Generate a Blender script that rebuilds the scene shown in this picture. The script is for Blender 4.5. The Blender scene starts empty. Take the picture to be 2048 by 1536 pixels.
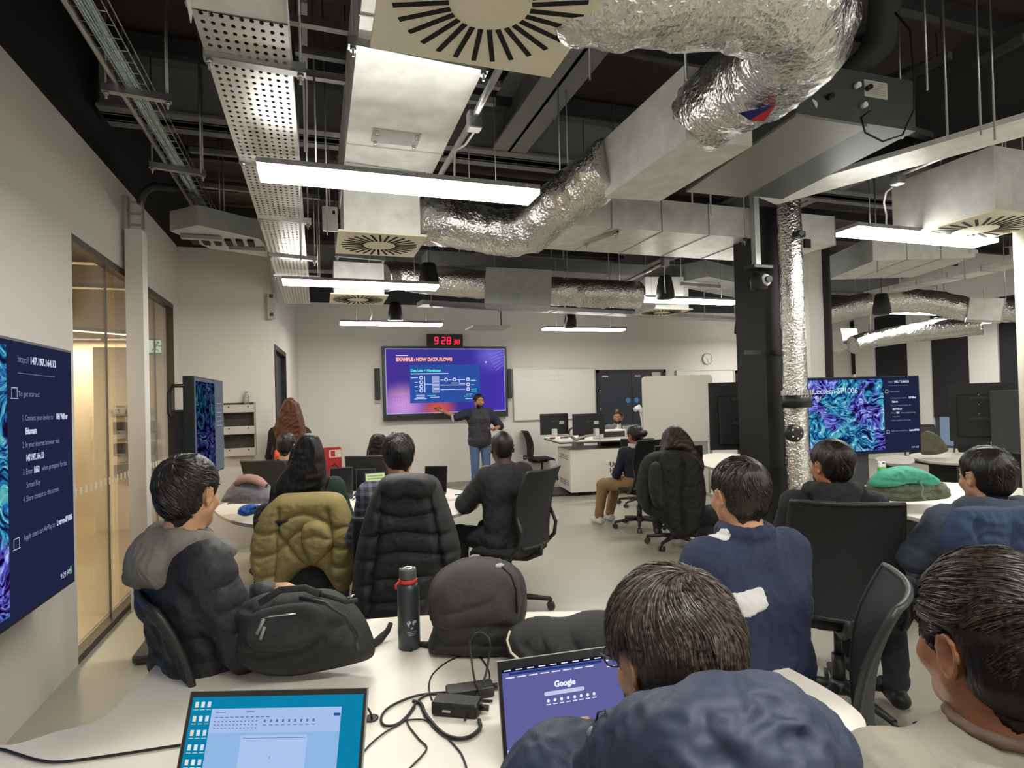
import bpy, math, random
import numpy as np
from mathutils import Vector, Matrix, noise as mnoise
random.seed(7); np.random.seed(7)
V = lambda *a: np.array(a if len(a) > 1 else a[0], float)
PI = math.pi
scene = bpy.context.scene
COL = scene.collection
# ------------------------------------------------------------------ camera
CF = 1162.0; CAMZ = 1.55
yaw, pitch, roll = math.radians(-18.5), math.radians(0.8), 0.027
F0 = V(-math.sin(yaw)*math.cos(pitch), math.cos(yaw)*math.cos(pitch), math.sin(pitch))
R0 = np.cross(F0, V(0, 0, 1)); R0 /= np.linalg.norm(R0)
U0 = np.cross(R0, F0)
CR = R0*math.cos(roll) - U0*math.sin(roll)
CU = U0*math.cos(roll) + R0*math.sin(roll)
CP = V(0, 0, CAMZ)
SHIFT = (802 - 768 - CF*math.tan(pitch))     # px of vertical lens shift
cam = bpy.data.cameras.new('camera'); camo = bpy.data.objects.new('camera', cam); COL.objects.link(camo)
cam.sensor_width = 36; cam.lens = 36*CF/2048; cam.shift_y = SHIFT/2048; cam.clip_start = 0.02; cam.clip_end = 200
camo.matrix_world = Matrix(((CR[0], CU[0], -F0[0], CP[0]), (CR[1], CU[1], -F0[1], CP[1]), (CR[2], CU[2], -F0[2], CP[2]), (0, 0, 0, 1)))
scene.camera = camo
def at(px, py, d=None, x=None, y=None, z=None):
    """the point of the room seen at a spot of the photo, at a given depth or on a given plane"""
    r = F0 + CR*(px - 1024)/CF + CU*((768 + SHIFT) - py)/CF
    if d is not None: t = d
    elif z is not None: t = (z - CP[2])/r[2]
    elif y is not None: t = (y - CP[1])/r[1]
    else: t = (x - CP[0])/r[0]
    return CP + r*t
# ------------------------------------------------------------------ world and view
w = bpy.data.worlds.new('world'); scene.world = w; w.use_nodes = True
bg = w.node_tree.nodes['Background']; bg.inputs[0].default_value = (0.55, 0.72, 1.0, 1); bg.inputs[1].default_value = 0.9
scene.view_settings.view_transform = 'Standard'; scene.view_settings.look = 'None'
scene.view_settings.exposure = 0.0; scene.view_settings.gamma = 1.0
scene.view_settings.use_curve_mapping = False
LAMP = 48.0       # emission strength of the room's linear lamps
# ------------------------------------------------------------------ materials
def hexc(s):
    s = s.lstrip('#'); o = []
    for i in (0, 2, 4):
        v = int(s[i:i+2], 16)/255
        o.append(v/12.92 if v <= .04045 else ((v+.055)/1.055)**2.4)
    return tuple(o)
_M = {}
def mat(name, col='#808080', rough=.6, metal=0., bump=None, spec=None, emit=None, strength=1., alpha=None, var=None, trans=None, sheen=None, coat=None, bumpk='noise'):
    if name in _M: return _M[name]
    m = bpy.data.materials.new(name); m.use_nodes = True; nt = m.node_tree; N = nt.nodes; L = nt.links
    b = N['Principled BSDF']; c = hexc(col) if isinstance(col, str) else col
    b.inputs['Base Color'].default_value = (*c, 1); b.inputs['Roughness'].default_value = rough; b.inputs['Metallic'].default_value = metal
    if spec is not None: b.inputs['Specular IOR Level'].default_value = spec
    if emit: b.inputs['Emission Color'].default_value = (*hexc(emit), 1); b.inputs['Emission Strength'].default_value = strength
    if alpha is not None: b.inputs['Alpha'].default_value = alpha
    if trans is not None: b.inputs['Transmission Weight'].default_value = trans; b.inputs['IOR'].default_value = 1.45
    if sheen is not None: b.inputs['Sheen Weight'].default_value = sheen
    if coat is not None: b.inputs['Coat Weight'].default_value = coat
    tc = N.new('ShaderNodeTexCoord')
    if var:                                    # (scale, amount): mottling of the colour
        n = N.new('ShaderNodeTexNoise'); n.inputs['Scale'].default_value = var[0]; n.inputs['Detail'].default_value = 4
        L.new(tc.outputs['Object'], n.inputs['Vector'])
        mr = N.new('ShaderNodeMapRange'); mr.inputs[1].default_value = .3; mr.inputs[2].default_value = .7
        mr.inputs[3].default_value = 1-var[1]; mr.inputs[4].default_value = 1+var[1]; L.new(n.outputs['Fac'], mr.inputs[0])
        mx = N.new('ShaderNodeVectorMath'); mx.operation = 'SCALE'; mx.inputs[0].default_value = c; L.new(mr.outputs[0], mx.inputs['Scale'])
        L.new(mx.outputs[0], b.inputs['Base Color'])
    if bump:                                   # (scale, strength[, distance])
        if bumpk == 'noise':
            n = N.new('ShaderNodeTexNoise'); n.inputs['Scale'].default_value = bump[0]; n.inputs['Detail'].default_value = 5; out = n.outputs['Fac']
        elif bumpk == 'vor':
            n = N.new('ShaderNodeTexVoronoi'); n.inputs['Scale'].default_value = bump[0]; out = n.outputs['Distance']
        else:
            n = N.new('ShaderNodeTexWave'); n.inputs['Scale'].default_value = bump[0]; n.bands_direction = bumpk; n.inputs['Distortion'].default_value = 1.5; out = n.outputs['Fac']
        L.new(tc.outputs['Object'], n.inputs['Vector'])
        bp = N.new('ShaderNodeBump'); bp.inputs['Strength'].default_value = bump[1]; bp.inputs['Distance'].default_value = bump[2] if len(bump) > 2 else .005
        L.new(out, bp.inputs['Height']); L.new(bp.outputs[0], b.inputs['Normal'])
    _M[name] = m; return m
def emat(name, col='#ffffff', strength=1.0):
    if name in _M: return _M[name]
    m = bpy.data.materials.new(name); m.use_nodes = True; nt = m.node_tree; nt.nodes.clear()
    e = nt.nodes.new('ShaderNodeEmission'); e.inputs[0].default_value = (*(hexc(col) if isinstance(col, str) else col), 1); e.inputs[1].default_value = strength
    o = nt.nodes.new('ShaderNodeOutputMaterial'); nt.links.new(e.outputs[0], o.inputs[0])
    _M[name] = m; return m
# ------------------------------------------------------------------ object helpers
def tag(o, label=None, cat=None, group=None, kind=None):
    if label: o['label'] = label
    if cat: o['category'] = cat
    if group: o['group'] = group
    if kind: o['kind'] = kind
    return o
def thing(name, label, cat, loc=(0, 0, 0), rz=0, group=None):
    o = bpy.data.objects.new(name, None); COL.objects.link(o); o.empty_display_size = .1
    o.location = tuple(float(c) for c in loc); o.rotation_euler = (0, 0, rz); o['wx'] = 0
    del o['wx']
    return tag(o, label, cat, group)
def wloc(o):
    p = np.zeros(3)
    while o is not None: p = p + np.array(o.location); o = o.parent
    return p
def link(name, me, m, parent=None, smooth=False):
    o = bpy.data.objects.new(name, me); COL.objects.link(o)
    if m is not None and not me.materials: me.materials.append(m)
    if smooth: me.polygons.foreach_set('use_smooth', np.ones(len(me.polygons), bool))
    if parent is not None: o.parent = parent
    return o
def meshobj(name, verts, faces, m, parent=None, smooth=False, origin=None):
    """verts in room coordinates; origin defaults to the base centre, or to the parent's place"""
    vs = np.asarray(verts, float).reshape(-1, 3)
    if parent is not None: o0 = wloc(parent)
    elif origin is not None: o0 = np.asarray(origin, float)
    else:
        o0 = (vs.min(0)+vs.max(0))/2; o0[2] = vs[:, 2].min()
    me = bpy.data.meshes.new(name)
    if isinstance(faces, np.ndarray):
        k = faces.shape[1]; nf = len(faces)
        me.vertices.add(len(vs)); me.vertices.foreach_set('co', (vs-o0).astype(np.float32).ravel())
        me.loops.add(nf*k); me.loops.foreach_set('vertex_index', faces.astype(np.int32).ravel())
        me.polygons.add(nf); me.polygons.foreach_set('loop_start', np.arange(nf, dtype=np.int32)*k)
        me.update(calc_edges=True)
    else:
        me.from_pydata([tuple(v) for v in (vs-o0)], [], [tuple(int(i) for i in f) for f in faces]); me.update()
    o = link(name, me, m, parent, smooth)
    if parent is None: o.location = tuple(o0)
    return o
def rotz(a): c, s = math.cos(a), math.sin(a); return np.array([[c, -s, 0], [s, c, 0], [0, 0, 1]])
def rotx(a): c, s = math.cos(a), math.sin(a); return np.array([[1, 0, 0], [0, c, -s], [0, s, c]])
def roty(a): c, s = math.cos(a), math.sin(a); return np.array([[c, 0, s], [0, 1, 0], [-s, 0, c]])
def frame_to(d):
    d = np.asarray(d, float); d = d/np.linalg.norm(d)
    a = V(0, 0, 1) if abs(d[2]) < .9 else V(1, 0, 0)
    x = np.cross(a, d); x /= np.linalg.norm(x); y = np.cross(d, x); return x, y, d
class MB:
    def __init__(s): s.v = []; s.f = []; s.sm = []
    def add(s, vs, fs, sm=False):
        n = len(s.v); s.v.extend([tuple(map(float, v)) for v in vs]); s.f.extend([tuple(i+n for i in f) for f in fs]); s.sm.extend([sm]*len(fs)); return s
    def box(s, c, size, R=None):
        h = np.asarray(size, float)/2; c = np.asarray(c, float)
        vs = [V(x, y, z)*h for x in (-1, 1) for y in (-1, 1) for z in (-1, 1)]
        if R is not None: vs = [R @ v for v in vs]
        return s.add([c+v for v in vs], [(0, 1, 3, 2), (4, 6, 7, 5), (0, 4, 5, 1), (2, 3, 7, 6), (0, 2, 6, 4), (1, 5, 7, 3)])
    def box2(s, a, b): a = np.asarray(a, float); b = np.asarray(b, float); return s.box((a+b)/2, abs(b-a))
    def rbox(s, c, size, r=.01, R=None, n=3):
        """box with rounded vertical corners and a small chamfer on top and bottom"""
        hx, hy, hz = np.asarray(size, float)/2; c = np.asarray(c, float); r = min(r, hx*.99, hy*.99); q = min(r*.5, hz*.5)
        def ring(k, z):
            o = []
            for (sx, sy, a0) in ((1, 1, 0), (-1, 1, 90), (-1, -1, 180), (1, -1, 270)):
                for i in range(n+1):
                    a = math.radians(a0+90*i/n); o.append(V(sx*(hx-r)+math.cos(a)*(r-k), sy*(hy-r)+math.sin(a)*(r-k), z))
            return o
        rs = [ring(q, -hz), ring(0, -hz+q), ring(0, hz-q), ring(q, hz)]
        if R is not None: rs = [[R @ v for v in g] for g in rs]
        m = len(rs[0]); vs = [c+v for g in rs for v in g]; fs = []
        for k in range(3):
            for i in range(m): j = (i+1) % m; fs.append((k*m+i, k*m+j, (k+1)*m+j, (k+1)*m+i))
        fs.append(tuple(range(m))[::-1]); fs.append(tuple(range(3*m, 4*m)))
        return s.add(vs, fs)
    def beam(s, p, q, w, h, up=None):
        p = np.asarray(p, float); q = np.asarray(q, float); d = q-p; L = np.linalg.norm(d); d = d/L
        u = V(0, 0, 1) if up is None else np.asarray(up, float)
        if abs(np.dot(u, d)) > .98: u = V(0, 1, 0)
        x = np.cross(d, u); x /= np.linalg.norm(x); z = np.cross(x, d)
        return s.box((p+q)/2, (w, L, h), np.column_stack([x, d, z]))
    def tube(s, pts, r, n=8, cap=True, closed=False):
        pts = [np.asarray(p, float) for p in pts]; m = len(pts); rr = r if hasattr(r, '__len__') else [r]*m
        vs = []; px = None
        for i, p in enumerate(pts):
            a = pts[(i-1) % m] if (closed or i > 0) else p; b = pts[(i+1) % m] if (closed or i < m-1) else p
            d = b-a; d = d/(np.linalg.norm(d)+1e-12)
            if px is None: x, y, _ = frame_to(d)
            else:
                x = px-d*np.dot(px, d); l = np.linalg.norm(x)
                x = x/l if l > 1e-6 else frame_to(d)[0]
            y = np.cross(d, x); px = x
            for k in range(n): t = 2*PI*k/n; vs.append(p+(x*math.cos(t)+y*math.sin(t))*rr[i])
        fs = []
        for i in range(m if closed else m-1):
            for k in range(n):
                k2 = (k+1) % n; j = (i+1) % m; fs.append((i*n+k, i*n+k2, j*n+k2, j*n+k))
        s.add(vs, fs, True)
        if cap and not closed:
            b = len(s.v)-len(vs); s.f.append(tuple(b+k for k in range(n))[::-1]); s.f.append(tuple(b+(m-1)*n+k for k in range(n))); s.sm += [False, False]
        return s
    def cyl(s, p, q, r, r2=None, n=16): return s.tube([p, q], [r, r if r2 is None else r2], n)
    def lathe(s, c, prof, n=20, axis=None):
        """prof: list of (radius, height) along the axis"""
        c = np.asarray(c, float); x, y, d = frame_to(axis if axis is not None else (0, 0, 1))
        vs = [c+(x*math.cos(2*PI*k/n)+y*math.sin(2*PI*k/n))*max(r, 1e-5)+d*z for r, z in prof for k in range(n)]
        fs = [(i*n+k, i*n+(k+1) % n, (i+1)*n+(k+1) % n, (i+1)*n+k) for i in range(len(prof)-1) for k in range(n)]
        s.add(vs, fs, True); b = len(s.v)-len(vs)
        s.f.append(tuple(b+k for k in range(n))[::-1]); s.f.append(tuple(b+(len(prof)-1)*n+k for k in range(n))); s.sm += [False, False]; return s
    def prism(s, poly, z0, z1):
        n = len(poly); vs = [(p[0], p[1], z0) for p in poly]+[(p[0], p[1], z1) for p in poly]
        return s.add(vs, [tuple(range(n))[::-1], tuple(range(n, 2*n))]+[(i, (i+1) % n, n+(i+1) % n, n+i) for i in range(n)])
    def slab(s, P, N, t):
        """polygon of room points P given a thickness t along -N"""
        N = np.asarray(N, float); n = len(P); P = [np.asarray(p, float) for p in P]
        return s.add(P+[p-N*t for p in P], [tuple(range(n)), tuple(range(n, 2*n))[::-1]]+[(i, n+i, n+(i+1) % n, (i+1) % n) for i in range(n)])
    def sphere(s, c, r, nu=12, nv=8, sc=(1, 1, 1), R=None):
        c = np.asarray(c, float); vs = []
        for j in range(nv+1):
            a = PI*j/nv
            for i in range(nu):
                b = 2*PI*i/nu; v = V(math.sin(a)*math.cos(b), math.sin(a)*math.sin(b), math.cos(a))*r*np.asarray(sc)
                vs.append(c+(R @ v if R is not None else v))
        return s.add(vs, [(j*nu+i, (j+1)*nu+i, (j+1)*nu+(i+1) % nu, j*nu+(i+1) % nu) for j in range(nv) for i in range(nu)], True)
    def xf(s, R, t=(0, 0, 0)):
        t = np.asarray(t, float); s.v = [tuple(R @ np.asarray(v)+t) for v in s.v]; return s
    def build(s, name, m, parent=None, label=None, origin=None):
        o = meshobj(name, s.v, s.f, m, parent, False, origin)
        o.data.polygons.foreach_set('use_smooth', s.sm[:len(o.data.polygons)])
        if label: o['label'] = label
        return o
def kids(o): return [c for c in COL.objects if c.parent == o]
_allkids = {}
def dup(root, loc=None, rz=None, label=None, group=None, name=None):
    def cp(o, par):
        c = o.copy(); COL.objects.link(c); c.parent = par
        for ch in list(o.children): cp(ch, c)
        return c
    c = cp(root, None)
    if loc is not None: c.location = tuple(float(a) for a in loc)
    if rz is not None: c.rotation_euler = (c.rotation_euler[0], c.rotation_euler[1], rz)
    return tag(c, label, None, group)
def struct(name, mb, m): o = mb.build(name, m); o['kind'] = 'structure'; return o
_font = [None]
def textmesh(s, size=1.0, bold=0.0, align='LEFT'):
    cu = bpy.data.curves.new('lettering', 'FONT'); cu.body = s; cu.size = size; cu.offset = bold; cu.align_x = align; cu.resolution_u = 3
    o = bpy.data.objects.new('lettering', cu); COL.objects.link(o); bpy.context.view_layer.update()
    me = bpy.data.meshes.new_from_object(o.evaluated_get(bpy.context.evaluated_depsgraph_get()))
    bpy.data.objects.remove(o); bpy.data.curves.remove(cu)
    v = np.zeros(len(me.vertices)*3); me.vertices.foreach_get('co', v); v = v.reshape(-1, 3)
    f = [tuple(p.vertices) for p in me.polygons]; bpy.data.meshes.remove(me); return v, f
class Fr:
    """a flat face in the room: O top-left corner, U to the viewer's right, W up; u, v run 0..1 from the top left"""
    def __init__(s, O, U, W, w, h):
        s.O = np.asarray(O, float); s.U = np.asarray(U, float)/np.linalg.norm(U); s.W = np.asarray(W, float)/np.linalg.norm(W); s.N = np.cross(s.U, s.W); s.w = w; s.h = h
    def p(s, u, v, e=0.): return s.O+s.U*u*s.w-s.W*v*s.h+s.N*e
    def rect(s, mb, u0, v0, u1, v1, e=.001): return mb.add([s.p(u0, v0, e), s.p(u0, v1, e), s.p(u1, v1, e), s.p(u1, v0, e)], [(0, 1, 2, 3)])
    def disc(s, mb, u, v, r, e=.001, n=16, r0=None):
        c = s.p(u, v, e); k = [s.U*math.cos(2*PI*i/n)+s.W*math.sin(2*PI*i/n) for i in range(n)]
        if r0 is None: return mb.add([c+a*r for a in k], [tuple(range(n))])
        return mb.add([c+a*r for a in k]+[c+a*r0 for a in k], [(i, (i+1) % n, n+(i+1) % n, n+i) for i in range(n)])
    def line(s, mb, u0, v0, u1, v1, t=.004, e=.001):
        a = s.p(u0, v0, e); b = s.p(u1, v1, e); d = b-a; d = d/np.linalg.norm(d); x = np.cross(s.N, d)*t/2
        return mb.add([a-x, b-x, b+x, a+x], [(0, 1, 2, 3)])
    def text(s, mb, txt, u, v, size, e=.0015, bold=0., align='LEFT', sx=1.):
        vv, ff = textmesh(txt, size, bold, align)
        return mb.add([s.p(u, v, e)+s.U*a[0]*sx+s.W*a[1] for a in vv], ff)
    def body(s, mb, t, e=0., grow=0.):
        P = [s.p(0, 0)-s.U*grow+s.W*grow, s.p(0, 1)-s.U*grow-s.W*grow, s.p(1, 1)+s.U*grow-s.W*grow, s.p(1, 0)+s.U*grow+s.W*grow]
        return mb.slab([q+s.N*e for q in P], s.N, t)
# ------------------------------------------------------------------ materials of the room
M_wall = mat('wall_paint', '#ccc7c0', .75, bump=(60, .03))
M_wallw = mat('white_wall_paint', '#d3d1cb', .7)
M_floor = mat('vinyl_floor', '#9f9b8b', .34, var=(1.3, .03), bump=(3, .02, .002), spec=.5)
M_deck = mat('dark_ceiling_deck', '#352b26', .85, bump=(6, .3, .02), var=(3, .35))
M_beam = mat('grey_painted_steel', '#727270', .55)
M_beamd = mat('dark_painted_steel', '#2a2a2c', .6)
M_galv = mat('galvanised_steel', '#dcddd8', .42, .25, var=(9, .12), bump=(120, .02, .001))
M_galvd = mat('dull_galvanised_steel', '#aaadaa', .45, .35, var=(7, .12))
M_zinc = mat('zinc_channel', '#a9aaa8', .35, .9)
M_foil = None
M_black = mat('black_plastic', '#151515', .45)
M_blackm = mat('black_paint', '#1d1c1b', .6)
M_dgrey = mat('dark_grey_plastic', '#2b2b2b', .5)
M_white = mat('white_laminate', '#e4ddd0', .35, spec=.4)
M_whitep = mat('white_plastic', '#dddcd8', .4)
M_chrome = mat('polished_metal', '#c9c9c9', .18, 1.)
M_cream = mat('cream_powder_coat', '#e8e1c8', .5)
M_slot = mat('dark_slot', '#14110e', .9)
M_lamp = emat('lamp_diffuser', '#fffdf6', LAMP)
def foil():
    m = bpy.data.materials.new('crinkled_foil'); m.use_nodes = True; nt = m.node_tree; N = nt.nodes; L = nt.links; b = N['Principled BSDF']
    b.inputs['Base Color'].default_value = (.68, .67, .64, 1); b.inputs['Metallic'].default_value = 1.; b.inputs['Roughness'].default_value = .24
    tc = N.new('ShaderNodeTexCoord')
    a = N.new('ShaderNodeTexNoise'); a.inputs['Scale'].default_value = 26; a.inputs['Detail'].default_value = 6; a.inputs['Distortion'].default_value = .8
    v = N.new('ShaderNodeTexVoronoi'); v.inputs['Scale'].default_value = 60
    L.new(tc.outputs['Object'], a.inputs['Vector']); L.new(tc.outputs['Object'], v.inputs['Vector'])
    ad = N.new('ShaderNodeMath'); ad.operation = 'MULTIPLY_ADD'; L.new(v.outputs['Distance'], ad.inputs[0]); ad.inputs[1].default_value = .35; L.new(a.outputs['Fac'], ad.inputs[2])
    bp = N.new('ShaderNodeBump'); bp.inputs['Strength'].default_value = .85; bp.inputs['Distance'].default_value = .011
    L.new(ad.outputs[0], bp.inputs['Height']); L.new(bp.outputs[0], b.inputs['Normal']); return m
M_foil = foil()
def glassm():
    m = bpy.data.materials.new('partition_glass'); m.use_nodes = True; nt = m.node_tree; N = nt.nodes; L = nt.links; N.clear()
    t = N.new('ShaderNodeBsdfTransparent'); t.inputs[0].default_value = (.93, .92, .88, 1)
    g = N.new('ShaderNodeBsdfGlossy'); g.inputs['Roughness'].default_value = .02
    lw = N.new('ShaderNodeLayerWeight'); lw.inputs[0].default_value = .5; f = N.new('ShaderNodeMath'); f.operation = 'POWER'; f.inputs[1].default_value = 3.5; L.new(lw.outputs['Facing'], f.inputs[0])
    mx = N.new('ShaderNodeMixShader'); o = N.new('ShaderNodeOutputMaterial')
    L.new(f.outputs[0], mx.inputs[0]); L.new(t.outputs[0], mx.inputs[1]); L.new(g.outputs[0], mx.inputs[2]); L.new(mx.outputs[0], o.inputs[0]); return m
M_glass = glassm()
# ------------------------------------------------------------------ room shell
XL = -1.43; YB = 10.6; XR = 12.1; WT = 3.35; CZ = 4.15; YN = -4.0; XS0 = -.48; YS = 7.2; XS1 = -.31
struct('floor', MB().box2((-7, YN, -.1), (XR+.2, YB+.15, 0)), M_floor)
struct('ceiling', MB().box2((-7, YN, CZ), (XR+.2, YB+.15, CZ+.1)), M_deck)
G0 = 4.27; G1 = 6.95; GT = 2.67      # glazed part of the left wall
b = MB().box2((XL-.12, YN, 0), (XL, G0, WT)).box2((XL-.12, G0, GT), (XL, YS, WT)).box2((XL-.12, G1, 0), (XL, YS, GT))
struct('wall_left', b, M_wall)
struct('wall_left_upper', MB().box2((XL-.16, YN, WT), (XL-.02, YB, CZ)), M_blackm)
struct('wall_alcove', MB().box2((XL, YS, 0), (XS0+.0, YS+.12, WT)), M_wall)
# side wall of the alcove, with a doorway
ua = V(XS0, YS+.12, 0); ub = V(XS1, YB, 0); ud = (ub-ua)/np.linalg.norm(ub-ua); un = V(-ud[1], ud[0], 0)
def seg(a, b, z0, z1):
    p = ua+ud*a; q = ua+ud*b; return MB().prism([p[:2], q[:2], (q+un*.12)[:2], (p+un*.12)[:2]], z0, z1)
sb = seg(0, .08, 0, WT)
for a, c, z0, z1 in ((.08, 1.3, 2.3, WT), (1.3, float(np.linalg.norm(ub-ua)), 0, WT)):
    g = seg(a, c, z0, z1); sb.add(g.v, g.f)
struct('wall_side', sb, M_wall)
db = MB()
for a, c, z0, z1 in ((.08, .14, 0, 2.3), (1.24, 1.3, 0, 2.3), (.14, 1.24, 2.24, 2.3)):
    g = seg(a, c, z0, z1).xf(np.eye(3), -un*.01); db.add(g.v, g.f)
door = struct('door_1', db, M_blackm)
g = seg(.14, 1.24, 0, 2.24).xf(np.eye(3), un*.05); MB().add(g.v, g.f).build('door_leaf', mat('door_leaf_dark', '#26262a', .5), door)
struct('wall_back', MB().box2((-1.43, YB, 0), (XR+.2, YB+.15, WT)), M_wall)
struct('wall_back_upper', MB().box2((-1.43, YB+.02, WT), (XR+.2, YB+.15, CZ)), M_beamd)
struct('wall_rear', MB().box2((-7, YN-.1, 0), (XR+.2, YN, CZ)), M_wall)
struct('trim_1', MB().beam(at(486, 640, y=YB-.02)*V(1, 1, 0)+V(.52, 0, .9), at(486, 640, y=YB-.02)*V(1, 1, 0)+V(.52, 0, 3.2), .03, .03), M_wall)
struct('baseboard_back', MB().box2((XS1, YB-.015, 0), (XR, YB, .08)), mat('skirting', '#8c8a84', .6))
# right wall with window bays
b = MB(); wins = []
y = 10.6; pier = .45; bay = .78
ys = []
cur = YB
b.box2((XR, YN, 0), (XR+.2, YB, .35)); b.box2((XR, YN, 3.25), (XR+.2, YB, CZ))
first = [(10.6, 10.42), (9.52, 9.12), (8.42, 8.0), (7.32, 6.75)]
YP = [(9.66, 10.1), (8.55, 8.97), (7.42, 7.92)]
YY = [at(p, 760, x=XR)[1] for p in (1712, 1750, 1816, 1862, 1939, 1998)]
piers = [(YB, YY[0]+.85), (YY[0], YY[1]), (YY[2], YY[3]), (YY[4], YY[5])]
yy = YY[5]-.8
while yy > YN+1: piers.append((yy, yy-.55)); yy -= 1.4
for a, c in piers: b.box2((XR, c, .35), (XR+.2, a, 3.25))
struct('wall_right', b, M_wallw)
M_blind = mat('black_blind_fabric', '#1c1b1f', .8); M_frame = mat('grey_window_frame', '#3d4046', .5)
M_sky = emat('bright_daylight_outside', '#9fc0f2', 1.0)
bott = [None, at(1740, 744, x=XR)[2], 1.6, at(1880, 831, x=XR)[2], 1.2]
for i in range(len(piers)-1):
    y1 = piers[i][1]; y0 = piers[i+1][0]; wn = MB()
    for a, c in ((y0, y0+.05), (y1-.05, y1), ((y0+y1)/2-.025, (y0+y1)/2+.025)): wn.box2((XR+.08, a, .35), (XR+.14, c, 3.25))
    for z in (.35, 1.0, 3.2): wn.box2((XR+.08, y0, z), (XR+.14, y1, z+.05))
    wo = struct('window_%d' % (i+1), wn, M_frame)
    MB().box2((XR+.10, y0, .35), (XR+.11, y1, 3.25)).build('window_pane', M_glass, wo)
    zb = bott[i+1] if i+1 < len(bott) else 1.25
    bl = thing('roller_blind', 'x', 'blind', (XR+.03, (y0+y1)/2, zb), 0, 'black roller blinds down the window wall')
    MB().box2((XR+.03, y0+.01, zb), (XR+.035, y1-.01, 3.22)).build('blind_fabric', M_blind, bl)
    MB().box2((XR+.022, y0+.01, zb-.03), (XR+.044, y1-.01, zb)).build('bottom_bar', M_black, bl)
    bl['label'] = ['black roller blind beside the corner, window visible below it', 'black roller blind behind the colourful lectern screen', 'wide black roller blind left of the rightmost dark monitor stand', 'black roller blind behind the rightmost dark monitor stand'][i] if i < 4 else 'black roller blind of the window wall beyond the right picture edge'
struct('ground_outside', MB().box2((XR+.2, -20, -.2), (40, 30, -.1)), mat('paving_outside', '#9aa0a8', .8))
# ---- room behind the glass
XI = -5.6
M_wallb = mat('beige_corridor_wall', '#cdbd9c', .8)
struct('wall_corridor_far', MB().box2((XI-.1, YN, 0), (XI, 12, CZ)), M_wallb)
struct('wall_corridor_end', MB().box2((XI, 10.4, 0), (XL-.13, 10.5, CZ)).box2((at(187, 800, y=8.9)[0], 8.9, 0), (XL-.13, 9.0, 2.4)), M_wallb)
struct('wall_corridor_near', MB().box2((XI, 1.2, 0), (XL-.13, 1.3, CZ)), M_wallb)
struct('floor_corridor', MB().box2((XI, 1.3, 0.001), (XL-.13, 10.4, .004)), mat('corridor_floor', '#a08e6c', .35))
# glazing
def pane(name, y0, y1, n):
    wo = struct(name, MB().box2((XL-.07, y0, GT-.05), (XL-.0, y1, GT)).box2((XL-.07, y0, 0), (XL-.0, y1, .045)).box2((XL-.07, y0-.0, 0), (XL-.02, y0+.02, GT)).box2((XL-.07, y1-.02, 0), (XL-.0, y1, GT)), mat('bronze_glazing_frame', '#4b4338', .45, .5))
    for i in range(n):
        a = y0+(y1-y0)*i/n; c = y0+(y1-y0)*(i+1)/n
        MB().box2((XL-.045, a+.004, .04), (XL-.033, c-.004, GT-.04)).build('glass_pane', M_glass, wo)
        if i: MB().box2((XL-.046, a-.004, .04), (XL-.032, a+.004, GT-.04)).build('pane_joint', mat('glazing_joint', '#6d6558', .5), wo)
    dots = MB()
    k = y0+.08
    while k < y1-.05: dots.box2((XL-.031, k, 1.02), (XL-.030, k+.03, 1.07)); k += .09
    dots.build('safety_dots', mat('frosted_dots', '#d9d5c8', .6), wo)
pane('window_11', G0, 5.72, 2); pane('window_12', 5.74, G1, 2)
# white boxed column in front of the glazing, cable trunking above it
pc = at(285, 1215, z=0)
MB().box2((pc[0]-.06, pc[1]-.07, 0), (pc[0]+.06, pc[1]+.07, 2.98)).build('trim_2', M_wallw)
bpy.data.objects['trim_2']['kind'] = 'structure'

for x, y in ((-3.4, 4.6), (-3.4, 7.2), (-3.2, 10.0)):  # unseen area lights, added to brighten the corridor beyond the glass
    a_ = bpy.data.lights.new('corridor_light', 'AREA'); a_.shape = 'RECTANGLE'; a_.size = 1.4; a_.size_y = .2; a_.energy = 90; a_.color = (1, .85, .66)
    ao = bpy.data.objects.new('corridor_light', a_); COL.objects.link(ao); ao.location = (x, y, 2.62)
a_, c_ = at(130, 656, z=2.65), at(280, 668, z=2.65)
t = thing('corridor_light', 'long warm linear lamp seen through the glass partition', 'ceiling lamp', (a_+c_)/2)
MB().beam(a_, c_, .1, .05).build('lamp_housing', mat('lamp_housing_grey', '#8d8d8d'), t)
MB().beam(a_-V(0, 0, .028), c_-V(0, 0, .028), .09, .006).build('lamp_diffuser', emat('warm_diffuser', '#ffe6b8', 6), t)
e_ = at(330, 693, y=7.6); t = thing('exit_sign', 'green lit exit sign with running figure and down arrow beyond the glass', 'sign', e_)
fr = Fr(e_+V(-.2, 0, .09), (1, 0, 0), (0, 0, 1), .4, .18); mb = MB(); fr.body(mb, .03); mb.build('sign_body', emat('exit_green', '#1c7a3c', .8), t); MB().tube([e_+V(0, .015, .09), V(e_[0], e_[1]+.015, CZ-.01)], .008, 6).build('drop_rod', mat('zinc_channel'), t)
mb = MB(); fr.rect(mb, .06, .1, .48, .9, .001); fr.rect(mb, .7, .18, .76, .6, .001); fr.line(mb, .6, .5, .74, .82, .02, .001); fr.line(mb, .86, .5, .73, .82, .02, .001); mb.build('sign_marks', emat('exit_white', '#eafff0', 1.2), t)
mb = MB(); fr.disc(mb, .32, .25, .016, .002); fr.line(mb, .3, .35, .24, .6, .02, .002); fr.line(mb, .24, .6, .34, .8, .012, .002); fr.line(mb, .24, .6, .16, .78, .012, .002); fr.line(mb, .29, .4, .4, .5, .01, .002); mb.build('running_figure', emat('exit_green'), t)

M_up = emat('lamp_uplight', '#fffaf0', 5.0)

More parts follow.
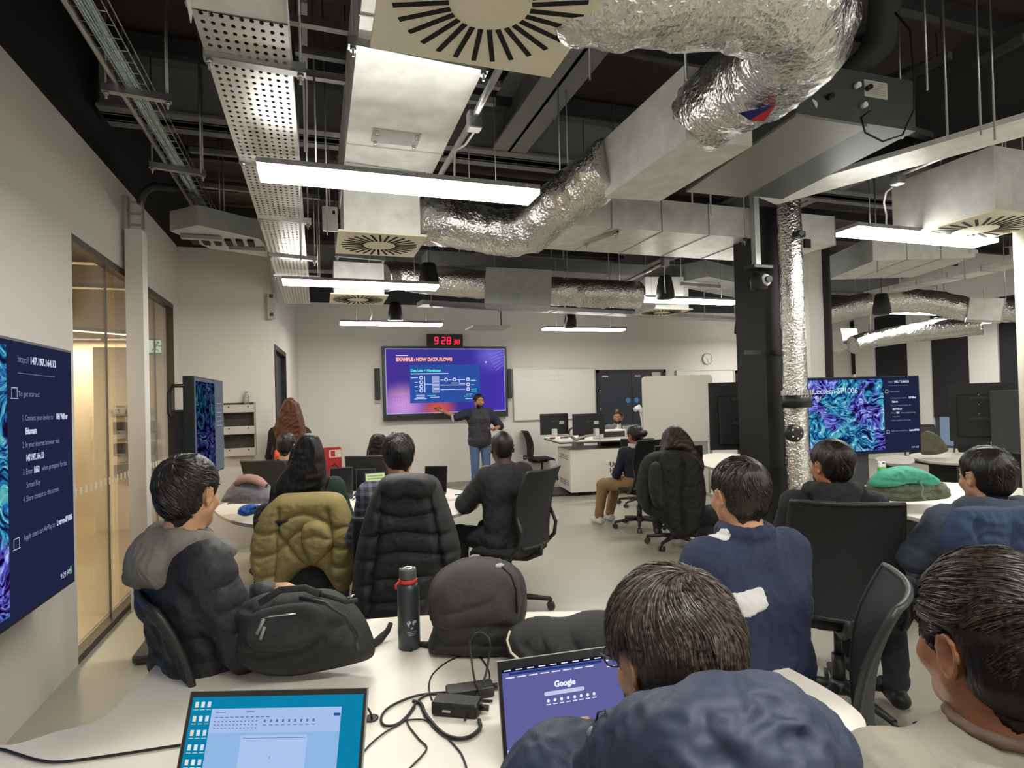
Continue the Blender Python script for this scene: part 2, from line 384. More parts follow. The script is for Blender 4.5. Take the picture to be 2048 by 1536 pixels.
for k_, (y_, z_) in enumerate(((5.2, 2.95), (6.6, 3.0), (8.2, 3.05))):
    o_ = MB().box2((XI+.1, y_, z_), (XL-.2, y_+.12, z_+.05)).build('channel_rail', M_zinc); tag(o_, ['nearest', 'middle', 'farthest'][k_]+' pale rail across the corridor ceiling beyond the glass', 'channel rail')
    for x_ in (XI+.4, XL-.5): MB().tube([(x_, y_+.06, z_+.05), (x_, y_+.06, CZ-.01)], .006, 6).build('threaded_rod', M_zinc, o_)
tag(MB().box2((-4.4, 3.6, 3.1), (-3.5, 9.6, 3.4)).build('rectangular_duct', M_galvd), 'wide grey duct along the corridor ceiling beyond the glass', 'duct')
# ------------------------------------------------------------------ linear lamps
LW, LH = .19, .05
def make_lamp(L=1.45):
    t = thing('linear_ceiling_lamp', 'x', 'ceiling lamp', (0, 0, 0), 0, None)
    MB().box((0, 0, .039), (L+.006, LW+.006, .026)).build('lamp_housing', mat('lamp_housing_grey', '#8d8d8d', .5), t)
    MB().box((0, 0, .012), (L, LW, .026)).build('lamp_diffuser', M_lamp, t)
    MB().box((0, 0, .056), (L-.05, .05, .004)).build('uplight_strip', M_up, t)
    for s in (-1, 1): MB().tube([(s*.5, 0, .05), (s*.5, 0, .6)], .0025, 5).build('suspension_wire', M_zinc, t)
    return t
lamps = [((515, 345), (1065, 403), 'nearest and largest glowing linear lamp, in front of the rectangular duct'),
 ((565, 568), (876, 577), 'linear lamp hanging just in front of the black cone speaker, left of centre'),
 ((677, 647), (884, 653), 'linear lamp nearest the back wall, left above the big presentation screen'),
 ((1080, 659), (1252, 662), 'linear lamp hanging above the dark double door near the back wall'),
 ((1257, 601), (1485, 608), 'linear lamp with a black cone speaker behind it, left of the black pillar'),
 ((1655, 466), (2005, 490), 'large bright linear lamp right of the black pillar beneath the square diffuser'),
 ((1745, 625), (1933, 630), 'linear lamp above the screen with the colourful picture'),
 ((1463, 671), (1630, 675), 'linear lamp half hidden behind the black pillar'),
 ((1777, 680), (1908, 683), 'farthest thin linear lamp, in front of the striped window wall')]
L0 = make_lamp()
for i, (a, c, lb) in enumerate(lamps):
    p, q = at(*a, z=2.7), at(*c, z=2.7); m = (p+q)/2
    o = L0 if i == 0 else dup(L0)
    o.location = (m[0], m[1], 2.7); o['label'] = lb; o['group'] = 'linear ceiling lamps'
    o.rotation_euler[2] = 0
# lamps of the same rows that hang behind and beside the photographer
for x, y in ((.75, .2), (3.5, .2), (6.3, .5), (9.1, .5), (.75, -2.4), (3.5, -2.4), (6.3, -2.4), (9.1, -2.4), (8.9, 4.4), (10.6, 7)):
    dup(L0, (x, y, 2.7), 0, 'linear lamp of the rows behind the photographer, outside the picture', 'linear lamps outside the picture')
# ------------------------------------------------------------------ ceiling steel
def beamX(y, z, w, h, x0=-1.4, x1=XR): return MB().box2((x0, y-w/2, z), (x1, y+w/2, z+.02)).box2((x0, y-w/2, z+h-.02), (x1, y+w/2, z+h)).box2((x0, y-.012, z), (x1, y+.012, z+h))
def beamY(x, z, w, h, y0=YN, y1=YB): return MB().box2((x-w/2, y0, z), (x+w/2, y1, z+.02)).box2((x-w/2, y0, z+h-.02), (x+w/2, y1, z+h)).box2((x-.012, y0, z), (x+.012, y1, z+h))
bx1 = at(700, 280, z=3.65)[1]; by1 = at(1105, 190, z=3.65)[0]; bx2 = at(1750, 408, z=3.65)[1]
for i, (o, lb) in enumerate([(beamX(bx1, 3.65, .2, .4), 'grey steel beam crossing the room above the nearest lamp'),
  (beamX(bx2, 3.65, .2, .4), 'grey steel beam crossing above the black pillar'),
  (beamY(by1, 3.66, .3, .4, YN, bx1), 'broad grey steel beam running away from the big square diffuser'),
  (beamY(at(2000, 240, z=3.66)[0], 3.66, .24, .4), 'grey steel beam running away above the right-hand ducts'),
  (beamX(9.3, 3.6, .2, .4), 'grey steel beam nearest the back wall')]):
    tag(o.build('steel_beam', M_beam), lb, 'beam', 'ceiling steel beams')
pl = MB()
for i in range(14):
    y = -1.8+i*.9
    pl = MB().beam((-1.4, y, 4.05), (XR, y, 4.05), .06, .12)
    tag(pl.build('ceiling_purlin', M_beamd), 'dark purlin under the ceiling deck', 'purlin', 'dark purlins under the ceiling deck')
# ------------------------------------------------------------------ hangers
def trapeze(p, q, z, label, cat='hanger', over=.03, top=CZ-.02):
    p = at(*p, z=z); q = at(*q, z=z); t = thing('trapeze_hanger', label, cat, ((p+q)/2), 0, None)
    d = (q-p)/np.linalg.norm(q-p)
    c = MB().beam(p, q, .041, .006).beam(p+np.cross(d, (0, 0, 1))*.0185+V(0, 0, .018), q+np.cross(d, (0, 0, 1))*.0185+V(0, 0, .018), .004, .036).beam(p-np.cross(d, (0, 0, 1))*.0185+V(0, 0, .018), q-np.cross(d, (0, 0, 1))*.0185+V(0, 0, .018), .004, .036)
    c.build('channel', M_zinc, t)
    for e in (p+d*over, q-d*over):
        MB().tube([e-V(0, 0, .04), (e[0], e[1], top)], .006, 6).build('threaded_rod', M_zinc, t)
        MB().cyl(e-V(0, 0, .018), e-V(0, 0, .004), .014, n=6).build('nut', M_chrome, t)
    return t
for p, q, z, lb in [((407, 116), (612, 150), 2.85, 'hanger under the perforated tray, nearest'), ((478, 323), (640, 347), 2.85, 'hanger under the perforated tray, just above the nearest lamp'),
   ((515, 437), (622, 448), 2.85, 'hanger under the perforated tray, below the nearest lamp'), ((536, 512), (634, 522), 2.85, 'hanger under the perforated tray near its far end'),
   ((546, 552), (640, 560), 2.85, 'farthest hanger under the perforated tray'),
   ((696, 92), (975, 146), 3.03, 'channel hanger under the wide duct beside the big diffuser'), ((203, 181), (344, 205), 3.25, 'hanger carrying the wire basket, nearest on the left'),
   ((298, 334), (412, 352), 3.25, 'hanger carrying the wire basket above the white column'), ((374, 427), (453, 441), 3.25, 'far hanger of the wire basket by the grey unit'),
   ((670, 512), (770, 521), 2.95, 'small hanger in front of the second square diffuser'), ((690, 338), (850, 360), 3.02, 'channel hanger across the wide duct behind the nearest lamp'),
   ((1170, 488), (1235, 465), 2.93, 'hanger under the left end of the flat crosswise duct'), ((1490, 480), (1480, 520), 2.93, 'hanger of the flat crosswise duct by the pillar'),
   ((860, 612), (1000, 620), 2.8, 'thin hanger rail above the digital clock'), ((1360, 570), (1440, 576), 2.95, 'hanger carrying a small cable tray near the rear lamps'),
   ((1800, 262), (1896, 288), 3.05, 'channel under the long grey duct on the right')]:
    trapeze(p, q, z, lb, over=.02)['group'] = 'trapeze hangers'
# ------------------------------------------------------------------ square swirl diffusers with plenum boxes
def diffuser(c, label, s=.6, bh=.34, bs=.52, rz=0.):
    t = thing('swirl_diffuser', label, 'air diffuser', (0, 0, 0))
    MB().rbox((0, 0, .008), (s, s, .016), .004).build('face_plate', M_cream, t)
    sl = MB(); n = 28
    for i in range(n):
        a = 2*PI*i/n+.1; R = rotz(a); r0, r1 = s*.19, s*.45
        sl.box(R @ V((r0+r1)/2, .012*s/.6, -.0015), (r1-r0, .0155*s/.6, .003), R)
    sl.build('air_slots', M_slot, t)
    MB().box((0, 0, .016+bh/2), (bs, bs, bh)).build('plenum_box', M_galv, t)
    for q in (-1, 1): MB().tube([(q*(bs/2-.03), 0, bh), (q*(bs/2-.03), 0, CZ-2.74)], .005, 6).build('hanger_rod', M_zinc, t)
    t.location = tuple(float(v) for v in c); t.rotation_euler[2] = rz; t['group'] = 'square swirl diffusers'
    return t
def plate_center(pl_, pr_, z, s=.6):
    a, b_ = at(*pl_, z=z), at(*pr_, z=z); return a, b_, (a+b_)/2
a, c, m = plate_center((750, 85), (1105, 140), 2.72)
S1 = .64; D1 = V(m[0], min(a[1], c[1])-S1/2+.05, 2.72); diffuser(D1, 'largest cream swirl diffuser at the top edge, above the nearest lamp', S1)
a, c, m = plate_center((672, 505), (826, 517), 2.72); D2 = V(m[0], m[1]-.3, 2.72); diffuser(D2, 'square swirl diffuser below the nearest lamp, foil duct on its right')
a, c, m = plate_center((657, 605), (766, 612), 2.72); D3 = V(m[0], m[1]-.3, 2.72); diffuser(D3, 'small square swirl diffuser behind the second linear lamp')
a, c, m = plate_center((1236, 629), (1360, 634), 2.72); D4 = V(m[0], m[1]-.3, 2.72); diffuser(D4, 'square swirl diffuser far back above the desk, beside a rear lamp')
p5 = at(1955, 452, z=2.72); D5 = V(p5[0]+.10, p5[1]+.08, 2.72); diffuser(D5, 'square swirl diffuser with big metal box at the right edge', .74, .42, .72)
diffuser(at(1690, 712, z=2.6)*V(1, 1, 0)+V(0, 0, 2.6), 'square swirl diffuser farthest away near the windows')
# ------------------------------------------------------------------ rectangular ducts
def duct(name, label, a, b_, w, h, m=None, seams=4, cat='duct'):
    a = np.asarray(a, float); b_ = np.asarray(b_, float); t = thing(name, label, cat, (a+b_)/2)
    MB().beam(a, b_, w, h).build('duct_body', m or M_galv, t)
    d = (b_-a)/np.linalg.norm(b_-a); L = np.linalg.norm(b_-a)
    for i in range(seams+1 if seams else 0):
        p = a+d*(L*i/seams); MB().beam(p-d*.004, p+d*.004, w+.012, h+.012).build('flange', M_galvd, t)
    return t
dx = at(775, 340, z=3.06)[0]+.01
duct('rectangular_duct', 'wide bright rectangular duct running from the big diffuser towards the second one', (dx, -1.2, 3.26), (dx, D2[1]+.26, 3.26), .56, .4, M_galv, 5)
dt = thing('access_panel', 'small bolted access panel under the wide rectangular duct', 'access panel', at(792, 278, z=3.05))
pp = at(792, 275, z=3.055); MB().box(pp, (.26, .16, .012)).build('panel', M_galvd, dt)
for sx in (-1, 1):
    for sy in (-1, 1): MB().cyl(pp+V(sx*.11, sy*.065, -.03), pp+V(sx*.11, sy*.065, 0), .011, n=8).build('clamp_nut', M_chrome, dt)
# plenum B1 (long box on the foil run)
A, B, C = at(1210, 395, z=2.8), at(1372, 278, z=2.8), at(1505, 292, z=2.8)
D = A+C-B
bo = MB().prism([A[:2], B[:2], C[:2], D[:2]], 2.8, 3.16)
tb = thing('duct_silencer', 'long galvanised box between the two foil duct bends', 'duct', (A+C)/2)
bo.build('box_body', M_galv, tb)
# flat crosswise duct
fy0, fy1 = at(1300, 462, z=2.95)[1], at(1300, 512, z=2.95)[1]
duct('rectangular_duct', 'flat wide duct crossing the room behind the silencer box', (at(1075, 480, z=2.95)[0], (fy0+fy1)/2, 3.09), (at(1640, 500, z=2.95)[0], (fy0+fy1)/2, 3.09), fy1-fy0, .27, M_galv, 6)
duct('rectangular_duct', 'flat wide duct beyond the pillar above the window side', (at(1660, 550, z=2.9)[0], at(1760, 545, z=2.9)[1], 3.02), (at(1885, 535, z=2.9)[0], at(1885, 535, z=2.9)[1], 3.02), .95, .25, M_galv, 3)
# fan coil unit and the duct beyond it
A, B, C = at(1372, 384, z=2.95), at(1592, 232, z=2.95), at(1832, 268, z=2.95)
wv = C-B; wv = wv/np.linalg.norm(wv); C1 = at(1735, 254, z=2.95); D = A+(C1-B)
fc = thing('fan_coil_unit', 'grey fan coil unit hung beside the big foil bend', 'fan coil unit', (A+C1)/2)
MB().prism([p[:2] for p in (A, B, C1, D)], 2.95, 2.965).build('bottom_panel', mat('grey_panel_steel', '#8f8e88', .45, .4), fc)
MB().prism([p[:2] for p in (A, B, C, A+(C-B))], 2.966, 3.24).build('unit_casing', mat('dark_galvanised_casing', '#5d625f', .45, .6), fc)
nn = np.cross(wv, (0, 0, 1)); nn = nn if np.dot(nn, CP-B) > 0 else -nn
fr = Fr(at(1752, 176, d=1)*0+B+wv*.36*np.linalg.norm(C-B)*1.55+V(0, 0, .25), wv, (0, 0, 1), .16, .09)
mb = MB(); fr.body(mb, .002, .003); mb.build('rating_plate', mat('label_paper', '#b5b3ab', .6), fc)
mb = MB()
for i in range(6): fr.line(mb, .06, .15+i*.13, .9, .15+i*.13, .002, .004)
mb.build('rating_text', mat('label_print', '#77766f', .7), fc)
for k, (u, v) in enumerate([(.16, .12), (.33, .10), (.36, .2), (.3, .2)]):
    p = B+(C-B)*u*1.6+V(0, 0, v)+nn*.002; MB().cyl(p, p+nn*.03, .014, n=10).build('pipe_connector', M_whitep if k % 2 else M_black, fc)
MB().cyl(at(1622, 212, d=3.05), at(1622, 212, d=2.98), .035, .03, 16).build('condensate_outlet', M_whitep, fc)
A2, B2 = at(1527, 388, z=2.98), at(1880, 284, z=2.98); dd = (B2-A2)/np.linalg.norm(B2-A2)
duct('rectangular_duct', 'long grey duct with black insulated side beside the fan coil unit', A2+V(0, 0, .01)+V(.12, .1, 0), B2+dd*2.5+V(.12, .1, .01), .3, .03, M_galv, 0)
tag(MB().beam(A2+V(.2, .16, .3), B2+dd*2.5+V(.2, .16, .3), .3, .5).build('insulated_duct', mat('black_insulation', '#232523', .8, bump=(30, .2))), 'black insulated duct resting on the long grey duct at the right', 'duct')
# small ducts near the windows
duct('cable_tray', 'bright flat tray running above the lamp by the colourful screen', at(1745, 588, z=2.9), at(2060, 520, z=2.9), .3, .06, M_galv, 5, 'cable tray')
duct('cable_tray', 'long flat tray near the back wall above the whiteboard', at(840, 607, z=2.85), at(1500, 640, z=2.85), .25, .05, M_galvd, 6, 'cable tray')
duct('cable_tray', 'narrow tray crossing behind the silencer and above the cone speaker', at(850, 520, z=3.15), at(1500, 560, z=3.15), .3, .14, M_beam, 6, 'cable tray')
duct('rectangular_duct', 'grey duct in the background between pillar and rear lamps', at(1370, 545, z=3.12), at(1505, 575, z=3.12), .6, .2, M_galvd, 2)
duct('rectangular_duct', 'small blue grey box duct at the far right ceiling', at(1935, 620, d=7.6), at(2005, 622, d=7.4), .35, .28, M_galv, 1)
duct('rectangular_duct', 'small box duct above the corner window', at(1660, 690, d=9.6), at(1700, 672, d=9.2), .3, .25, M_galv, 1)
# ------------------------------------------------------------------ foil ducts
def foil_duct(path, r, label, n=28, sub=12, wob=.012, parent=None):
    P = [np.asarray(p, float) for p in path]; pts = []
    for i in range(len(P)-1):        # catmull-rom
        p0 = P[max(i-1, 0)]; p1 = P[i]; p2 = P[i+1]; p3 = P[min(i+2, len(P)-1)]
        for k in range(sub):
            t = k/sub; pts.append(.5*((2*p1)+(-p0+p2)*t+(2*p0-5*p1+4*p2-p3)*t*t+(-p0+3*p1-3*p2+p3)*t**3))
    pts.append(P[-1]); m = MB(); m.tube(pts, r, n)
    vs = np.array(m.v); c = np.repeat(np.array(pts), n, 0); o = []
    for v, cc in zip(vs, c):
        d = (v-cc)/r; q = v*1.0
        f = mnoise.noise(Vector(q*9))*wob+mnoise.noise(Vector(q*24))*wob*.5-abs(mnoise.noise(Vector(q*14+5)))*wob*.7
        o.append(v+d*f)
    m.v = [tuple(v) for v in o]
    ob = m.build('foil_duct', M_foil); tag(ob, label, 'duct', 'foil wrapped ducts')
    if abs(pts[0][2]-pts[-1][2]) < 1:
        for k_ in (len(pts)//4, 3*len(pts)//4): c_ = pts[k_]; MB().tube([(c_[0], c_[1], c_[2]+r*.8), (c_[0], c_[1], CZ-.01)], .004, 6).build('hanging_wire', M_zinc, ob)
    return ob
foil_duct([D2+V(.25, .02, .2), at(900, 447, d=4.25), at(980, 462, d=4.3), at(1050, 462, d=4.2), at(1110, 415, d=4.05), at(1165, 375, d=3.85), at(1225, 325, d=3.6)], .17, 'crinkled foil duct curving from the second square diffuser up to the silencer box', wob=.018)
foil_duct([at(1400, 235, d=3.0), at(1450, 195, d=2.75), at(1530, 150, d=2.45), at(1590, 85, d=2.15), at(1590, 15, d=1.95), at(1510, -25, d=1.85), at(1380, -30, d=1.85), at(1180, -35, d=1.85), D1+V(.26, 0, .19)], .185, 'biggest crinkled foil duct bending at the top right of the picture', 36, 16, .016)
tri = MB(); P3 = [at(1478, 226, d=2.39), at(1552, 209, d=2.3), at(1530, 243, d=2.33)]
d6 = 6.6
foil_duct([at(765, 555, d=d6-.15), at(800, 552, d=d6), at(860, 560, d=d6), at(975, 570, d=d6)], .165, 'foil duct behind the second linear lamp, left of the grey box', wob=.010)
foil_duct([at(1098, 583, d=d6), at(1150, 585, d=d6), at(1200, 588, d=d6), at(1275, 590, d=d6+.2)], .16, 'foil duct right of the grey box in the background', wob=.014)
a, c = at(972, 577, d=d6), at(1100, 583, d=d6+.0); duct('duct_silencer', 'grey box between the two background foil ducts', a, c, .4, .4, M_galvd, 0)
a = at(1285, 582, d=d6+.85); c = at(1360, 582, d=d6+.85); duct('duct_silencer', 'pale box duct behind the cone speaker left of the pillar', a, c, .3, .3, M_galv, 0)
foil_duct([at(1640, 628, d=8), at(1740, 607, d=8), at(1850, 603, d=7.8), at(1935, 620, d=7.6)], .16, 'foil duct in the far right background above the lamp', wob=.014)
foil_duct([at(1705, 690, d=9), at(1760, 676, d=9), at(1860, 662, d=8.6), at(1965, 650, d=8.2)], .14, 'lowest foil duct in the far right background', wob=.014)
foil_duct([at(2000, 622, d=7.4), at(2060, 625, d=7.2)], .14, 'short foil duct at the far right picture edge')
foil_duct([D5+V(.3, 0, .25), D5+V(.8, .1, .25)], .2, 'foil duct leaving the metal box at the right edge', wob=.010)
# sticker on the biggest foil duct
st = thing('arrow_sticker', 'red and blue triangular sticker on the biggest foil duct', 'sticker', at(1515, 225, d=2.35))
q3 = [at(1477, 226, d=2.40), at(1552, 209, d=2.28), at(1500, 241, d=2.36), at(1530, 243, d=2.31)]
nn = (CP-q3[0])/np.linalg.norm(CP-q3[0])
MB().slab([q3[0]-nn*.02, q3[2]-nn*.02, q3[1]-nn*.02], nn, .01).build('blue_half', mat('sticker_blue', '#20246e', .5), st)
MB().slab([q3[2]-nn*.02, q3[3]-nn*.02, q3[1]-nn*.02], nn, .01).build('red_half', mat('sticker_red', '#c2323a', .5), st)
# ------------------------------------------------------------------ perforated tray
def perf():
    m = bpy.data.materials.new('perforated_galvanised_tray'); m.use_nodes = True; nt = m.node_tree; N = nt.nodes; L = nt.links; b = N['Principled BSDF']
    b.inputs['Base Color'].default_value = (.62, .61, .58, 1); b.inputs['Metallic'].default_value = .75; b.inputs['Roughness'].default_value = .38
    tc = N.new('ShaderNodeTexCoord'); mp = N.new('ShaderNodeMapping'); mp.inputs['Scale'].default_value = (32, 22, 32)
    L.new(tc.outputs['Object'], mp.inputs[0]); v = N.new('ShaderNodeTexVoronoi'); v.inputs['Scale'].default_value = 1; v.inputs['Randomness'].default_value = .0; v.voronoi_dimensions = '2D'
    L.new(mp.outputs[0], v.inputs['Vector']); g = N.new('ShaderNodeMath'); g.operation = 'GREATER_THAN'; g.inputs[1].default_value = .24
    L.new(v.outputs['Distance'], g.inputs[0]); L.new(g.outputs[0], b.inputs['Alpha']); return m
M_perf = perf()
tl, tr = at(487, 335, z=2.87), at(597, 348, z=2.87); TX = (tl[0]+tr[0])/2; TW = .3
ty0 = at(515, 150, z=2.87)[1]-.35
tt = thing('perforated_cable_tray', 'long perforated metal cable tray left of the wide duct', 'cable tray', (TX, 4.5, 2.87))
mb = MB().box2((TX-TW/2, ty0, 2.87), (TX+TW/2, 7.9, 2.872)); mb.build('tray_floor', M_perf, tt)
for s in (-1, 1): MB().box2((TX+s*TW/2-.001, ty0, 2.87), (TX+s*TW/2+.001, 7.9, 2.93)).build('tray_side', M_galv, tt)
rs = thing('cable_tray_riser', 'stepped metal tray elbow rising at the top of the picture', 'cable tray', (TX, ty0, 2.87))
p = V(TX, ty0, 2.875)
for i, a in enumerate((25, 50, 75)):
    d = V(0, -math.cos(math.radians(a)), math.sin(math.radians(a))); u = V(0, d[2], -d[1]); L_ = .22
    R = np.column_stack([V(1, 0, 0), d, -np.cross(V(1, 0, 0), d)*-1])
    w_ = TW*(1-.08*i)
    MB().box(p+d*L_/2, (w_, L_-.01, .003), R).build('elbow_plate', M_galv, rs)
    for s in (-1, 1): MB().box(p+d*L_/2+V(s*w_/2, 0, 0)+np.cross(V(1, 0, 0), d)*.03, (.003, L_+.02, .06), R).build('elbow_side', M_galv, rs)
    hl = MB()
    for e in (.03, L_-.03):
        for k in range(5): c = p+d*e+V((k-2)*w_*.16, 0, 0); hl.box(c-np.cross(V(1, 0, 0), d)*.002, (.012, .007, .004), R)
    hl.build('slot_holes', M_slot, rs)
    p = p+d*L_
# wire basket and conduit
BX = at(280, 190, z=3.3)[0]
wb = thing('wire_basket_tray', 'wire mesh cable basket running away on the left', 'cable tray', (BX, 4, 3.28))
mb = MB(); y0, y1 = 1.2, at(440, 433, z=3.3)[1]
for x, z in ((-.07, 0), (-.035, 0), (0, 0), (.035, 0), (.07, 0), (.07, .06), (-.07, .06)): mb.tube([(BX+x, y0, 3.28+z), (BX+x, y1, 3.28+z)], .003, 5)
yy = y0
while yy < y1: mb.tube([(BX-.07, yy, 3.34), (BX-.07, yy, 3.28), (BX+.07, yy, 3.28), (BX+.07, yy, 3.34)], .0025, 4); yy += .1
mb.build('wire_mesh', M_zinc, wb)
cb = thing('cable_bundle', 'pale cable bundle lying in the wire basket', 'cable', (BX, 4, 3.29))
for i in range(5): MB().tube([(BX-.03+i*.012, y0+k*.2, 3.292+.004*math.sin(k*1.3+i)) for k in range(int((y1-y0)/.2)+1)], .0055, 6).build('cable', mat('pale_cable', '#b9cfd0', .5), cb)
CX = at(248, 190, z=3.3)[0]
tag(MB().tube([(CX, 1, 3.3), (CX, at(440, 470, z=3.3)[1], 3.3)], .016, 10).build('steel_conduit', M_zinc), 'straight steel conduit beside the wire basket', 'conduit')
# grey unit by the alcove wall
ga = [at(345, 470, z=2.98), at(548, 522, z=2.98)]
gu = thing('ceiling_unit', 'grey ventilation unit with open grille above the alcove wall', 'ventilation unit', (ga[0]+ga[1])/2)
g0 = [at(340, 462, z=3.0), at(420, 497, z=3.0), at(552, 517, z=3.0), at(520, 478, z=3.0), at(395, 450, z=3.0)]
MB().prism([p_[:2] for p_ in g0], 3.0, 3.16).build('unit_casing', M_galvd, gu)
c0 = sum(g0)/5; mb = MB()
for i in range(6): mb.box(c0+V(-.24+i*.09, .02-i*.01, -.01), (.05, .16, .02))
mb.build('open_grille', M_slot, gu)
for k in (-1, 1): MB().box(c0+V(k*.16, .15*k, -.02), (.3, .05, .03)).build('support_rail', M_zinc, gu)
# cable trunking over the white column
ct = at(285, 395, d=4.45)
cr = thing('cable_ladder', 'grey vertical cable ladder on top of the white column', 'cable ladder', (pc[0], pc[1], 2.98))
for s in (-1, 1): MB().box((pc[0]+s*.05, pc[1], 3.12), (.012, .05, .28)).build('ladder_rail', M_galvd, cr)
for k in range(3): MB().box((pc[0], pc[1]-.01, 3.03+k*.09), (.1, .03, .012)).build('ladder_rung', M_galvd, cr)
MB().tube([(pc[0]+.03, pc[1], 3.2), (pc[0]+.06, pc[1], 3.3), (pc[0]+.14, pc[1]-.05, 3.34), (BX, pc[1]-.1, 3.31)], .03, 10).build('cable_bend', M_dgrey, cr)
# conduits with flexible drops
def conduit(pts, r, label, drop=None):
    t = thing('lighting_conduit', label, 'conduit', pts[0])
    MB().tube(pts, r, 10).build('conduit_pipe', M_zinc, t)
    if drop:
        j, path = drop
        MB().rbox(j, (.07, .07, .09), .01).build('junction_box', M_zinc, t)
        MB().tube(path, .006, 8).build('flexible_drop', mat('white_cable', '#cfcfcb', .5), t)
    return t
z_ = 3.0
P0 = at(1003, 128, z=z_); P1 = at(948, 235, z=z_); P2 = at(868, 372, z=z_)
conduit([P0, P1, P2, P2+(P2-P1)*1.1], .017, 'bright conduit running from the big diffuser down to the nearest lamp', (P1-V(0, 0, .02), [P1-V(0, 0, .05), at(950, 262, d=3.0), at(930, 290, d=3.05), at(910, 302, d=3.08), at(909, 330, d=3.1), at(909, 362, d=3.15)]))
P0 = at(2070, 238, z=z_); P1 = at(1795, 350, z=z_)
conduit([P0, P1], .017, 'bright conduit in front of the metal box at the right', (P1-V(0, 0, .02), [P1-V(0, 0, .05), at(1772, 385, d=4.0), at(1768, 405, d=4.1), at(1773, 430, d=4.2), at(1773, 457, d=4.3)]))
P0 = at(1330, 525, z=2.98); P1 = at(1255, 562, z=2.98)
conduit([P0, P1], .02, 'short conduit above the rear lamp left of the pillar', (P0, [P0-V(0, 0, .05), at(1328, 550, d=6.3), at(1332, 600, d=6.8)]))
for px, py, d, y1_, lb in ((740, 615, 8.4, 642, 'short white drop cable above the lamp left of the clock'), (1130, 618, 9.2, 655, 'short white drop cable above the lamp by the double door'), (1510, 635, 9.6, 668, 'short white drop cable above the half hidden lamp'), (1820, 650, 12, 680, 'curled white drop cable above the farthest lamp'), (1800, 590, 8.3, 622, 'white drop cable above the lamp over the colourful screen')):
    o = MB().tube([V(*at(px, py, d=d)[:2], CZ-.02), at(px, py, d=d), at(px+4, (py+y1_)/2, d=d), at(px, y1_, d=d)], .012, 6).build('drop_cable', mat('white_cable'), None); tag(o, lb, 'cable')
# threaded rods hanging in the dark
rods = [(332, 0, 190, 3.2), (402, 225, 345, 3.8), (602, 60, 520, 3.3), (1122, 205, 400, 3.9), (1373, 85, 160, 2.7), (1180, 120, 160, 3.5), (440, 240, 440, 5.2), (850, 300, 360, 3.8), (705, 300, 480, 4.6), (655, 130, 470, 3.5), (640, 330, 560, 4.9), (1422, 375, 430, 4.4), (1385, 370, 420, 4.4), (1770, 330, 350, 5), (1470, 545, 640, 8.2), (1010, 500, 560, 6.8), (920, 500, 570, 7.2), (1105, 515, 600, 7.2), (1240, 505, 590, 7.2), (1410, 560, 640, 8.0), (1962, 40, 270, 3.1), (1990, 60, 280, 3.1), (1895, 125, 270, 3.1), (1855, 110, 180, 3.0), (1930, 480, 560, 6), (1755, 500, 545, 6)]
for i, (x, y0, y1, d) in enumerate(rods):
    p = at(x, y1, d=d); o = MB().tube([p, (p[0], p[1], CZ-.01)], .006, 6).build('threaded_rod', M_zinc)
    tag(o, 'thin threaded steel rod hanging from the dark ceiling', 'threaded rod', 'threaded rods hanging from the ceiling')
# unistrut rails across the ceiling
for i, (a, c, z) in enumerate([((370, 0), (700, 60), 3.5), ((590, 100), (1000, 172), 3.5), ((590, 145), (990, 205), 3.42), ((380, 300), (700, 330), 3.6), ((400, 370), (640, 395), 3.6), ((1750, 240), (2050, 75), 3.4), ((1560, 290), (1900, 110), 3.45)]):
    o = MB().beam(at(*a, z=z), at(*c, z=z), .041, .041).build('channel_rail', M_zinc)
    tag(o, ['channel rail at the top left crossing behind the stepped tray elbow', 'upper channel rail behind the wide duct', 'lower channel rail behind the wide duct', 'channel rail crossing behind the perforated tray above the column', 'channel rail behind the perforated tray near the grey unit', 'long channel rail above the fan coil unit at the top right', 'channel rail passing behind the biggest foil bend'][i], 'channel rail')
# perforated angle standing up by the tray
o = MB().beam(at(608, 0, d=3.0), at(612, 300, d=4.4), .03, .03); tag(o.build('slotted_angle', M_galvd), 'slotted steel angle right of the perforated tray', 'steel angle')
# insulated black pipes
tag(MB().tube([at(1630, 180, d=3.3), at(1700, 150, d=3.2), at(1760, 90, d=3.1), at(1770, 0, d=3.0), at(1765, -60, d=2.9)], .075, 14).build('insulated_pipe', mat('black_insulation')), 'thick black insulated pipe rising beside the fan coil unit', 'pipe')
tag(MB().tube([at(1600, 110, d=3.6), at(1690, 60, d=3.5), at(1745, 70, d=3.5), at(1720, 140, d=3.4), at(1650, 190, d=3.35)], .055, 14).build('insulated_pipe', mat('black_insulation')), 'second black insulated pipe curving behind the foil bend', 'pipe')
tag(MB().tube([at(1790, 25, d=2.9), at(1820, 60, d=2.85), at(1828, 150, d=2.85), at(1828, 220, d=2.85), at(1805, 270, d=2.85), at(1765, 283, d=2.85), at(1730, 265, d=2.85), at(1722, 235, d=2.85), at(1740, 222, d=2.9)], .005, 8).build('looped_cable', M_black), 'black cable hanging in a loop from the fan coil unit', 'cable')
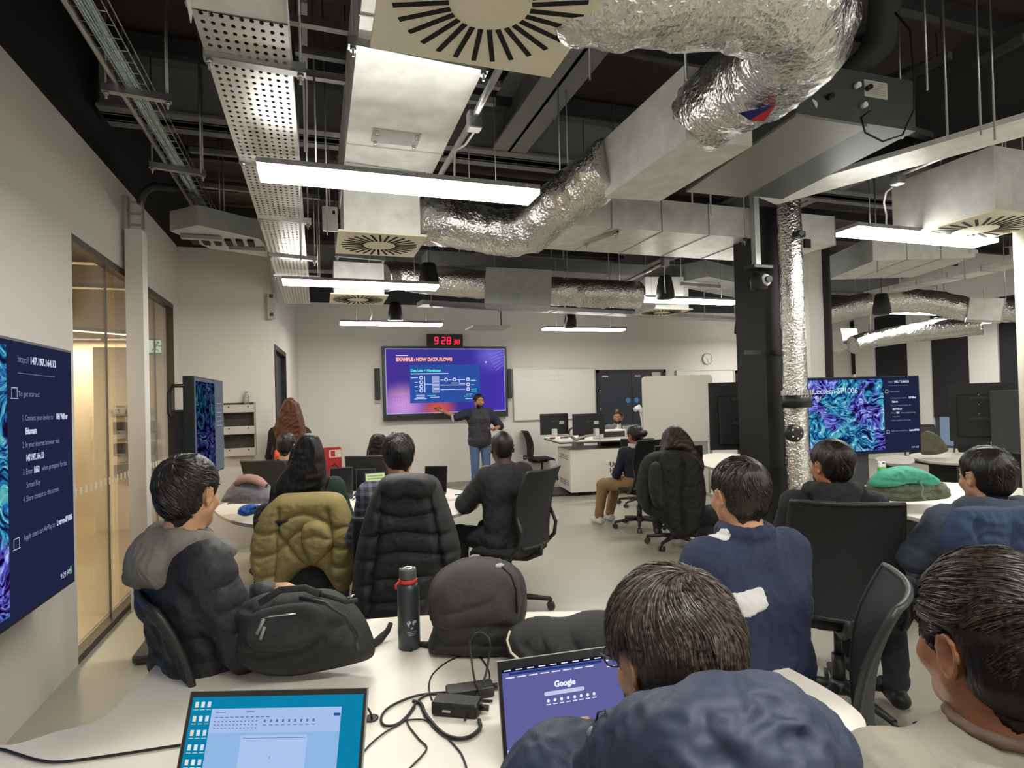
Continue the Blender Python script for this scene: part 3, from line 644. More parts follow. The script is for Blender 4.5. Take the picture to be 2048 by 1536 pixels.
# pendant cone speakers
sp0 = thing('pendant_speaker', 'x', 'speaker', (0, 0, 0))
MB().lathe((0, 0, 0), [(.10, 0), (.108, .01), (.1, .1), (.075, .24), (.062, .26), (.0, .262)], 24).build('speaker_cone', M_blackm, sp0)
MB().lathe((0, 0, -.004), [(.095, 0), (.095, .006)], 24).build('speaker_grille', mat('speaker_grille', '#0d0d0d', .7, bump=(300, .5)), sp0)
MB().tube([(0, 0, .26), (0, 0, 1.36)], .003, 5).build('suspension_cable', M_black, sp0)
for i, (x, y, d, lb) in enumerate([(791, 641, 8.3, 'black cone speaker above the lamp left of the digital clock'), (1141, 655, 9.3, 'black cone speaker above the lamp by the double door'), (1331, 597, 6.75, 'black cone speaker behind the rear lamp left of the pillar'), (858, 578, 5.9, 'nearest black cone speaker, at the right end of the second lamp'), (1482, 667, 9.7, 'black cone speaker just left of the pillar'), (1764, 628, 7.5, 'black cone speaker right of the pillar, above the colourful screen')]):
    o = sp0 if i == 0 else dup(sp0); o.location = tuple(at(x, y, d=d)); tag(o, lb, 'speaker', 'pendant cone speakers')
# white ceiling panel with four fixings
wp = at(975, 656, d=8.9)
t = thing('suspended_panel', 'flat pale panel with four fixings hung above the big screen', 'panel', wp)
MB().box(wp, (.58, .5, .03)).build('panel_body', mat('pale_panel', '#bdb9ae', .6), t)
for sx in (-1, 1):
    for sy in (-1, 1): MB().sphere(wp+V(sx*.25, sy*.2, -.018), .012, 8, 6).build('fixing_cap', M_whitep, t)
MB().tube([wp+V(.22, 0, 0), V(wp[0]+.22, wp[1], CZ-.01)], .008, 6).build('drop_tube', M_black, t)
# white access points
for (x, y, d, s, lb) in ((660, 438, 4.7, (.12, .03, .2), 'white box hung left of the second square diffuser'), (1640+300, 505, 6, (.1, .1, .04), 'small white sensor on a rail at the right')):
    p = at(x, y, d=d); t = thing('wireless_access_point', lb, 'access point', p); MB().rbox(p, s, .01).build('housing', M_whitep, t); MB().tube([p+V(0, 0, s[2]/2), V(p[0], p[1], CZ-.01)], .006, 6).build('drop_rod', M_zinc, t); MB().box(p+V(.03, -s[1]/2-.002, .05), (.02, .003, .03)).build('status_window', M_black, t)
p = at(543, 612, y=YS-.06)
t = thing('wall_mounted_sensor', 'slim grey box hanging at the end of the alcove wall', 'wall box', p)
MB().rbox(p, (.09, .05, .3), .01).build('housing', mat('grey_box', '#a3a19b', .5), t)
for dz in (-.1, .11): MB().box(p+V(0, -.028, dz), (.04, .004, .04)).build('vent_square', M_dgrey, t)
# ------------------------------------------------------------------ outline shapes with real thickness
def smooth_closed(P, sub=4):
    P = [np.asarray(p, float) for p in P]; n = len(P); o = []
    for i in range(n):
        p0, p1, p2, p3 = P[i-1], P[i], P[(i+1) % n], P[(i+2) % n]
        for k in range(sub):
            t = k/sub; o.append(.5*((2*p1)+(-p0+p2)*t+(2*p0-5*p1+4*p2-p3)*t*t+(-p0+3*p1-3*p2+p3)*t**3))
    return np.array(o)
def segdist(P, A, B):
    AB = B-A; L = (AB**2).sum(1)+1e-12; best = np.full(len(P), 1e9); near = np.zeros_like(P)
    for a, ab, l in zip(A, AB, L):
        t = np.clip(((P-a)@ab)/l, 0, 1); q = a+t[:, None]*ab; d = np.sqrt(((P-q)**2).sum(1)); k = d < best; best[k] = d[k]; near[k] = q[k]
    return best, near
def inside(P, Q):
    x, y = P[:, 0], P[:, 1]; c = np.zeros(len(P), bool); n = len(Q)
    for i in range(n):
        x1, y1 = Q[i]; x2, y2 = Q[(i+1) % n]
        k = ((y1 > y) != (y2 > y)) & (x < (x2-x1)*(y-y1)/(y2-y1+1e-15)+x1); c ^= k
    return c
def fnoise(P, f, seed=0):
    """cheap smooth noise -1..1 on points"""
    r = np.random.RandomState(seed); o = 0
    Q = P+.35/f*np.sin(P[:, ::-1]*f*1.7+seed)
    for _ in range(6):
        k = r.normal(size=P.shape[1]); k = k/np.linalg.norm(k)*f*r.uniform(.7, 1.5); o = o+np.sin(Q@k*6.28+r.uniform(0, 6.28))
    return o/3.2
def inflate(name, outline, d, m, parent=None, tf=.06, tb=.03, R=.08, g=.008, seams=(), sw=.012, sa=.5, wr=.004, wf=6, tilt=0., turn=0., seed=1, smoothp=True, planepts=None, lift=None):
    """a soft body with the given silhouette: outline in photo spots, standing at depth d; tf/tb thickness to the front/back"""
    C = at(np.mean([p[0] for p in outline]), np.mean([p[1] for p in outline]), d=d)
    n = -F0*V(1, 1, 0); n /= np.linalg.norm(n); n = rotz(turn) @ n
    U = np.cross(V(0, 0, 1), n); U /= np.linalg.norm(U)
    W = np.cross(n, U)
    if tilt: n, W = n*math.cos(tilt)+W*math.sin(tilt), W*math.cos(tilt)-n*math.sin(tilt)
    def P2(px, py):
        r = at(px, py, d=1)-CP; t = np.dot(C-CP, n)/np.dot(r, n); q = CP+r*t-C; return V(q@U, q@W)
    Q = np.array([P2(*p) for p in outline]); Q = smooth_closed(Q) if smoothp else Q
    lo = Q.min(0)-g; hi = Q.max(0)+g; nx = int((hi[0]-lo[0])/g)+2; ny = int((hi[1]-lo[1])/g)+2
    X, Y = np.meshgrid(lo[0]+np.arange(nx)*g, lo[1]+np.arange(ny)*g, indexing='ij'); P = np.stack([X.ravel(), Y.ravel()], 1)
    ins = inside(P, Q); dist = np.zeros(len(P)); near = P.copy()
    dist[ins], near[ins] = segdist(P[ins], Q, np.roll(Q, -1, 0))
    ok = ins & (dist > .3*g); ok = ok.reshape(nx, ny)
    cell = ok[:-1, :-1] & ok[1:, :-1] & ok[:-1, 1:] & ok[1:, 1:]
    cnt = np.zeros((nx, ny), int); cnt[:-1, :-1] += cell; cnt[1:, :-1] += cell; cnt[:-1, 1:] += cell; cnt[1:, 1:] += cell
    used = (cnt > 0).ravel(); bd = ((cnt > 0) & (cnt < 4)).ravel()
    s = np.clip(dist/R, 0, 1); prof = np.sqrt(np.clip(1-(1-s)**2, 0, 1))
    gr = np.ones(len(P))
    for sm in seams:
        S = np.array([P2(*p) for p in sm]); dd = np.full(len(P), 1e9); dd[used], _ = segdist(P[used], S[:-1], S[1:])
        gr *= (1-sa)+sa*np.sqrt(np.clip(1-(1-np.clip(dd/(sw*3.5), 0, 1))**2, 0, 1))
    nz = fnoise(P, wf, seed)*.6+(1-2*np.abs(fnoise(P, wf*1.6, seed+3)))*.5+.3*fnoise(P, wf*4, seed+5)
    hf = tf*prof*gr+wr*nz*prof; hb = tb*prof
    if lift is not None:
        Z = C[2]+P[:, 1]*W[2]
    P = np.where(bd[:, None], near, P)
    hf = np.where(bd, 0, hf); hb = np.where(bd, 0, hb)
    idx = -np.ones(len(P), int); ui = np.where(used)[0]; idx[ui] = np.arange(len(ui))
    Fv = C+P[ui, 0:1]*U+P[ui, 1:2]*W; front = Fv+hf[ui, None]*n; back = Fv-hb[ui, None]*n
    bidx = idx.copy(); inter = ui[~bd[ui]]; bidx[inter] = len(ui)+np.arange(len(inter))
    verts = np.concatenate([front, back[~bd[ui]]])
    ci, cj = np.where(cell); a = ci*ny+cj; b_ = (ci+1)*ny+cj; c_ = (ci+1)*ny+cj+1; e_ = ci*ny+cj+1
    f1 = np.stack([idx[a], idx[b_], idx[c_], idx[e_]], 1); f2 = np.stack([bidx[a], bidx[e_], bidx[c_], bidx[b_]], 1)
    if lift is not None: verts[:, 2] = np.maximum(verts[:, 2], lift)
    return meshobj(name, verts, np.concatenate([f1, f2]), m, parent, True)
def tabletop(poly, z, label, name='table', t=.025, legs=(), col=None, edge=None):
    P = smooth_closed([at(*p, z=z)[:2] for p in poly], 5)
    c = P.mean(0); th = thing(name, label, 'table', (c[0], c[1], 0))
    MB().prism([tuple(p) for p in P][::1 if area(P) > 0 else -1], z-t, z-.004).build('table_edge', mat('table_edge', '#a9a69e', .5), th)
    Pi = c+(P-c)*.999
    MB().prism([tuple(p) for p in Pi][::1 if area(P) > 0 else -1], z-.004, z).build('tabletop', M_white, th)
    for lx, ly, sz in legs:
        p = at(lx, ly, z=z) if not isinstance(lx, float) else V(lx, ly, 0)
        MB().box((p[0], p[1], (z-t)/2+.02), (.06, sz*.5, z-t-.05)).build('table_leg', M_dgrey, th)
        MB().rbox((p[0], p[1], .02), (.08, sz, .03), .02).build('table_foot', M_dgrey, th)
    return th
def area(P): return .5*np.sum(P[:, 0]*np.roll(P[:, 1], -1)-np.roll(P[:, 0], -1)*P[:, 1])
T1 = tabletop([(-90, 1500), (20, 1490), (110, 1464), (200, 1438), (262, 1382), (330, 1315), (400, 1290), (500, 1272), (620, 1254), (760, 1236), (920, 1228), (1100, 1223), (1260, 1226), (1420, 1256), (1540, 1316), (1690, 1400), (1730, 1470), (1600, 1590), (1300, 1680), (900, 1800), (300, 1860), (-300, 1800)], .74, 'big white wavy table in the foreground carrying laptops and black bags', legs=[(700, 1420, .6), (1300, 1420, .6)])
T2 = tabletop([(430, 1015), (462, 1002), (510, 993), (580, 987), (660, 984), (780, 980), (880, 976), (945, 987), (960, 1003), (930, 1022), (850, 1042), (760, 1037), (640, 1040), (540, 1049), (480, 1045), (440, 1030)], .74, 'white curved table behind the olive and black jackets', legs=[(520, 1015, .6), (840, 1010, .6)])
T3 = tabletop([(1722, 985), (1742, 1009), (1858, 1042), (1960, 1066), (2060, 1070), (2070, 985), (1950, 968), (1800, 962), (1735, 968)], .74, 'white table on the right with the green backpack on it', legs=[(1790, 1000, .6), (1985, 1020, .6)])
T4 = tabletop([(1818, 911), (1862, 923), (1935, 926), (1978, 920), (1968, 908), (1850, 905)], .74, 'far white table in front of the windows, beyond the colourful screen', legs=[(1890, 915, .6)])
T5 = tabletop([(1750, 916), (1775, 926), (1822, 927), (1826, 915), (1790, 910)], .74, 'small piece of white table behind the colourful screen', legs=[(1795, 918, .5)])
T6 = tabletop([(1396, 912), (1408, 930), (1460, 940), (1505, 935), (1500, 912), (1440, 906)], .74, 'white table behind the man with the white shoulder patch', legs=[(1450, 922, .4)])
# ------------------------------------------------------------------ task chair
M_mesh = mat('black_mesh_fabric', '#1d1d1e', .75, bump=(260, .6, .002), bumpk='vor')
M_cfr = mat('charcoal_chair_frame', '#232323', .45)
def make_chair():
    t = thing('task_chair', 'x', 'chair')
    # seat: cushion with a waterfall front
    nx, ny = 14, 14; vs = []; fs = []
    for lay in (0, 1):
        for i in range(nx+1):
            for j in range(ny+1):
                u = i/nx*2-1; v = j/ny*2-1; k = .94 if lay else 1.0
                r = 1-.10*abs(u)**4*abs(v)**4
                x = u*.235*r; y = v*.225*r+.0
                e = min(1, (1-max(abs(u), abs(v)))*5)
                z = (.475+.018*math.sqrt(max(e, 0))-.03*max(0, v-.5)**2*4+.012*abs(u)**2) if lay else .455-.03*max(0, v-.5)**2*4
                vs.append((x, y, z))
    n1 = (nx+1)*(ny+1)
    for i in range(nx):
        for j in range(ny):
            a = i*(ny+1)+j; fs.append((a, a+1, a+ny+2, a+ny+1)); a += n1; fs.append((a, a+ny+1, a+ny+2, a+1))
    ed = [i*(ny+1) for i in range(nx+1)]+[nx*(ny+1)+j for j in range(1, ny+1)]+[i*(ny+1)+ny for i in range(nx-1, -1, -1)]+[j for j in range(ny-1, 0, -1)]
    for a, b_ in zip(ed, ed[1:]+ed[:1]): fs.append((a, b_, b_+n1, a+n1))
    meshobj('seat', vs, fs, mat('black_seat_fabric', '#1a1a1b', .85, bump=(200, .4, .002)), t, True)
    # back: curved mesh panel, narrower at the foot
    def bp(u, v):       # u -1..1 across, v 0..1 up
        w_ = .175+.055*min(1, v*2.2)-.02*max(0, v-.8)*5*.5
        x = u*w_; z = .52+v*.54
        y = -.235-.05*v-.035*math.sin(v*PI)*(-1)*.3-.05*(1-u*u)*.9+.025*math.sin(v*PI*1.0+.3)-.05*max(0, v-.6)**2*3
        return V(x, y, z)
    nu, nv = 12, 16; vs = [bp(i/nu*2-1, j/nv) for i in range(nu+1) for j in range(nv+1)]; k = len(vs)
    vs += [v-V(0, .012, 0) for v in vs]
    fs = [(i*(nv+1)+j, (i+1)*(nv+1)+j, (i+1)*(nv+1)+j+1, i*(nv+1)+j+1) for i in range(nu) for j in range(nv)]
    fs += [tuple(a+k for a in f)[::-1] for f in fs]
    meshobj('backrest', vs, fs, M_mesh, t, True)
    edge = [bp(-1, j/nv) for j in range(nv+1)]+[bp(i/nu*2-1, 1) for i in range(1, nu+1)]+[bp(1, 1-j/nv) for j in range(1, nv+1)]+[bp(1-i/nu*2, 0) for i in range(1, nu)]
    MB().tube([e-V(0, .006, 0) for e in edge], .011, 8, closed=True).build('back_frame', M_cfr, t)
    for s in (-1, 1):
        MB().tube([bp(s, .42)-V(0, .01, 0), V(s*.235, -.27, .64), V(s*.245, -.25, .55), V(s*.24, -.17, .47), V(s*.2, -.06, .43), V(s*.1, 0, .415), V(0, 0, .41)], [.013, .014, .015, .016, .016, .016, .016], 8).build('side_loop', M_cfr, t)
    MB().tube([bp(0, .02)-V(0, .01, 0), V(0, -.27, .46), V(0, -.15, .41), V(0, 0, .40)], [.016, .022, .025, .03], 8).build('back_spine', M_cfr, t)
    MB().rbox((0, 0, .425), (.24, .2, .05), .04).build('tilt_mechanism', M_cfr, t)
    mb = MB(); mb.cyl((0, 0, .11), (0, 0, .26), .03, n=14).cyl((0, 0, .25), (0, 0, .41), .018, n=14); mb.build('gas_column', M_black, t)
    MB().lathe((0, 0, .07), [(.03, 0), (.05, .01), (.05, .05), (.035, .07)], 16).build('base_hub', M_cfr, t)
    for i in range(5):
        a = 2*PI*i/5+.3; R = rotz(a); L = .30
        m_ = MB(); m_.tube([R @ V(.03, 0, .105), R @ V(.15, 0, .1), R @ V(L, 0, .078)], [.026, .022, .016], 8); m_.cyl(R @ V(L, 0, .085), R @ V(L, 0, .045), .011, n=8)
        leg = m_.build('base_leg', M_cfr, t)
        c = MB()
        for s in (-1, 1): c.cyl(R @ V(L, s*.008, .029), R @ V(L, s*.026, .029), .029, n=16)
        c.build('caster', mat('caster_grey', '#3a3a3a', .5), leg)
    return t
chair0 = make_chair(); chair_n = [0]
def place_chair(p, rz, label, group='black mesh task chairs', h=0.):
    o = chair0 if chair_n[0] == 0 else dup(chair0); chair_n[0] += 1
    o.location = (float(p[0]), float(p[1]), 0); o.rotation_euler[2] = rz; tag(o, label, 'chair', group); return o
# ------------------------------------------------------------------ screens
M_screenoff = mat('dark_screen_glass', '#0c0c10', .15)
def painting(name='abstract_sea_picture'):
    """procedural brush-stroke picture in blue, teal and violet, lit as a screen"""
    if name in _M: return _M[name]
    m = bpy.data.materials.new(name); m.use_nodes = True; nt = m.node_tree; N = nt.nodes; L = nt.links; N.clear()
    tc = N.new('ShaderNodeTexCoord'); n0 = N.new('ShaderNodeTexNoise'); n0.inputs['Scale'].default_value = 3.2; n0.inputs['Detail'].default_value = 2; L.new(tc.outputs['Object'], n0.inputs['Vector'])
    mx = N.new('ShaderNodeVectorMath'); mx.operation = 'MULTIPLY_ADD'; L.new(n0.outputs['Color'], mx.inputs[0]); mx.inputs[1].default_value = (.5, .5, .5); L.new(tc.outputs['Object'], mx.inputs[2])
    mp = N.new('ShaderNodeMapping'); mp.inputs['Scale'].default_value = (8, 8, 17); mp.inputs['Rotation'].default_value = (.3, .7, .4); L.new(mx.outputs[0], mp.inputs[0])
    v = N.new('ShaderNodeTexNoise'); v.inputs['Scale'].default_value = 1.3; v.inputs['Detail'].default_value = 6; v.inputs['Roughness'].default_value = .62; v.inputs['Distortion'].default_value = 1.2; L.new(mp.outputs[0], v.inputs['Vector'])
    r = N.new('ShaderNodeValToRGB'); cr = r.color_ramp; cr.elements[0].position = .43; cr.elements[0].color = (.005, .012, .05, 1); cr.elements[1].position = .66; cr.elements[1].color = (.55, .85, .9, 1)
    for p, c in ((.44, (.01, .06, .2)), (.5, (.02, .16, .42)), (.55, (.04, .42, .62)), (.6, (.12, .5, .45))): e = cr.elements.new(p); e.color = (*c, 1)
    L.new(v.outputs['Fac'], r.inputs[0])
    r2 = N.new('ShaderNodeValToRGB'); c2 = r2.color_ramp; c2.elements[0].position = .45; c2.elements[0].color = (.01, .0, .03, 1); c2.elements[1].position = .68; c2.elements[1].color = (.8, .75, .95, 1)
    for p, c in ((.46, (.05, .03, .3)), (.54, (.13, .12, .62)), (.6, (.2, .35, .9))): e = c2.elements.new(p); e.color = (*c, 1)
    L.new(v.outputs['Fac'], r2.inputs[0])
    n2 = N.new('ShaderNodeTexNoise'); n2.inputs['Scale'].default_value = 2.6; L.new(tc.outputs['Object'], n2.inputs['Vector'])
    mr = N.new('ShaderNodeMapRange'); mr.inputs[1].default_value = .46; mr.inputs[2].default_value = .56; L.new(n2.outputs['Fac'], mr.inputs[0])
    mc = N.new('ShaderNodeMixRGB'); L.new(mr.outputs[0], mc.inputs[0]); L.new(r.outputs[0], mc.inputs[1]); L.new(r2.outputs[0], mc.inputs[2])
    e = N.new('ShaderNodeEmission'); e.inputs[1].default_value = .85; L.new(mc.outputs[0], e.inputs[0]); o = N.new('ShaderNodeOutputMaterial'); L.new(e.outputs[0], o.inputs[0]); _M[name] = m; return m
E_navy = emat('screen_navy', '#1f2540', 1.); E_txt = emat('screen_lettering', '#c9d4ec', 1.); E_txtd = emat('screen_lettering_dim', '#7f8bab', 1.)
def welcome_screen(fr, t, big=True):
    """lock screen: picture on the left, panel of instructions on the right"""
    mb = MB(); fr.body(mb, .05, -.002, .012); mb.build('screen_casing', M_black, t)
    mb = MB(); fr.rect(mb, .0, .0, 1, 1, .001); mb.build('screen_panel', E_navy, t)
    mb = MB(); fr.rect(mb, .01, .02, .675, .97, .0016); mb.build('screen_picture', painting(), t)
    w_, h_ = fr.w, fr.h; tt = MB(); td = MB()
    if big:
        a = MB(); fr.text(a, 'Lectern-SP1006', .05, .2, h_*.105, .003); fr.text(a, '1663', .06, .27, h_*.05, .003); a.build('screen_title', emat('screen_white', '#eef4ff', 1.), t)
    s = h_*.036
    fr.text(td, 'http://', .72, .075, s, .003); fr.text(tt, '147.197.164.13', .775, .075, s*1.05, .003, .002)
    fr.line(td, .72, .115, .9, .115, .002, .003)
    fr.text(td, 'To get started:', .72, .2, s*.8, .003)
    L_ = [('1. Connect your device to', .735, .29, 'UH Wifi or', .905), ('', 0, .34, 'Eduroam', .75), ('2. In your internet browser visit', .735, .39, '', 0), ('', 0, .44, '147.197.164.13', .75), ('3. Enter', .735, .49, '1663', .785), ('when prompted for the', .825, .49, '', 0), ('Screen Key', .75, .54, '', 0), ('4. Share content to this screen', .735, .59, '', 0), ('Apple users can AirPlay to', .735, .73, 'Lectern-SP1006', .9)]
    for a_, u, v, b_, u2 in L_:
        if a_: ln = MB(); fr.text(ln, a_, u, v, s*.86, .003, 0, 'LEFT', .8); ln.build('text_line', E_txtd, t)
        if b_: ln = MB(); fr.text(ln, b_, u2, v, s*.9, .003, .002, 'LEFT', .75); ln.build('text_line', E_txt, t)
    for v in (.17, .71):
        ic = MB()
        for q in ((.693, v, .716, v), (.693, v, .693, v+.035), (.716, v, .716, v+.035), (.688, v+.038, .721, v+.038)): fr.line(ic, *q, .003, .003)
        ic.build('screen_icon', E_txt, t)
    ln = MB(); fr.text(ln, '9:29 AM', .915, .96, s*.9, .003); ln.build('clock_text', E_txt, t)
    tt.build('screen_lettering', E_txt, t); td.build('small_lettering', E_txtd, t)
    g = MB(); fr.rect(g, .972, .93, .98, .965, .003); g.build('status_mark', emat('screen_green', '#4fb05a', 1.), t)
# left wall screen (partly outside the frame)
XS = -1.22; pA = at(141, 706, x=XS); pB = at(141, 1164, x=XS); hS = pA[2]-pB[2]; wS = hS*1.74
t = thing('wall_display', 'large dark wall display on the left with white login instructions', 'display', (XS, pA[1]-wS/2, pB[2]))
fr = Fr(V(XS, pA[1]-wS, pA[2]), (0, 1, 0), (0, 0, 1), wS, hS); welcome_screen(fr, t)
MB().box((XS-.1, pA[1]-wS/2, (pA[2]+pB[2])/2), (.1, .5, .4)).build('wall_mount', M_black, t)
# presentation screen
pA = at(764, 692, y=YB-.12); pB = at(1013, 699, y=YB-.12); pD = at(768, 842, y=YB-.12); wS = pB[0]-pA[0]; hS = pA[2]-pD[2]-.03
t = thing('presentation_display', 'big wall display showing a purple slide about data flows', 'display', ((pA[0]+pB[0])/2, YB-.1, pD[2]))
fo = Fr(pA, (1, 0, 0), (0, 0, 1), wS, hS+.03); mb = MB(); fo.body(mb, .1); mb.build('screen_casing', M_black, t)
fr = Fr(fo.p(.022, .035, .004), (1, 0, 0), (0, 0, 1), wS*.956, hS*.9); w_, h_ = fr.w, fr.h
def slide():
    m = bpy.data.materials.new('slide_background'); m.use_nodes = True; nt = m.node_tree; N = nt.nodes; L = nt.links; N.clear()
    tc = N.new('ShaderNodeTexCoord'); sx = N.new('ShaderNodeSeparateXYZ'); L.new(tc.outputs['Generated'], sx.inputs[0])
    r = N.new('ShaderNodeValToRGB'); L.new(sx.outputs['X'], r.inputs[0]); c = r.color_ramp; c.elements[0].color = (*hexc('#4a3596'), 1); c.elements[1].color = (*hexc('#4a33b0'), 1)
    e0 = c.elements.new(.45); e0.color = (*hexc('#35388c'), 1)
    def glow(cx, cz, rad, col, prev, amt=1.):
        d = N.new('ShaderNodeVectorMath'); d.operation = 'DISTANCE'; cm = N.new('ShaderNodeCombineXYZ'); mu = N.new('ShaderNodeMath'); mu.operation = 'MULTIPLY'; mu.inputs[1].default_value = 1.7
        L.new(sx.outputs['X'], mu.inputs[0]); L.new(mu.outputs[0], cm.inputs[0]); L.new(sx.outputs['Z'], cm.inputs[2]); L.new(cm.outputs[0], d.inputs[0]); d.inputs[1].default_value = (cx*1.7, 0, cz)
        mr = N.new('ShaderNodeMapRange'); mr.interpolation_type = 'SMOOTHSTEP'; mr.inputs[1].default_value = rad; mr.inputs[2].default_value = 0; mr.inputs[4].default_value = amt; L.new(d.outputs['Value'], mr.inputs[0])
        mx = N.new('ShaderNodeMixRGB'); L.new(mr.outputs[0], mx.inputs[0]); L.new(prev, mx.inputs[1]); mx.inputs[2].default_value = (*hexc(col), 1); return mx.outputs[0]
    o = glow(.13, .12, .42, '#f0b2e0', r.outputs[0], .9); o = glow(.42, .06, .32, '#d65a40', o); o = glow(.9, .9, .35, '#8f86f0', o, .5)
    e = N.new('ShaderNodeEmission'); e.inputs[1].default_value = .95; L.new(o, e.inputs[0]); q = N.new('ShaderNodeOutputMaterial'); L.new(e.outputs[0], q.inputs[0]); return m
mb = MB(); fr.rect(mb, 0, 0, 1, 1, .0); mb.build('slide_background', slide(), t)
mb = MB()
for q in ((0, .004, 1, .004), (0, .996, 1, .996), (.002, 0, .002, 1), (.998, 0, .998, 1)): fr.line(mb, *q, .012, .002)
mb.build('slide_border', emat('pale_border', '#a9b4ea', 1.), t)
mb = MB()
for i in range(30):
    for j in range(17):
        if j*1.0 > 17-12+abs(i-4)*.06 or j > 9: fr.line(mb, .02+i*.0095, .58+j*.0245, .02+i*.0095, .58+j*.0245+.006, .008, .003)
for i in range(30): fr.line(mb, .02+i*.0095, .72, .02+i*.0095, .97, .003, .0025)
for j in range(11): fr.line(mb, .02, .72+j*.025, .3, .72+j*.025, .003, .0025)
mb.build('slide_dot_grid', emat('slide_grid', '#7d4fe0', 1.), t)
mb = MB()
for i in range(6): fr.line(mb, .99, .03+i*.045, .86+i*.012, .10+i*.05, .012, .003)
mb.build('slide_corner_rays', emat('slide_rays', '#8378e2', 1.), t)
mb = MB(); fr.text(mb, 'EXAMPLE : HOW DATA FLOWS', .085, .19, h_*.072, .004, .006, 'LEFT', .86); mb.build('slide_title', emat('slide_title_orange', '#ffb4a0', 1.), t)
mb = MB(); fr.line(mb, .085, .105, .18, .105, .012, .004); fr.rect(mb, .83, .2, .84, .225, .004); mb.build('title_rule', emat('screen_white'), t)
mb = MB(); fr.rect(mb, .19, .25, .78, .84, .003); mb.build('diagram_panel', emat('slide_panel_blue', '#2f4f9f', 1.), t)
mb = MB(); fr.text(mb, 'Data Lake + Warehouse', .2, .355, h_*.052, .005, .003, 'LEFT', .9)
for u, v, u2 in ((.33, .73, .4), (.64, .75, .7), (.7, .5, .74), (.7, .57, .73), (.7, .64, .75), (.7, .67, .75)): fr.line(mb, u, v, u2, v, .014, .005)
mb.build('diagram_heading', emat('slide_cyan', '#5fe6dc', 1.), t)
mb = MB(); fr.line(mb, .2, .388, .51, .388, .014, .005)
for v in (.45, .52, .585, .65):
    fr.line(mb, .2+.03*(v > .46), v, .255, v, .010, .005); fr.disc(mb, .283, v, .035, .005, 12, .02)
fr.line(mb, .312, .43, .312, .68, .012, .005); fr.line(mb, .312, .55, .37, .55, .01, .005)
for k in range(13):
    for z in range(6): fr.line(mb, .372+z*.01, .435+k*.02+(.006 if z % 2 else 0), .382+z*.01, .435+k*.02+(0 if z % 2 else .006), .010, .005)
for q in ((.44, .488, .47, .488), (.51, .488, .54, .488), (.58, .488, .65, .488), (.6, .488, .6, .55), (.6, .55, .65, .55), (.44, .57, .65, .57), (.44, .64, .65, .64), (.24, .72, .31, .72), (.24, .75, .31, .75), (.225, .775, .325, .775), (.355, .755, .43, .755), (.53, .54, .59, .54), (.65, .79, .71, .79), (.655, .72, .71, .72), (.7, .51, .75, .51)): fr.line(mb, *q, .010, .005)
for u, v in ((.49, .485), (.56, .485), (.675, .485), (.675, .565), (.675, .64)): fr.disc(mb, u, v, .035, .005, 10, .018)
mb.build('diagram_drawing', emat('slide_diagram_white', '#dfe6ff', 1.), t)
for k, x in enumerate(((749, 737, 761, 799), (1014, 738, 1024, 796))):
    a_ = at(x[0], x[1], y=YB-.08); c_ = at(x[2], x[3], y=YB-.08)
    s_ = thing('soundbar_speaker', ['slim black speaker on the wall left of the big display', 'slim black speaker on the wall right of the big display'][k], 'speaker', ((a_[0]+c_[0])/2, YB-.04, c_[2]))
    MB().rbox(((a_[0]+c_[0])/2, YB-.05, (a_[2]+c_[2])/2), (abs(c_[0]-a_[0]), .09, a_[2]-c_[2]), .015).build('speaker_body', M_blackm, s_)
    MB().box(((a_[0]+c_[0])/2, YB-.02, c_[2]-.03), (abs(c_[0]-a_[0])*.9, .04, .06)).build('wall_bracket', mat('grey_box'), s_)
# digital clock
a_ = at(854, 668, y=YB-.1); c_ = at(926, 692, y=YB-.1)
t = thing('digital_clock', 'black digital wall clock with red figures above the big display', 'clock', ((a_[0]+c_[0])/2, YB-.05, c_[2]))
fr = Fr(a_, (1, 0, 0), (0, 0, 1), c_[0]-a_[0], a_[2]-c_[2]+.015); mb = MB(); fr.body(mb, .06); mb.build('clock_case', M_blackm, t)
SEG = {'0': 'abcdef', '2': 'abged', '3': 'abgcd', '8': 'abcdefg', '9': 'abcdfg'}
mb = MB()
def seg7(ch, u, v, w_, h_, th):
    P = {'a': (0, 0, 1, 0), 'g': (0, .5, 1, .5), 'd': (0, 1, 1, 1), 'f': (0, 0, 0, .5), 'b': (1, 0, 1, .5), 'e': (0, .5, 0, 1), 'c': (1, .5, 1, 1)}
    for s in SEG[ch]:
        a, b_, c, d = P[s]; sk = lambda y: (1-y)*.012; fr.line(mb, u+a*w_+sk(b_), v+b_*h_, u+c*w_+sk(d), v+d*h_, th, .003)
for ch, u, v, w_, h_ in (('9', .2, .26, .09, .5), ('2', .4, .26, .09, .5), ('8', .55, .26, .09, .5), ('3', .73, .45, .065, .32), ('8', .83, .45, .065, .32)): seg7(ch, u, v, w_, h_, .02 if h_ > .4 else .015)
mb.build('red_figures', emat('red_digits', '#ff2a48', 1.6), t)
# analogue clock
c_ = at(1413, 718, y=YB); t = thing('wall_clock', 'round white analogue clock on the back wall', 'clock', (c_[0], YB-.03, c_[2]))
MB().lathe((c_[0], YB, c_[2]), [(.118, 0), (.118, .03), (.108, .035)], 28, (0, -1, 0)).build('clock_face', mat('clock_face', '#c9c7c0', .5), t)
MB().tube([(c_[0]+.115*math.cos(a*PI/16), YB-.034, c_[2]+.115*math.sin(a*PI/16)) for a in range(32)], .008, 6, closed=True).build('clock_rim', mat('clock_rim', '#8a8985', .4), t)
MB().beam((c_[0], YB-.038, c_[2]), (c_[0]-.05, YB-.038, c_[2]+.03), .008, .003).build('hour_hand', M_dgrey, t)
MB().beam((c_[0], YB-.04, c_[2]), (c_[0]+.01, YB-.04, c_[2]-.09), .006, .003).build('minute_hand', M_dgrey, t)
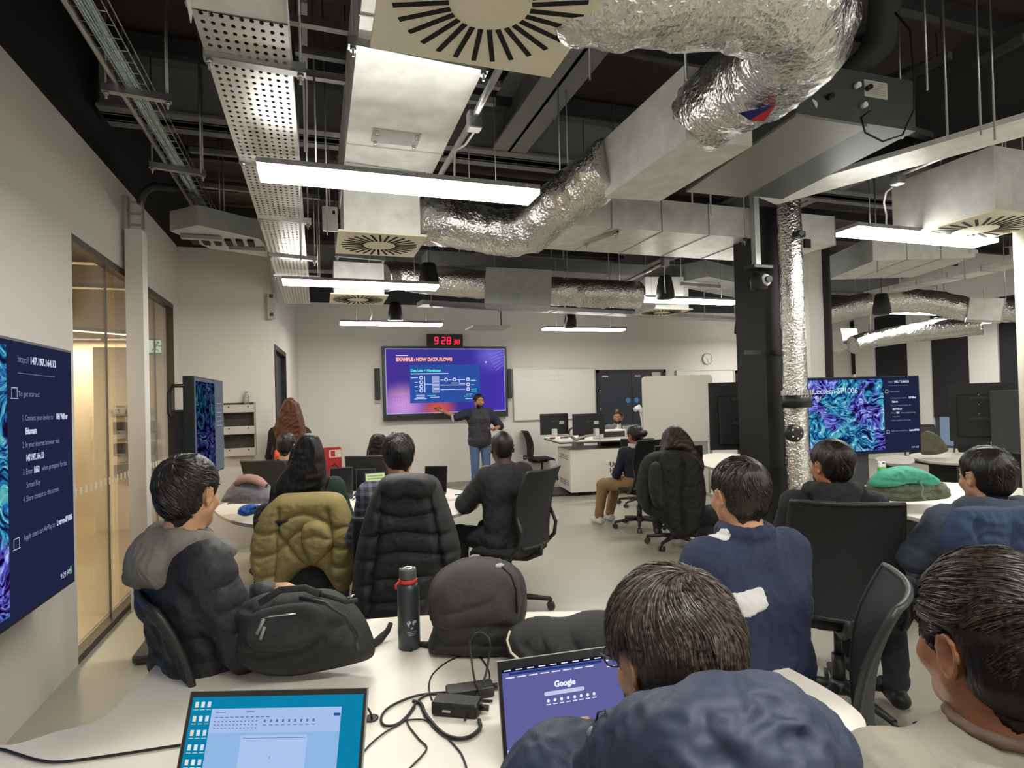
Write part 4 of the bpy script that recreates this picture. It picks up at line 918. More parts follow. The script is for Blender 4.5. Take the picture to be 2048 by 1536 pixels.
# doors in the back wall
def door(n, x0, y0, x1, two, label=None):
    a_ = at(x0, y0, y=YB-.03); c_ = at(x1, y0+3, y=YB-.03); H = a_[2]; f = .06
    mb = MB().box2((a_[0], YB-.04, 0), (a_[0]+f, YB+.02, H)).box2((c_[0]-f, YB-.04, 0), (c_[0], YB+.02, H)).box2((a_[0], YB-.04, H-f), (c_[0], YB+.02, H))
    o = struct('door_%d' % n, mb, mat('door_frame_dark', '#1c1d22', .5))
    xs = [a_[0]+f, (a_[0]+c_[0])/2, c_[0]-f] if two else [a_[0]+f, c_[0]-f]
    for i in range(len(xs)-1):
        lf = MB().box2((xs[i]+.004, YB-.03, .01), (xs[i+1]-.004, YB-.002, H-f)).build('door_leaf', mat('navy_door', '#242833', .45), o)
        sx = xs[i+1]-.1 if (two and i == 0) else xs[i]+.1
        MB().lathe((sx, YB-.03, 1.5), [(.055, 0), (.055, .004)], 20, (0, -1, 0)).build('blue_notice', mat('blue_notice', '#3f7fb5', .5), lf)
        MB().box((xs[i]+.14, YB-.032, H-f-.07), (.13, .004, .03)).build('door_sign', mat('door_sign', '#c9b0a4', .5), lf)
        for z in (1.7, 1.35, .6): MB().cyl((xs[i]+.01 if i == 0 else xs[i+1]-.01, YB-.036, z-.05), (xs[i]+.01 if i == 0 else xs[i+1]-.01, YB-.036, z+.05), .008, n=8).build('hinge', M_chrome, lf)
    return o
door(2, 1192, 740, 1331, True); door(3, 1472, 741, 1560, False)
d2 = at(1298, 750, y=YB-.03)
tag(MB().box(at(1312, 749, y=YB-.04), (.2, .02, .1)).build('door_notice', mat('label_paper'), None), 'small pale notice at the top of the right-hand door leaf', 'notice')
# wall whiteboards
def board(x0, y0, x1, y1, label, Y=YB-.03):
    a_ = at(x0, y0, y=Y); c_ = at(x1, y1, y=Y); t = thing('whiteboard', label, 'whiteboard', ((a_[0]+c_[0])/2, Y, c_[2]), 0, 'wall whiteboards')
    MB().box2((a_[0], Y, c_[2]), (c_[0], YB-.002, a_[2])).build('board_surface', mat('whiteboard_gloss', '#d2d0c8', .18), t)
    mb = MB()
    for p, q in (((a_[0], a_[2]), (c_[0], a_[2])), ((a_[0], c_[2]), (c_[0], c_[2])), ((a_[0], a_[2]), (a_[0], c_[2])), ((c_[0], a_[2]), (c_[0], c_[2]))): mb.beam((p[0], Y-.004, p[1]), (q[0], Y-.004, q[1]), .018, .018, (0, 1, 0))
    mb.build('board_frame', mat('board_frame', '#b5b4ae', .4, .5), t); return t, a_, c_
t, a_, c_ = board(1026, 738, 1192, 835, 'wide wall whiteboard with faint handwriting between display and door')
mb = MB(); fr = Fr((a_[0], YB-.035, a_[2]), (1, 0, 0), (0, 0, 1), c_[0]-a_[0], a_[2]-c_[2]); rr = random.Random(3)
for ln, (u0, u1, v) in enumerate(((.08, .62, .14), (.3, .6, .24), (.58, .62, .33))):
    u = u0
    while u < u1:
        du = rr.uniform(.008, .02); fr.line(mb, u, v+rr.uniform(-.02, .02), u+du, v+rr.uniform(-.02, .02), .007, .001); u += du*rr.uniform(.9, 1.8)
mb.build('faint_handwriting', mat('faint_ink', '#b5a3a6', .5), t)
board(1353, 741, 1470, 835, 'smaller wall whiteboard between the two dark doors')
# mobile board
a_ = at(1283, 753, d=9.0); c_ = at(1428, 882, d=9.0)
t = thing('mobile_whiteboard', 'freestanding pale board with rounded corners behind the lectern', 'whiteboard', ((a_[0]+c_[0])/2, (a_[1]+c_[1])/2, 0))
U_ = (c_-a_)*V(1, 1, 0); Lb = np.linalg.norm(U_); U_ /= Lb; R = np.column_stack([U_, V(0, 0, 1), np.cross(U_, (0, 0, 1))]); cb_ = (a_+c_)/2
MB().rbox(cb_, (Lb, a_[2]-c_[2], .03), .06, R, 5).build('board_panel', mat('beige_board', '#bdb9ad', .5), t)
MB().box(cb_-V(0, 0, (a_[2]-c_[2])/2+.16), (Lb*.95, .02, .32), np.column_stack([U_, np.cross((0, 0, 1), U_), V(0, 0, 1)])).build('lower_panel', mat('grey_lower_panel', '#8b8984', .6), t)
for s in (-1, 1):
    p_ = cb_+U_*s*Lb*.42; MB().cyl((p_[0], p_[1], .03), (p_[0], p_[1], c_[2]+.1), .018).build('board_leg', mat('board_frame'), t)
    MB().beam((p_[0], p_[1], .03)-np.cross(U_, (0, 0, 1))*.25, (p_[0], p_[1], .03)+np.cross(U_, (0, 0, 1))*.25, .04, .04).build('board_foot', mat('board_frame'), t)
# ------------------------------------------------------------------ display stands
def stand_display(name, label, x0, y0, x1, y1, d0, d1, front, frame_only=False):
    A_ = at(x0, y0, d=d0); B_ = at(x1, y0+(0), d=d1); bot = at(x0, y1, d=d0)[2]; h_ = A_[2]-bot
    U_ = (B_-A_)*V(1, 1, 0); L_ = np.linalg.norm(U_); U_ /= L_; t = thing(name, label, 'display', ((A_[0]+B_[0])/2, (A_[1]+B_[1])/2, 0))
    return A_, U_, L_, h_, t
# centre right lectern screen facing the camera
A_, U_, L_, h_, t = stand_display('mobile_display', 'display on a stand showing a blue and violet painting and login text', 1613, 758, 1836, 912, 5.75, 6.0, True)
fr = Fr(A_, U_, (0, 0, 1), L_, h_); welcome_screen(fr, t)
nb = np.cross(U_, (0, 0, 1)); c_ = A_+U_*L_*.3
ctr = A_+U_*L_*.36; bk = -nb*.12
MB().rbox((ctr[0]+bk[0], ctr[1]+bk[1], .55), (.55, .12, 1.0), .02, np.column_stack([U_, -nb, V(0, 0, 1)])).build('stand_panel', mat('charcoal_panel', '#3a3a3c', .6), t)
MB().rbox((ctr[0]+bk[0], ctr[1]+bk[1], .03), (.8, .6, .05), .05, np.column_stack([U_, -nb, V(0, 0, 1)])).build('stand_base', M_dgrey, t)
hp = A_-U_*.0; MB().tube([hp+V(0, 0, -.08), hp-U_*.05+V(0, 0, -.08), hp-U_*.065+V(0, 0, -.12), hp-U_*.065+V(0, 0, -.28), hp-U_*.05+V(0, 0, -.32), hp+V(0, 0, -.32)], .012, 8).build('side_handle', M_black, t)
def back_display(label, x0, y0, x1, y1, d0, d1, col_x, colw, panelh=1.0):
    A_, U_, L_, h_, t = stand_display('mobile_display', label, x0, y0, x1, y1, d0, d1, False)
    nb = np.cross(U_, (0, 0, 1)); nb = nb if np.dot(nb, CP-A_) > 0 else -nb; R = np.column_stack([U_, -nb, V(0, 0, 1)])
    c_ = A_+U_*L_/2-V(0, 0, h_/2)
    MB().rbox(c_, (L_, .03, h_), .008, R).build('screen_casing', M_black, t)
    MB().rbox(c_+nb*.03-V(0, 0, .04), (L_*.8, .05, h_*.72), .02, R).build('rear_housing', mat('rear_black', '#0e0e0f', .5), t)
    for z in (.25, -.1): MB().box(c_+nb*.06+V(0, 0, z*h_), (L_*.5, .015, .03), R).build('mount_rail', M_dgrey, t)
    for k in range(4): q = c_+nb*.065-U_*(.12 if k < 3 else -.2)+V(0, 0, (.3-.16*k)*h_ if k < 3 else .3*h_); MB().sphere(q, .012, 8, 6).build('screw_head', M_chrome, t)
    cc = A_+U_*L_*col_x+nb*.14
    MB().rbox((cc[0], cc[1], panelh*.5+.02), (colw, .14, panelh), .02, R).build('stand_panel', mat('charcoal_panel'), t)
    MB().rbox((cc[0], cc[1], .03), (colw+.3, .6, .05), .05, R).build('stand_base', M_dgrey, t); return t
back_display('back of a black display on a stand, left of the black pillar', 1416, 766, 1598, 900, 6.0, 5.85, .66, .34, 1.45)
back_display('back of a black display at the far right edge', 1896, 768, 2075, 882, 7.6, 7.0, .68, .32, 1.5)
# left display seen at an angle
XD = at(388, 755, z=1.75)[0]; a_ = at(388, 755, x=XD); c_ = at(445, 764, x=XD+.05)
U_ = (c_-a_)*V(1, 1, 0); L_ = np.linalg.norm(U_); U_ /= L_
t = thing('mobile_display', 'display on a stand seen from the side, showing a dim blue picture', 'display', (a_[0], (a_[1]+c_[1])/2, 0))
fr = Fr(a_, U_, (0, 0, 1), L_, .64); mb = MB(); fr.body(mb, .06, -.002, .01); mb.build('screen_casing', M_black, t)
def dimpic():
    m = painting().copy(); m.name = 'dim_sea_picture'
    for n in m.node_tree.nodes:
        if n.type == 'EMISSION': n.inputs[1].default_value = .16
    return m
mb = MB(); fr.rect(mb, 0, 0, 1, 1, .001); mb.build('screen_panel', emat('screen_dim_navy', '#6c707b', .8), t)
mb = MB(); fr.rect(mb, .03, .03, .66, .97, .002); mb.build('screen_picture', dimpic(), t)
mb = MB()
for i in range(6): fr.line(mb, .72, .25+i*.05, .93, .25+i*.05, .006, .003)
mb.build('screen_lettering', E_txtd, t)
nb = fr.N
MB().box(((a_[0]+c_[0])/2-.16, (a_[1]+c_[1])/2, .8), (.1, .4, 1.5)).build('stand_panel', mat('charcoal_panel'), t)
MB().rbox(((a_[0]+c_[0])/2-.16, (a_[1]+c_[1])/2, .03), (.5, .7, .05), .05).build('stand_base', M_dgrey, t)
hp = a_-U_*.01-nb*.05; MB().tube([hp+V(0, 0, -.05), hp-nb*.07+V(0, 0, -.05), hp-nb*.09+V(0, 0, -.09), hp-nb*.09+V(0, 0, -.22), hp-nb*.07+V(0, 0, -.25)], .012, 8).build('side_handle', M_black, t)
# ------------------------------------------------------------------ black pillar with foil riser
pw = at(1515, 390, d=5.1); pz = at(1545, 1010, d=5.1)
px_ = at(1528, 700, d=5.1); pe = at(1606, 700, d=5.1)
struct('trim_3', MB().box2((px_[0], px_[1]-.02, 0), (pe[0]+.0, px_[1]+.35, 3.2)), mat('pillar_black', '#1b1a19', .6))
bpy.data.objects['trim_3']['kind'] = 'structure'
fo_ = foil_duct([at(1598, 960, d=4.95)*V(1, 1, 0)+V(0, 0, .05)]+[V(at(1587, 700, d=4.95)[0], at(1587, 700, d=4.95)[1], z) for z in (.8, 1.6, 2.4, 3.1, 3.5)], .1, 'vertical foil wrapped pipe standing against the black pillar', 20, 8, .008)
wpz = at(1630, 457, d=6.35); t = thing('white_riser_panel', 'tall narrow white panel right of the foil pipe with a small black plate', 'panel', (wpz[0], wpz[1], 0))
MB().box((wpz[0]+.03, wpz[1]+.1, wpz[2]/2), (.22, .12, wpz[2])).build('panel_body', M_wallw, t)
MB().box((wpz[0]+.135, wpz[1]+.06, wpz[2]/2+.1), (.03, .2, wpz[2]+.2)).build('black_edge', M_blackm, t)
q_ = at(1614, 487, d=5.28); MB().box(q_, (.07, .02, .08)).build('black_plate', M_black, t)
# straps on pillar / foil pipe
for py, lb in ((702, 'black strap around the pillar at display height'), (1000-55, 'black strap around the pillar behind the navy fleece')):
    q_ = at(1560, py, d=4.95); o = MB().box((q_[0]-.04, px_[1]-.03, q_[2]), (.45, .02, .035)).build('pillar_strap', M_black); tag(o, lb, 'strap')
q_ = at(1594, 800, d=4.8); t = thing('ribbed_collar', 'black ribbed collar around the foil pipe beside the colourful screen', 'collar', q_)
MB().cyl(q_-V(0, 0, .06), q_+V(0, 0, .04), .112, n=24).build('collar_band', M_black, t)
for i in range(24): a = 2*PI*i/24; MB().box(q_+V(math.cos(a)*.114, math.sin(a)*.114, .06), (.008, .008, .04)).build('pale_tooth', mat('board_frame'), t)
q_ = at(1588, 866, d=4.7); t = thing('round_cable_holder', 'small round black fitting on the foil pipe behind the black hoodie', 'fitting', q_)
MB().lathe(q_, [(.03, -.03), (.07, -.02), (.07, .02), (.03, .04)], 18, -F0).build('fitting_body', M_black, t)
for k in range(5): a = k*1.25; MB().sphere(q_-F0*.04+V(math.cos(a)*.045, 0, math.sin(a)*.045), .01, 6, 5).build('screw_head', M_chrome, t)
# cameras
q_ = at(1518, 560, d=4.75); t = thing('tracking_camera', 'black and white tracking camera on the pillar above the display', 'camera', q_)
MB().rbox(q_+V(0, 0, .1), (.2, .12, .03), .01).build('camera_bracket', M_black, t)
MB().lathe(q_-V(0, 0, .09), [(.02, 0), (.065, .02), (.07, .08), (.055, .14)], 20).build('camera_base', M_blackm, t)
MB().sphere(q_+V(.02, -.04, -.01), .052, 16, 12).build('camera_head', M_whitep, t)
MB().cyl(q_+V(.015, -.075, -.01), q_+V(.012, -.105, -.012), .028, n=16).build('camera_lens', M_black, t)
MB().beam(q_+V(-.02, 0, .1), V(*(q_+V(-.03, 0, 0))[:2], CZ-.01), .05, .05).build('support_pole', M_galvd, t)
q_ = at(1598, 469, d=4.8); t = thing('security_camera', 'small black camera on the foil pipe near the top of the pillar', 'camera', q_)
MB().rbox(q_, (.09, .07, .05), .015).build('camera_body', M_black, t); MB().cyl(q_+V(-.02, -.03, 0), q_+V(-.03, -.06, -.005), .02, n=12).build('camera_lens', mat('rear_black'), t)
# right edge column
q_ = at(2066, 700, d=4.3); struct('trim_4', MB().cyl((q_[0]+.06, q_[1], 0), (q_[0]+.06, q_[1], 3.0), .12, n=28), mat('cream_column', '#b9b6a6', .6))
# ------------------------------------------------------------------ soft bodies grown from distance fields
class Field:
    def __init__(s, lo, hi, h):
        s.h = h; s.lo = np.asarray(lo, float); s.n = (np.ceil((np.asarray(hi)-s.lo)/h).astype(int)+1)
        s.F = np.full(tuple(s.n), 1e3, np.float32)
        s.ax = [(s.lo[i]+np.arange(s.n[i])*h).astype(np.float32) for i in range(3)]
    def sub(s, lo, hi):
        a = np.maximum(np.floor((np.asarray(lo)-s.lo)/s.h).astype(int), 0); b = np.minimum(np.ceil((np.asarray(hi)-s.lo)/s.h).astype(int)+1, s.n)
        if np.any(b <= a): return None
        sl = tuple(slice(a[i], b[i]) for i in range(3))
        return sl, s.ax[0][sl[0]][:, None, None], s.ax[1][sl[1]][None, :, None], s.ax[2][sl[2]][None, None, :]
    def put(s, sl, d, k):
        A = s.F[sl]
        if k > 0:
            m = np.minimum(A, d); q = np.maximum(k-np.abs(A-d), 0)/k; s.F[sl] = m-q*q*k*.25
        else: s.F[sl] = np.minimum(A, d)
    def cut(s, sl, d, k):
        A = s.F[sl]; e = -d; M = np.maximum(A, e)
        if k > 0: q = np.maximum(k-np.abs(A-e), 0)/k; M = M+q*q*k*.25
        s.F[sl] = M
    def cone(s, a, b, ra, rb=None, k=.02, quilt=None, cut=False):
        a = np.asarray(a, float); b = np.asarray(b, float); rb = ra if rb is None else rb; R = max(ra, rb)+k+3*s.h
        g = s.sub(np.minimum(a, b)-R, np.maximum(a, b)+R)
        if g is None: return s
        sl, X, Y, Z = g; ba = (b-a).astype(np.float32); L2 = float(ba@ba)+1e-9
        px, py, pz = X-a[0], Y-a[1], Z-a[2]; t0 = (px*ba[0]+py*ba[1]+pz*ba[2])/L2; t = np.clip(t0, 0, 1)
        d = np.sqrt((px-t*ba[0])**2+(py-t*ba[1])**2+(pz-t*ba[2])**2); r = ra+(rb-ra)*t
        if quilt: r = r-quilt[1]*(1-np.abs(np.sin(PI*(t*quilt[0]+(quilt[2] if len(quilt) > 2 else 0))))**.55)
        (s.cut if cut else s.put)(sl, (d-r).astype(np.float32), k); return s
    def ell(s, c, rad, R=None, k=.02, cut=False, quilt=None):
        c = np.asarray(c, float); rad = np.asarray(rad, float); m = rad.max()+k+3*s.h
        g = s.sub(c-m, c+m)
        if g is None: return s
        sl, X, Y, Z = g; px, py, pz = X-c[0], Y-c[1], Z-c[2]
        if R is not None: px, py, pz = (R[0, 0]*px+R[1, 0]*py+R[2, 0]*pz), (R[0, 1]*px+R[1, 1]*py+R[2, 1]*pz), (R[0, 2]*px+R[1, 2]*py+R[2, 2]*pz)
        k0 = np.sqrt((px/rad[0])**2+(py/rad[1])**2+(pz/rad[2])**2); k1 = np.sqrt((px/rad[0]**2)**2+(py/rad[1]**2)**2+(pz/rad[2]**2)**2)+1e-6
        (s.cut if cut else s.put)(sl, (k0*(k0-1)/k1).astype(np.float32), k); return s
    def box(s, c, half, R=None, r=.01, k=.01, cut=False):
        c = np.asarray(c, float); half = np.asarray(half, float)-r; m = np.linalg.norm(half)+r+k+3*s.h
        g = s.sub(c-m, c+m)
        if g is None: return s
        sl, X, Y, Z = g; px, py, pz = X-c[0], Y-c[1], Z-c[2]
        if R is not None: px, py, pz = (R[0, 0]*px+R[1, 0]*py+R[2, 0]*pz), (R[0, 1]*px+R[1, 1]*py+R[2, 1]*pz), (R[0, 2]*px+R[1, 2]*py+R[2, 2]*pz)
        qx, qy, qz = np.abs(px)-half[0], np.abs(py)-half[1], np.abs(pz)-half[2]
        d = np.sqrt(np.maximum(qx, 0)**2+np.maximum(qy, 0)**2+np.maximum(qz, 0)**2)+np.minimum(np.maximum(qx, np.maximum(qy, qz)), 0)-r
        (s.cut if cut else s.put)(sl, d.astype(np.float32), k); return s
    def plane(s, p, n):          # keep the side where dot(x-p, n) < 0
        p = np.asarray(p, float); n = np.asarray(n, float); n = n/np.linalg.norm(n)
        X, Y, Z = s.ax[0][:, None, None], s.ax[1][None, :, None], s.ax[2][None, None, :]
        s.F = np.maximum(s.F, ((X-p[0])*n[0]+(Y-p[1])*n[1]+(Z-p[2])*n[2]).astype(np.float32)); return s
    def shell(s, off, reg):      # this surface moved out by off, only inside another field's body
        g = Field.__new__(Field); g.h, g.lo, g.n, g.ax = s.h, s.lo, s.n, s.ax; g.F = np.maximum(s.F-off, reg.F); return g
    def like(s):
        g = Field.__new__(Field); g.h, g.lo, g.n, g.ax = s.h, s.lo, s.n, s.ax; g.F = np.full(s.F.shape, 1e3, np.float32); return g
    def mesh(s):
        F = s.F.copy()
        for ax in range(3):
            F[tuple([slice(None)]*ax+[0])] = np.maximum(F[tuple([slice(None)]*ax+[0])], 1e-3); F[tuple([slice(None)]*ax+[-1])] = np.maximum(F[tuple([slice(None)]*ax+[-1])], 1e-3)
        S = F < 0; nx, ny, nz = F.shape
        c = np.zeros((nx-1, ny-1, nz-1), np.int8)
        offs = [(i, j, k) for i in (0, 1) for j in (0, 1) for k in (0, 1)]
        for i, j, k in offs: c += S[i:nx-1+i, j:ny-1+j, k:nz-1+k]
        act = (c > 0) & (c < 8); I = np.argwhere(act)
        if len(I) == 0: return np.zeros((0, 3)), np.zeros((0, 4), int)
        idx = -np.ones(act.shape, np.int64); idx[act] = np.arange(len(I))
        pos = np.zeros((len(I), 3)); cnt = np.zeros(len(I))
        val = {o: F[I[:, 0]+o[0], I[:, 1]+o[1], I[:, 2]+o[2]] for o in offs}
        for a in offs:
            for ax in range(3):
                if a[ax] == 0:
                    b = list(a); b[ax] = 1; b = tuple(b); va, vb = val[a], val[b]; x = (va < 0) != (vb < 0)
                    t = va[x]/(va[x]-vb[x]); p = np.tile(np.array(a, float), (x.sum(), 1)); p[:, ax] += t; pos[x] += p; cnt[x] += 1
        V_ = s.lo+(I+pos/cnt[:, None])*s.h; faces = []
        for ax in range(3):
            u, w_ = (ax+1) % 3, (ax+2) % 3
            A = [slice(None)]*3; B = [slice(None)]*3; A[ax] = slice(0, -1); B[ax] = slice(1, None)
            sa, sb_ = S[tuple(A)], S[tuple(B)]; E = np.argwhere(sa != sb_); ok = (E[:, u] > 0) & (E[:, w_] > 0) & (E[:, u] < F.shape[u]-1) & (E[:, w_] < F.shape[w_]-1); E = E[ok]
            flip = sa[E[:, 0], E[:, 1], E[:, 2]]
            def cell(du, dw): e = E.copy(); e[:, u] -= du; e[:, w_] -= dw; return idx[e[:, 0], e[:, 1], e[:, 2]]
            q = np.stack([cell(1, 1), cell(0, 1), cell(0, 0), cell(1, 0)], 1); q[~flip] = q[~flip][:, ::-1]; faces.append(q)
        return V_, np.concatenate(faces)
    def build(s, name, m, parent=None, wr=0., wf=8, seed=1, wr2=0., smooth=0, label=None, stretch=(1, 1, 1)):
        v, f = s.mesh()
        if len(v) == 0: return None
        if smooth:
            for _ in range(smooth):
                acc = np.zeros_like(v); n = np.zeros(len(v))
                for a in range(4):
                    np.add.at(acc, f[:, a], v[f[:, (a+1) % 4]]+v[f[:, a-1]]); np.add.at(n, f[:, a], 2)
                v = v*.5+.5*acc/n[:, None]
        if wr or wr2:
            N_ = np.zeros_like(v); fn = np.cross(v[f[:, 2]]-v[f[:, 0]], v[f[:, 3]]-v[f[:, 1]])
            for a in range(4): np.add.at(N_, f[:, a], fn)
            N_ /= np.linalg.norm(N_, axis=1)[:, None]+1e-12; q = v*np.array(stretch)
            d = wr*(.5*fnoise(q, wf, seed)+.7*(.4-np.abs(fnoise(q, wf*1.4, seed+3))))
            if wr2: d = d+wr2*(.4-np.abs(fnoise(q, wf*4, seed+9)))
            v = v+N_*d[:, None]
        o = meshobj(name, v, f, m, parent, True)
        if label: o['label'] = label
        return o
def surf(g, px, py, d0=.3, d1=1.3):
    for d in np.arange(d0, d1, .003):
        p = at(px, py, d=d); i = np.round((p-g.lo)/g.h).astype(int)
        if np.all(i >= 0) and np.all(i < g.n) and g.F[tuple(i)] < 0: return p
    return None
def creases(g, lines, amp=.006, w=.005):
    """fold lines pressed into the cloth where they cross its surface"""
    for ln in lines:
        P = [surf(g, *q) for q in ln]; P = [p for p in P if p is not None]
        for a, b in zip(P, P[1:]):
            r = g.sub(np.minimum(a, b)-w*3, np.maximum(a, b)+w*3)
            if r is None: continue
            sl, X, Y, Z = r; ba = b-a; t = np.clip(((X-a[0])*ba[0]+(Y-a[1])*ba[1]+(Z-a[2])*ba[2])/(ba@ba+1e-9), 0, 1)
            d2 = (X-a[0]-t*ba[0])**2+(Y-a[1]-t*ba[1])**2+(Z-a[2]-t*ba[2])**2
            g.F[sl] = np.maximum(g.F[sl], (g.F[sl]+amp*np.exp(-d2/w**2)).astype(np.float32))
class Head:
    """head frame: C between the ears, facing +Y before turning"""
    def __init__(s, C, yaw_, pitch_=0., roll_=0., sc=1.):
        s.C = np.asarray(C, float); s.R = rotz(yaw_) @ rotx(-pitch_) @ roty(roll_); s.s = sc
    def __call__(s, x, y, z): return s.C+s.R @ (V(x, y, z)*s.s)
    def solid(s, f, detail=True):
        k = s.s; e = lambda c, r, kk=.02, cut=False, R=None: f.ell(s(*c), V(*r)*k, s.R if R is None else s.R @ R, kk*k, cut)
        c = lambda a, b, ra, rb=None, kk=.012: f.cone(s(*a), s(*b), ra*k, (ra if rb is None else rb)*k, kk*k)
        e((0, -.012, .035), (.075, .096, .088)); e((0, .028, -.015), (.062, .066, .09), .03)
        c((-.048, .005, -.05), (0, .068, -.088), .026, .02, .03); c((.048, .005, -.05), (0, .068, -.088), .026, .02, .03)
        e((0, .074, -.092), (.02, .018, .018), .02)
        f.cone(s(0, -.02, -.05), s(0, -.02, -.14), .052*k, .052*k, .03)
        if detail:
            c((0, .088, .012), (0, .112, -.026), .008, .012, .012); c((-.012, .098, -.032), (.012, .098, -.032), .009, .009, .008)
            c((-.034, .083, .03), (.034, .083, .03), .011, .011, .015)
            for q in (-1, 1):
                e((q*.032, .098, .008), (.016, .012, .011), .012, True); e((q*.032, .079, .008), (.0125, .0125, .0125), .002)
                e((q*.04, .062, -.028), (.024, .022, .022), .02)
            c((-.02, .087, -.053), (.02, .087, -.053), .007, .007, .006); c((-.016, .086, -.063), (.016, .086, -.063), .008, .008, .005)
            e((0, .099, -.0575), (.024, .006, .0015), .002, True)
        for q in (-1, 1):
            Rr = rotz(-q*.45) @ rotx(.18)
            e((q*.079, -.008, -.004), (.009, .018, .031), .008, False, Rr)
            if detail:
                P = [(.002, .011, -.012), (.003, .017, .008), (.006, .012, .026), (.009, -.004, .033), (.011, -.018, .024), (.011, -.022, .006), (.008, -.016, -.012), (.005, -.008, -.026), (.002, .002, -.03)]
                for a, b in zip(P, P[1:]): c((q*(.08+a[0]), -.008+a[1], -.004+a[2]), (q*(.08+b[0]), -.008+b[1], -.004+b[2]), .0045, .0045, .004)
                e((q*.092, -.006, -.006), (.009, .010, .013), .006, True, Rr)
        return s
    def hairfield(s, h, style, t=.012):
        lo = s.C-.42*s.s if style in ('long', 'verylong') else s.C-.2*s.s; hi = s.C+.2*s.s
        f = Field(lo, hi, h); k = s.s
        f.ell(s(0, -.014, .037), V(.077+t, .098+t, .09+t)*k, s.R, .02)
        if style in ('short', 'fade', 'buzz'): f.ell(s(0, -.045, -.025), V(.058+t*.35, .05+t*.35, .05)*k, s.R, .04)
        if style == 'bun': f.ell(s(0, -.05, -.015), V(.07, .06, .07)*k, s.R, .03)
        n = s.R @ V(0, .86, -.5); f.plane(s(0, 0, 0)+n*.030*k, n)
        if style == 'bun': f.ell(s(0, -.155, .015), V(.05, .045, .04)*k, s.R, .01); f.ell(s(.02, -.17, .03), V(.03, .03, .03)*k, s.R, .01)
        if style in ('short', 'fade', 'buzz', 'bun'):
            n = s.R @ V(0, .42, -1.); n /= np.linalg.norm(n); f.plane(s(0, -.07, -.068), n)
            for q in (-1, 1): f.ell(s(q*.100, -.008, -.004), V(.036, .032, .042)*k, s.R, .006, True); f.ell(s(q*.09, .02, -.05), V(.05, .05, .04)*k, s.R, .01, True)
        if style in ('short', 'fade'):
            G = f.like(); s.solid(G, False); rg = f.like(); rg.ell(s(0, -.085, -.05), V(.066, .062, .056)*k, s.R, 0)
            G.F = np.maximum(G.F-.0035*k, rg.F); f.F = np.minimum(f.F, G.F)
        if style in ('long', 'verylong'):
            L = .30 if style == 'long' else .40
            B = s.R @ V(0, -1, 0); dn = V(0, 0, -1); Rt = s.R @ V(1, 0, 0)
            for q in (-1, -.5, 0, .5, 1):
                a = s(q*.06, -.05+abs(q)*.03, .03); wd = 1.45 if style == 'verylong' else 1.15; b = s.C+Rt*q*.085*wd+B*(.085-abs(q)*.03)+dn*.14*k/.9; e = s.C+Rt*q*.10*wd+B*(.14-abs(q)*.03)+dn*L
                f.cone(a, b, .048, .045, .03); f.cone(b, e, .045, .022, .03)
        return f
def hair_strands(name, head, m, parent, n=5000, L=.03, whorl=(0, -.07, .1), t=.012, w_=.0011, seed=0, lift=.35, fade=0., front=True, curl=.0, wild=.35):
    """short strands combed away from the crown; keeps to the scalp"""
    r = np.random.RandomState(seed); k = head.s
    v_, f_ = head.hf.mesh(); v_ = (v_-head.C) @ head.R/k; q = v_[f_]; cN = np.cross(q[:, 2]-q[:, 0], q[:, 3]-q[:, 1]); ar = np.linalg.norm(cN, axis=1)+1e-12
    pk = r.choice(len(f_), n, p=ar/ar.sum()); a_, b_ = r.rand(n, 1), r.rand(n, 1); q = q[pk]
    P = (q[:, 0]*(1-a_)+q[:, 1]*a_)*(1-b_)+(q[:, 3]*(1-a_)+q[:, 2]*a_)*b_; c = V(0, -.014, .03); N_ = (cN/ar[:, None])[pk]; N0 = P-c; N0 /= np.linalg.norm(N0, axis=1)[:, None]
    ok = (N_*N0).sum(1) > .45; P = P[ok]; N_ = N_[ok]*.5+N0[ok]*.5; N_ /= np.linalg.norm(N_, axis=1)[:, None]
    wv = np.array(whorl); T = P-wv; T -= (T*N_).sum(1)[:, None]*N_; T /= np.linalg.norm(T, axis=1)[:, None]+1e-9
    S_ = np.cross(N_, T); T = T+S_*(.5+curl*fnoise(P, 9, seed+1)[:, None]); T += wild*np.stack([fnoise(P, 14, seed+j) for j in (2, 3, 4)], 1)
    T -= (T*N_).sum(1)[:, None]*N_*.9; T /= np.linalg.norm(T, axis=1)[:, None]+1e-9
    ll = L*(.6+.7*r.rand(len(P)))*np.where((np.abs(P[:, 0]) > .055) & (P[:, 2] < .045), .35, 1)*np.where(P[:, 1] > .055, .38, 1)*(np.clip((P[:, 2]+.11)/.13, .25, 1) if fade else 1.)
    ns = 4; pts = []
    for i in range(ns+1):
        q = i/ns; pts.append(P-N_*.002+T*(ll*q)[:, None]+N_*((lift*ll*(q-q*q*1.1)))[:, None])
    tw = r.uniform(-1.0, 1.0, len(P))[:, None]; S_ = np.cross(N_, T)*np.cos(tw)+N_*np.sin(tw); ww = (w_*(.7+.6*r.rand(len(P))))[:, None]; vs = []
    for i, p in enumerate(pts):
        a = (1-.75*(i/ns)**2); vs.append(p-S_*ww*a); vs.append(p+S_*ww*a)
    Vv = np.stack(vs, 1); m_ = Vv.shape[1]; Vv = Vv.reshape(-1, 3)*k @ head.R.T+head.C
    base = (np.arange(len(P))*m_)[:, None]; F_ = np.concatenate([base+np.array([[2*i, 2*i+1, 2*i+3, 2*i+2]]) for i in range(ns)])
    o = meshobj(name, Vv, F_, m, parent, True); return o
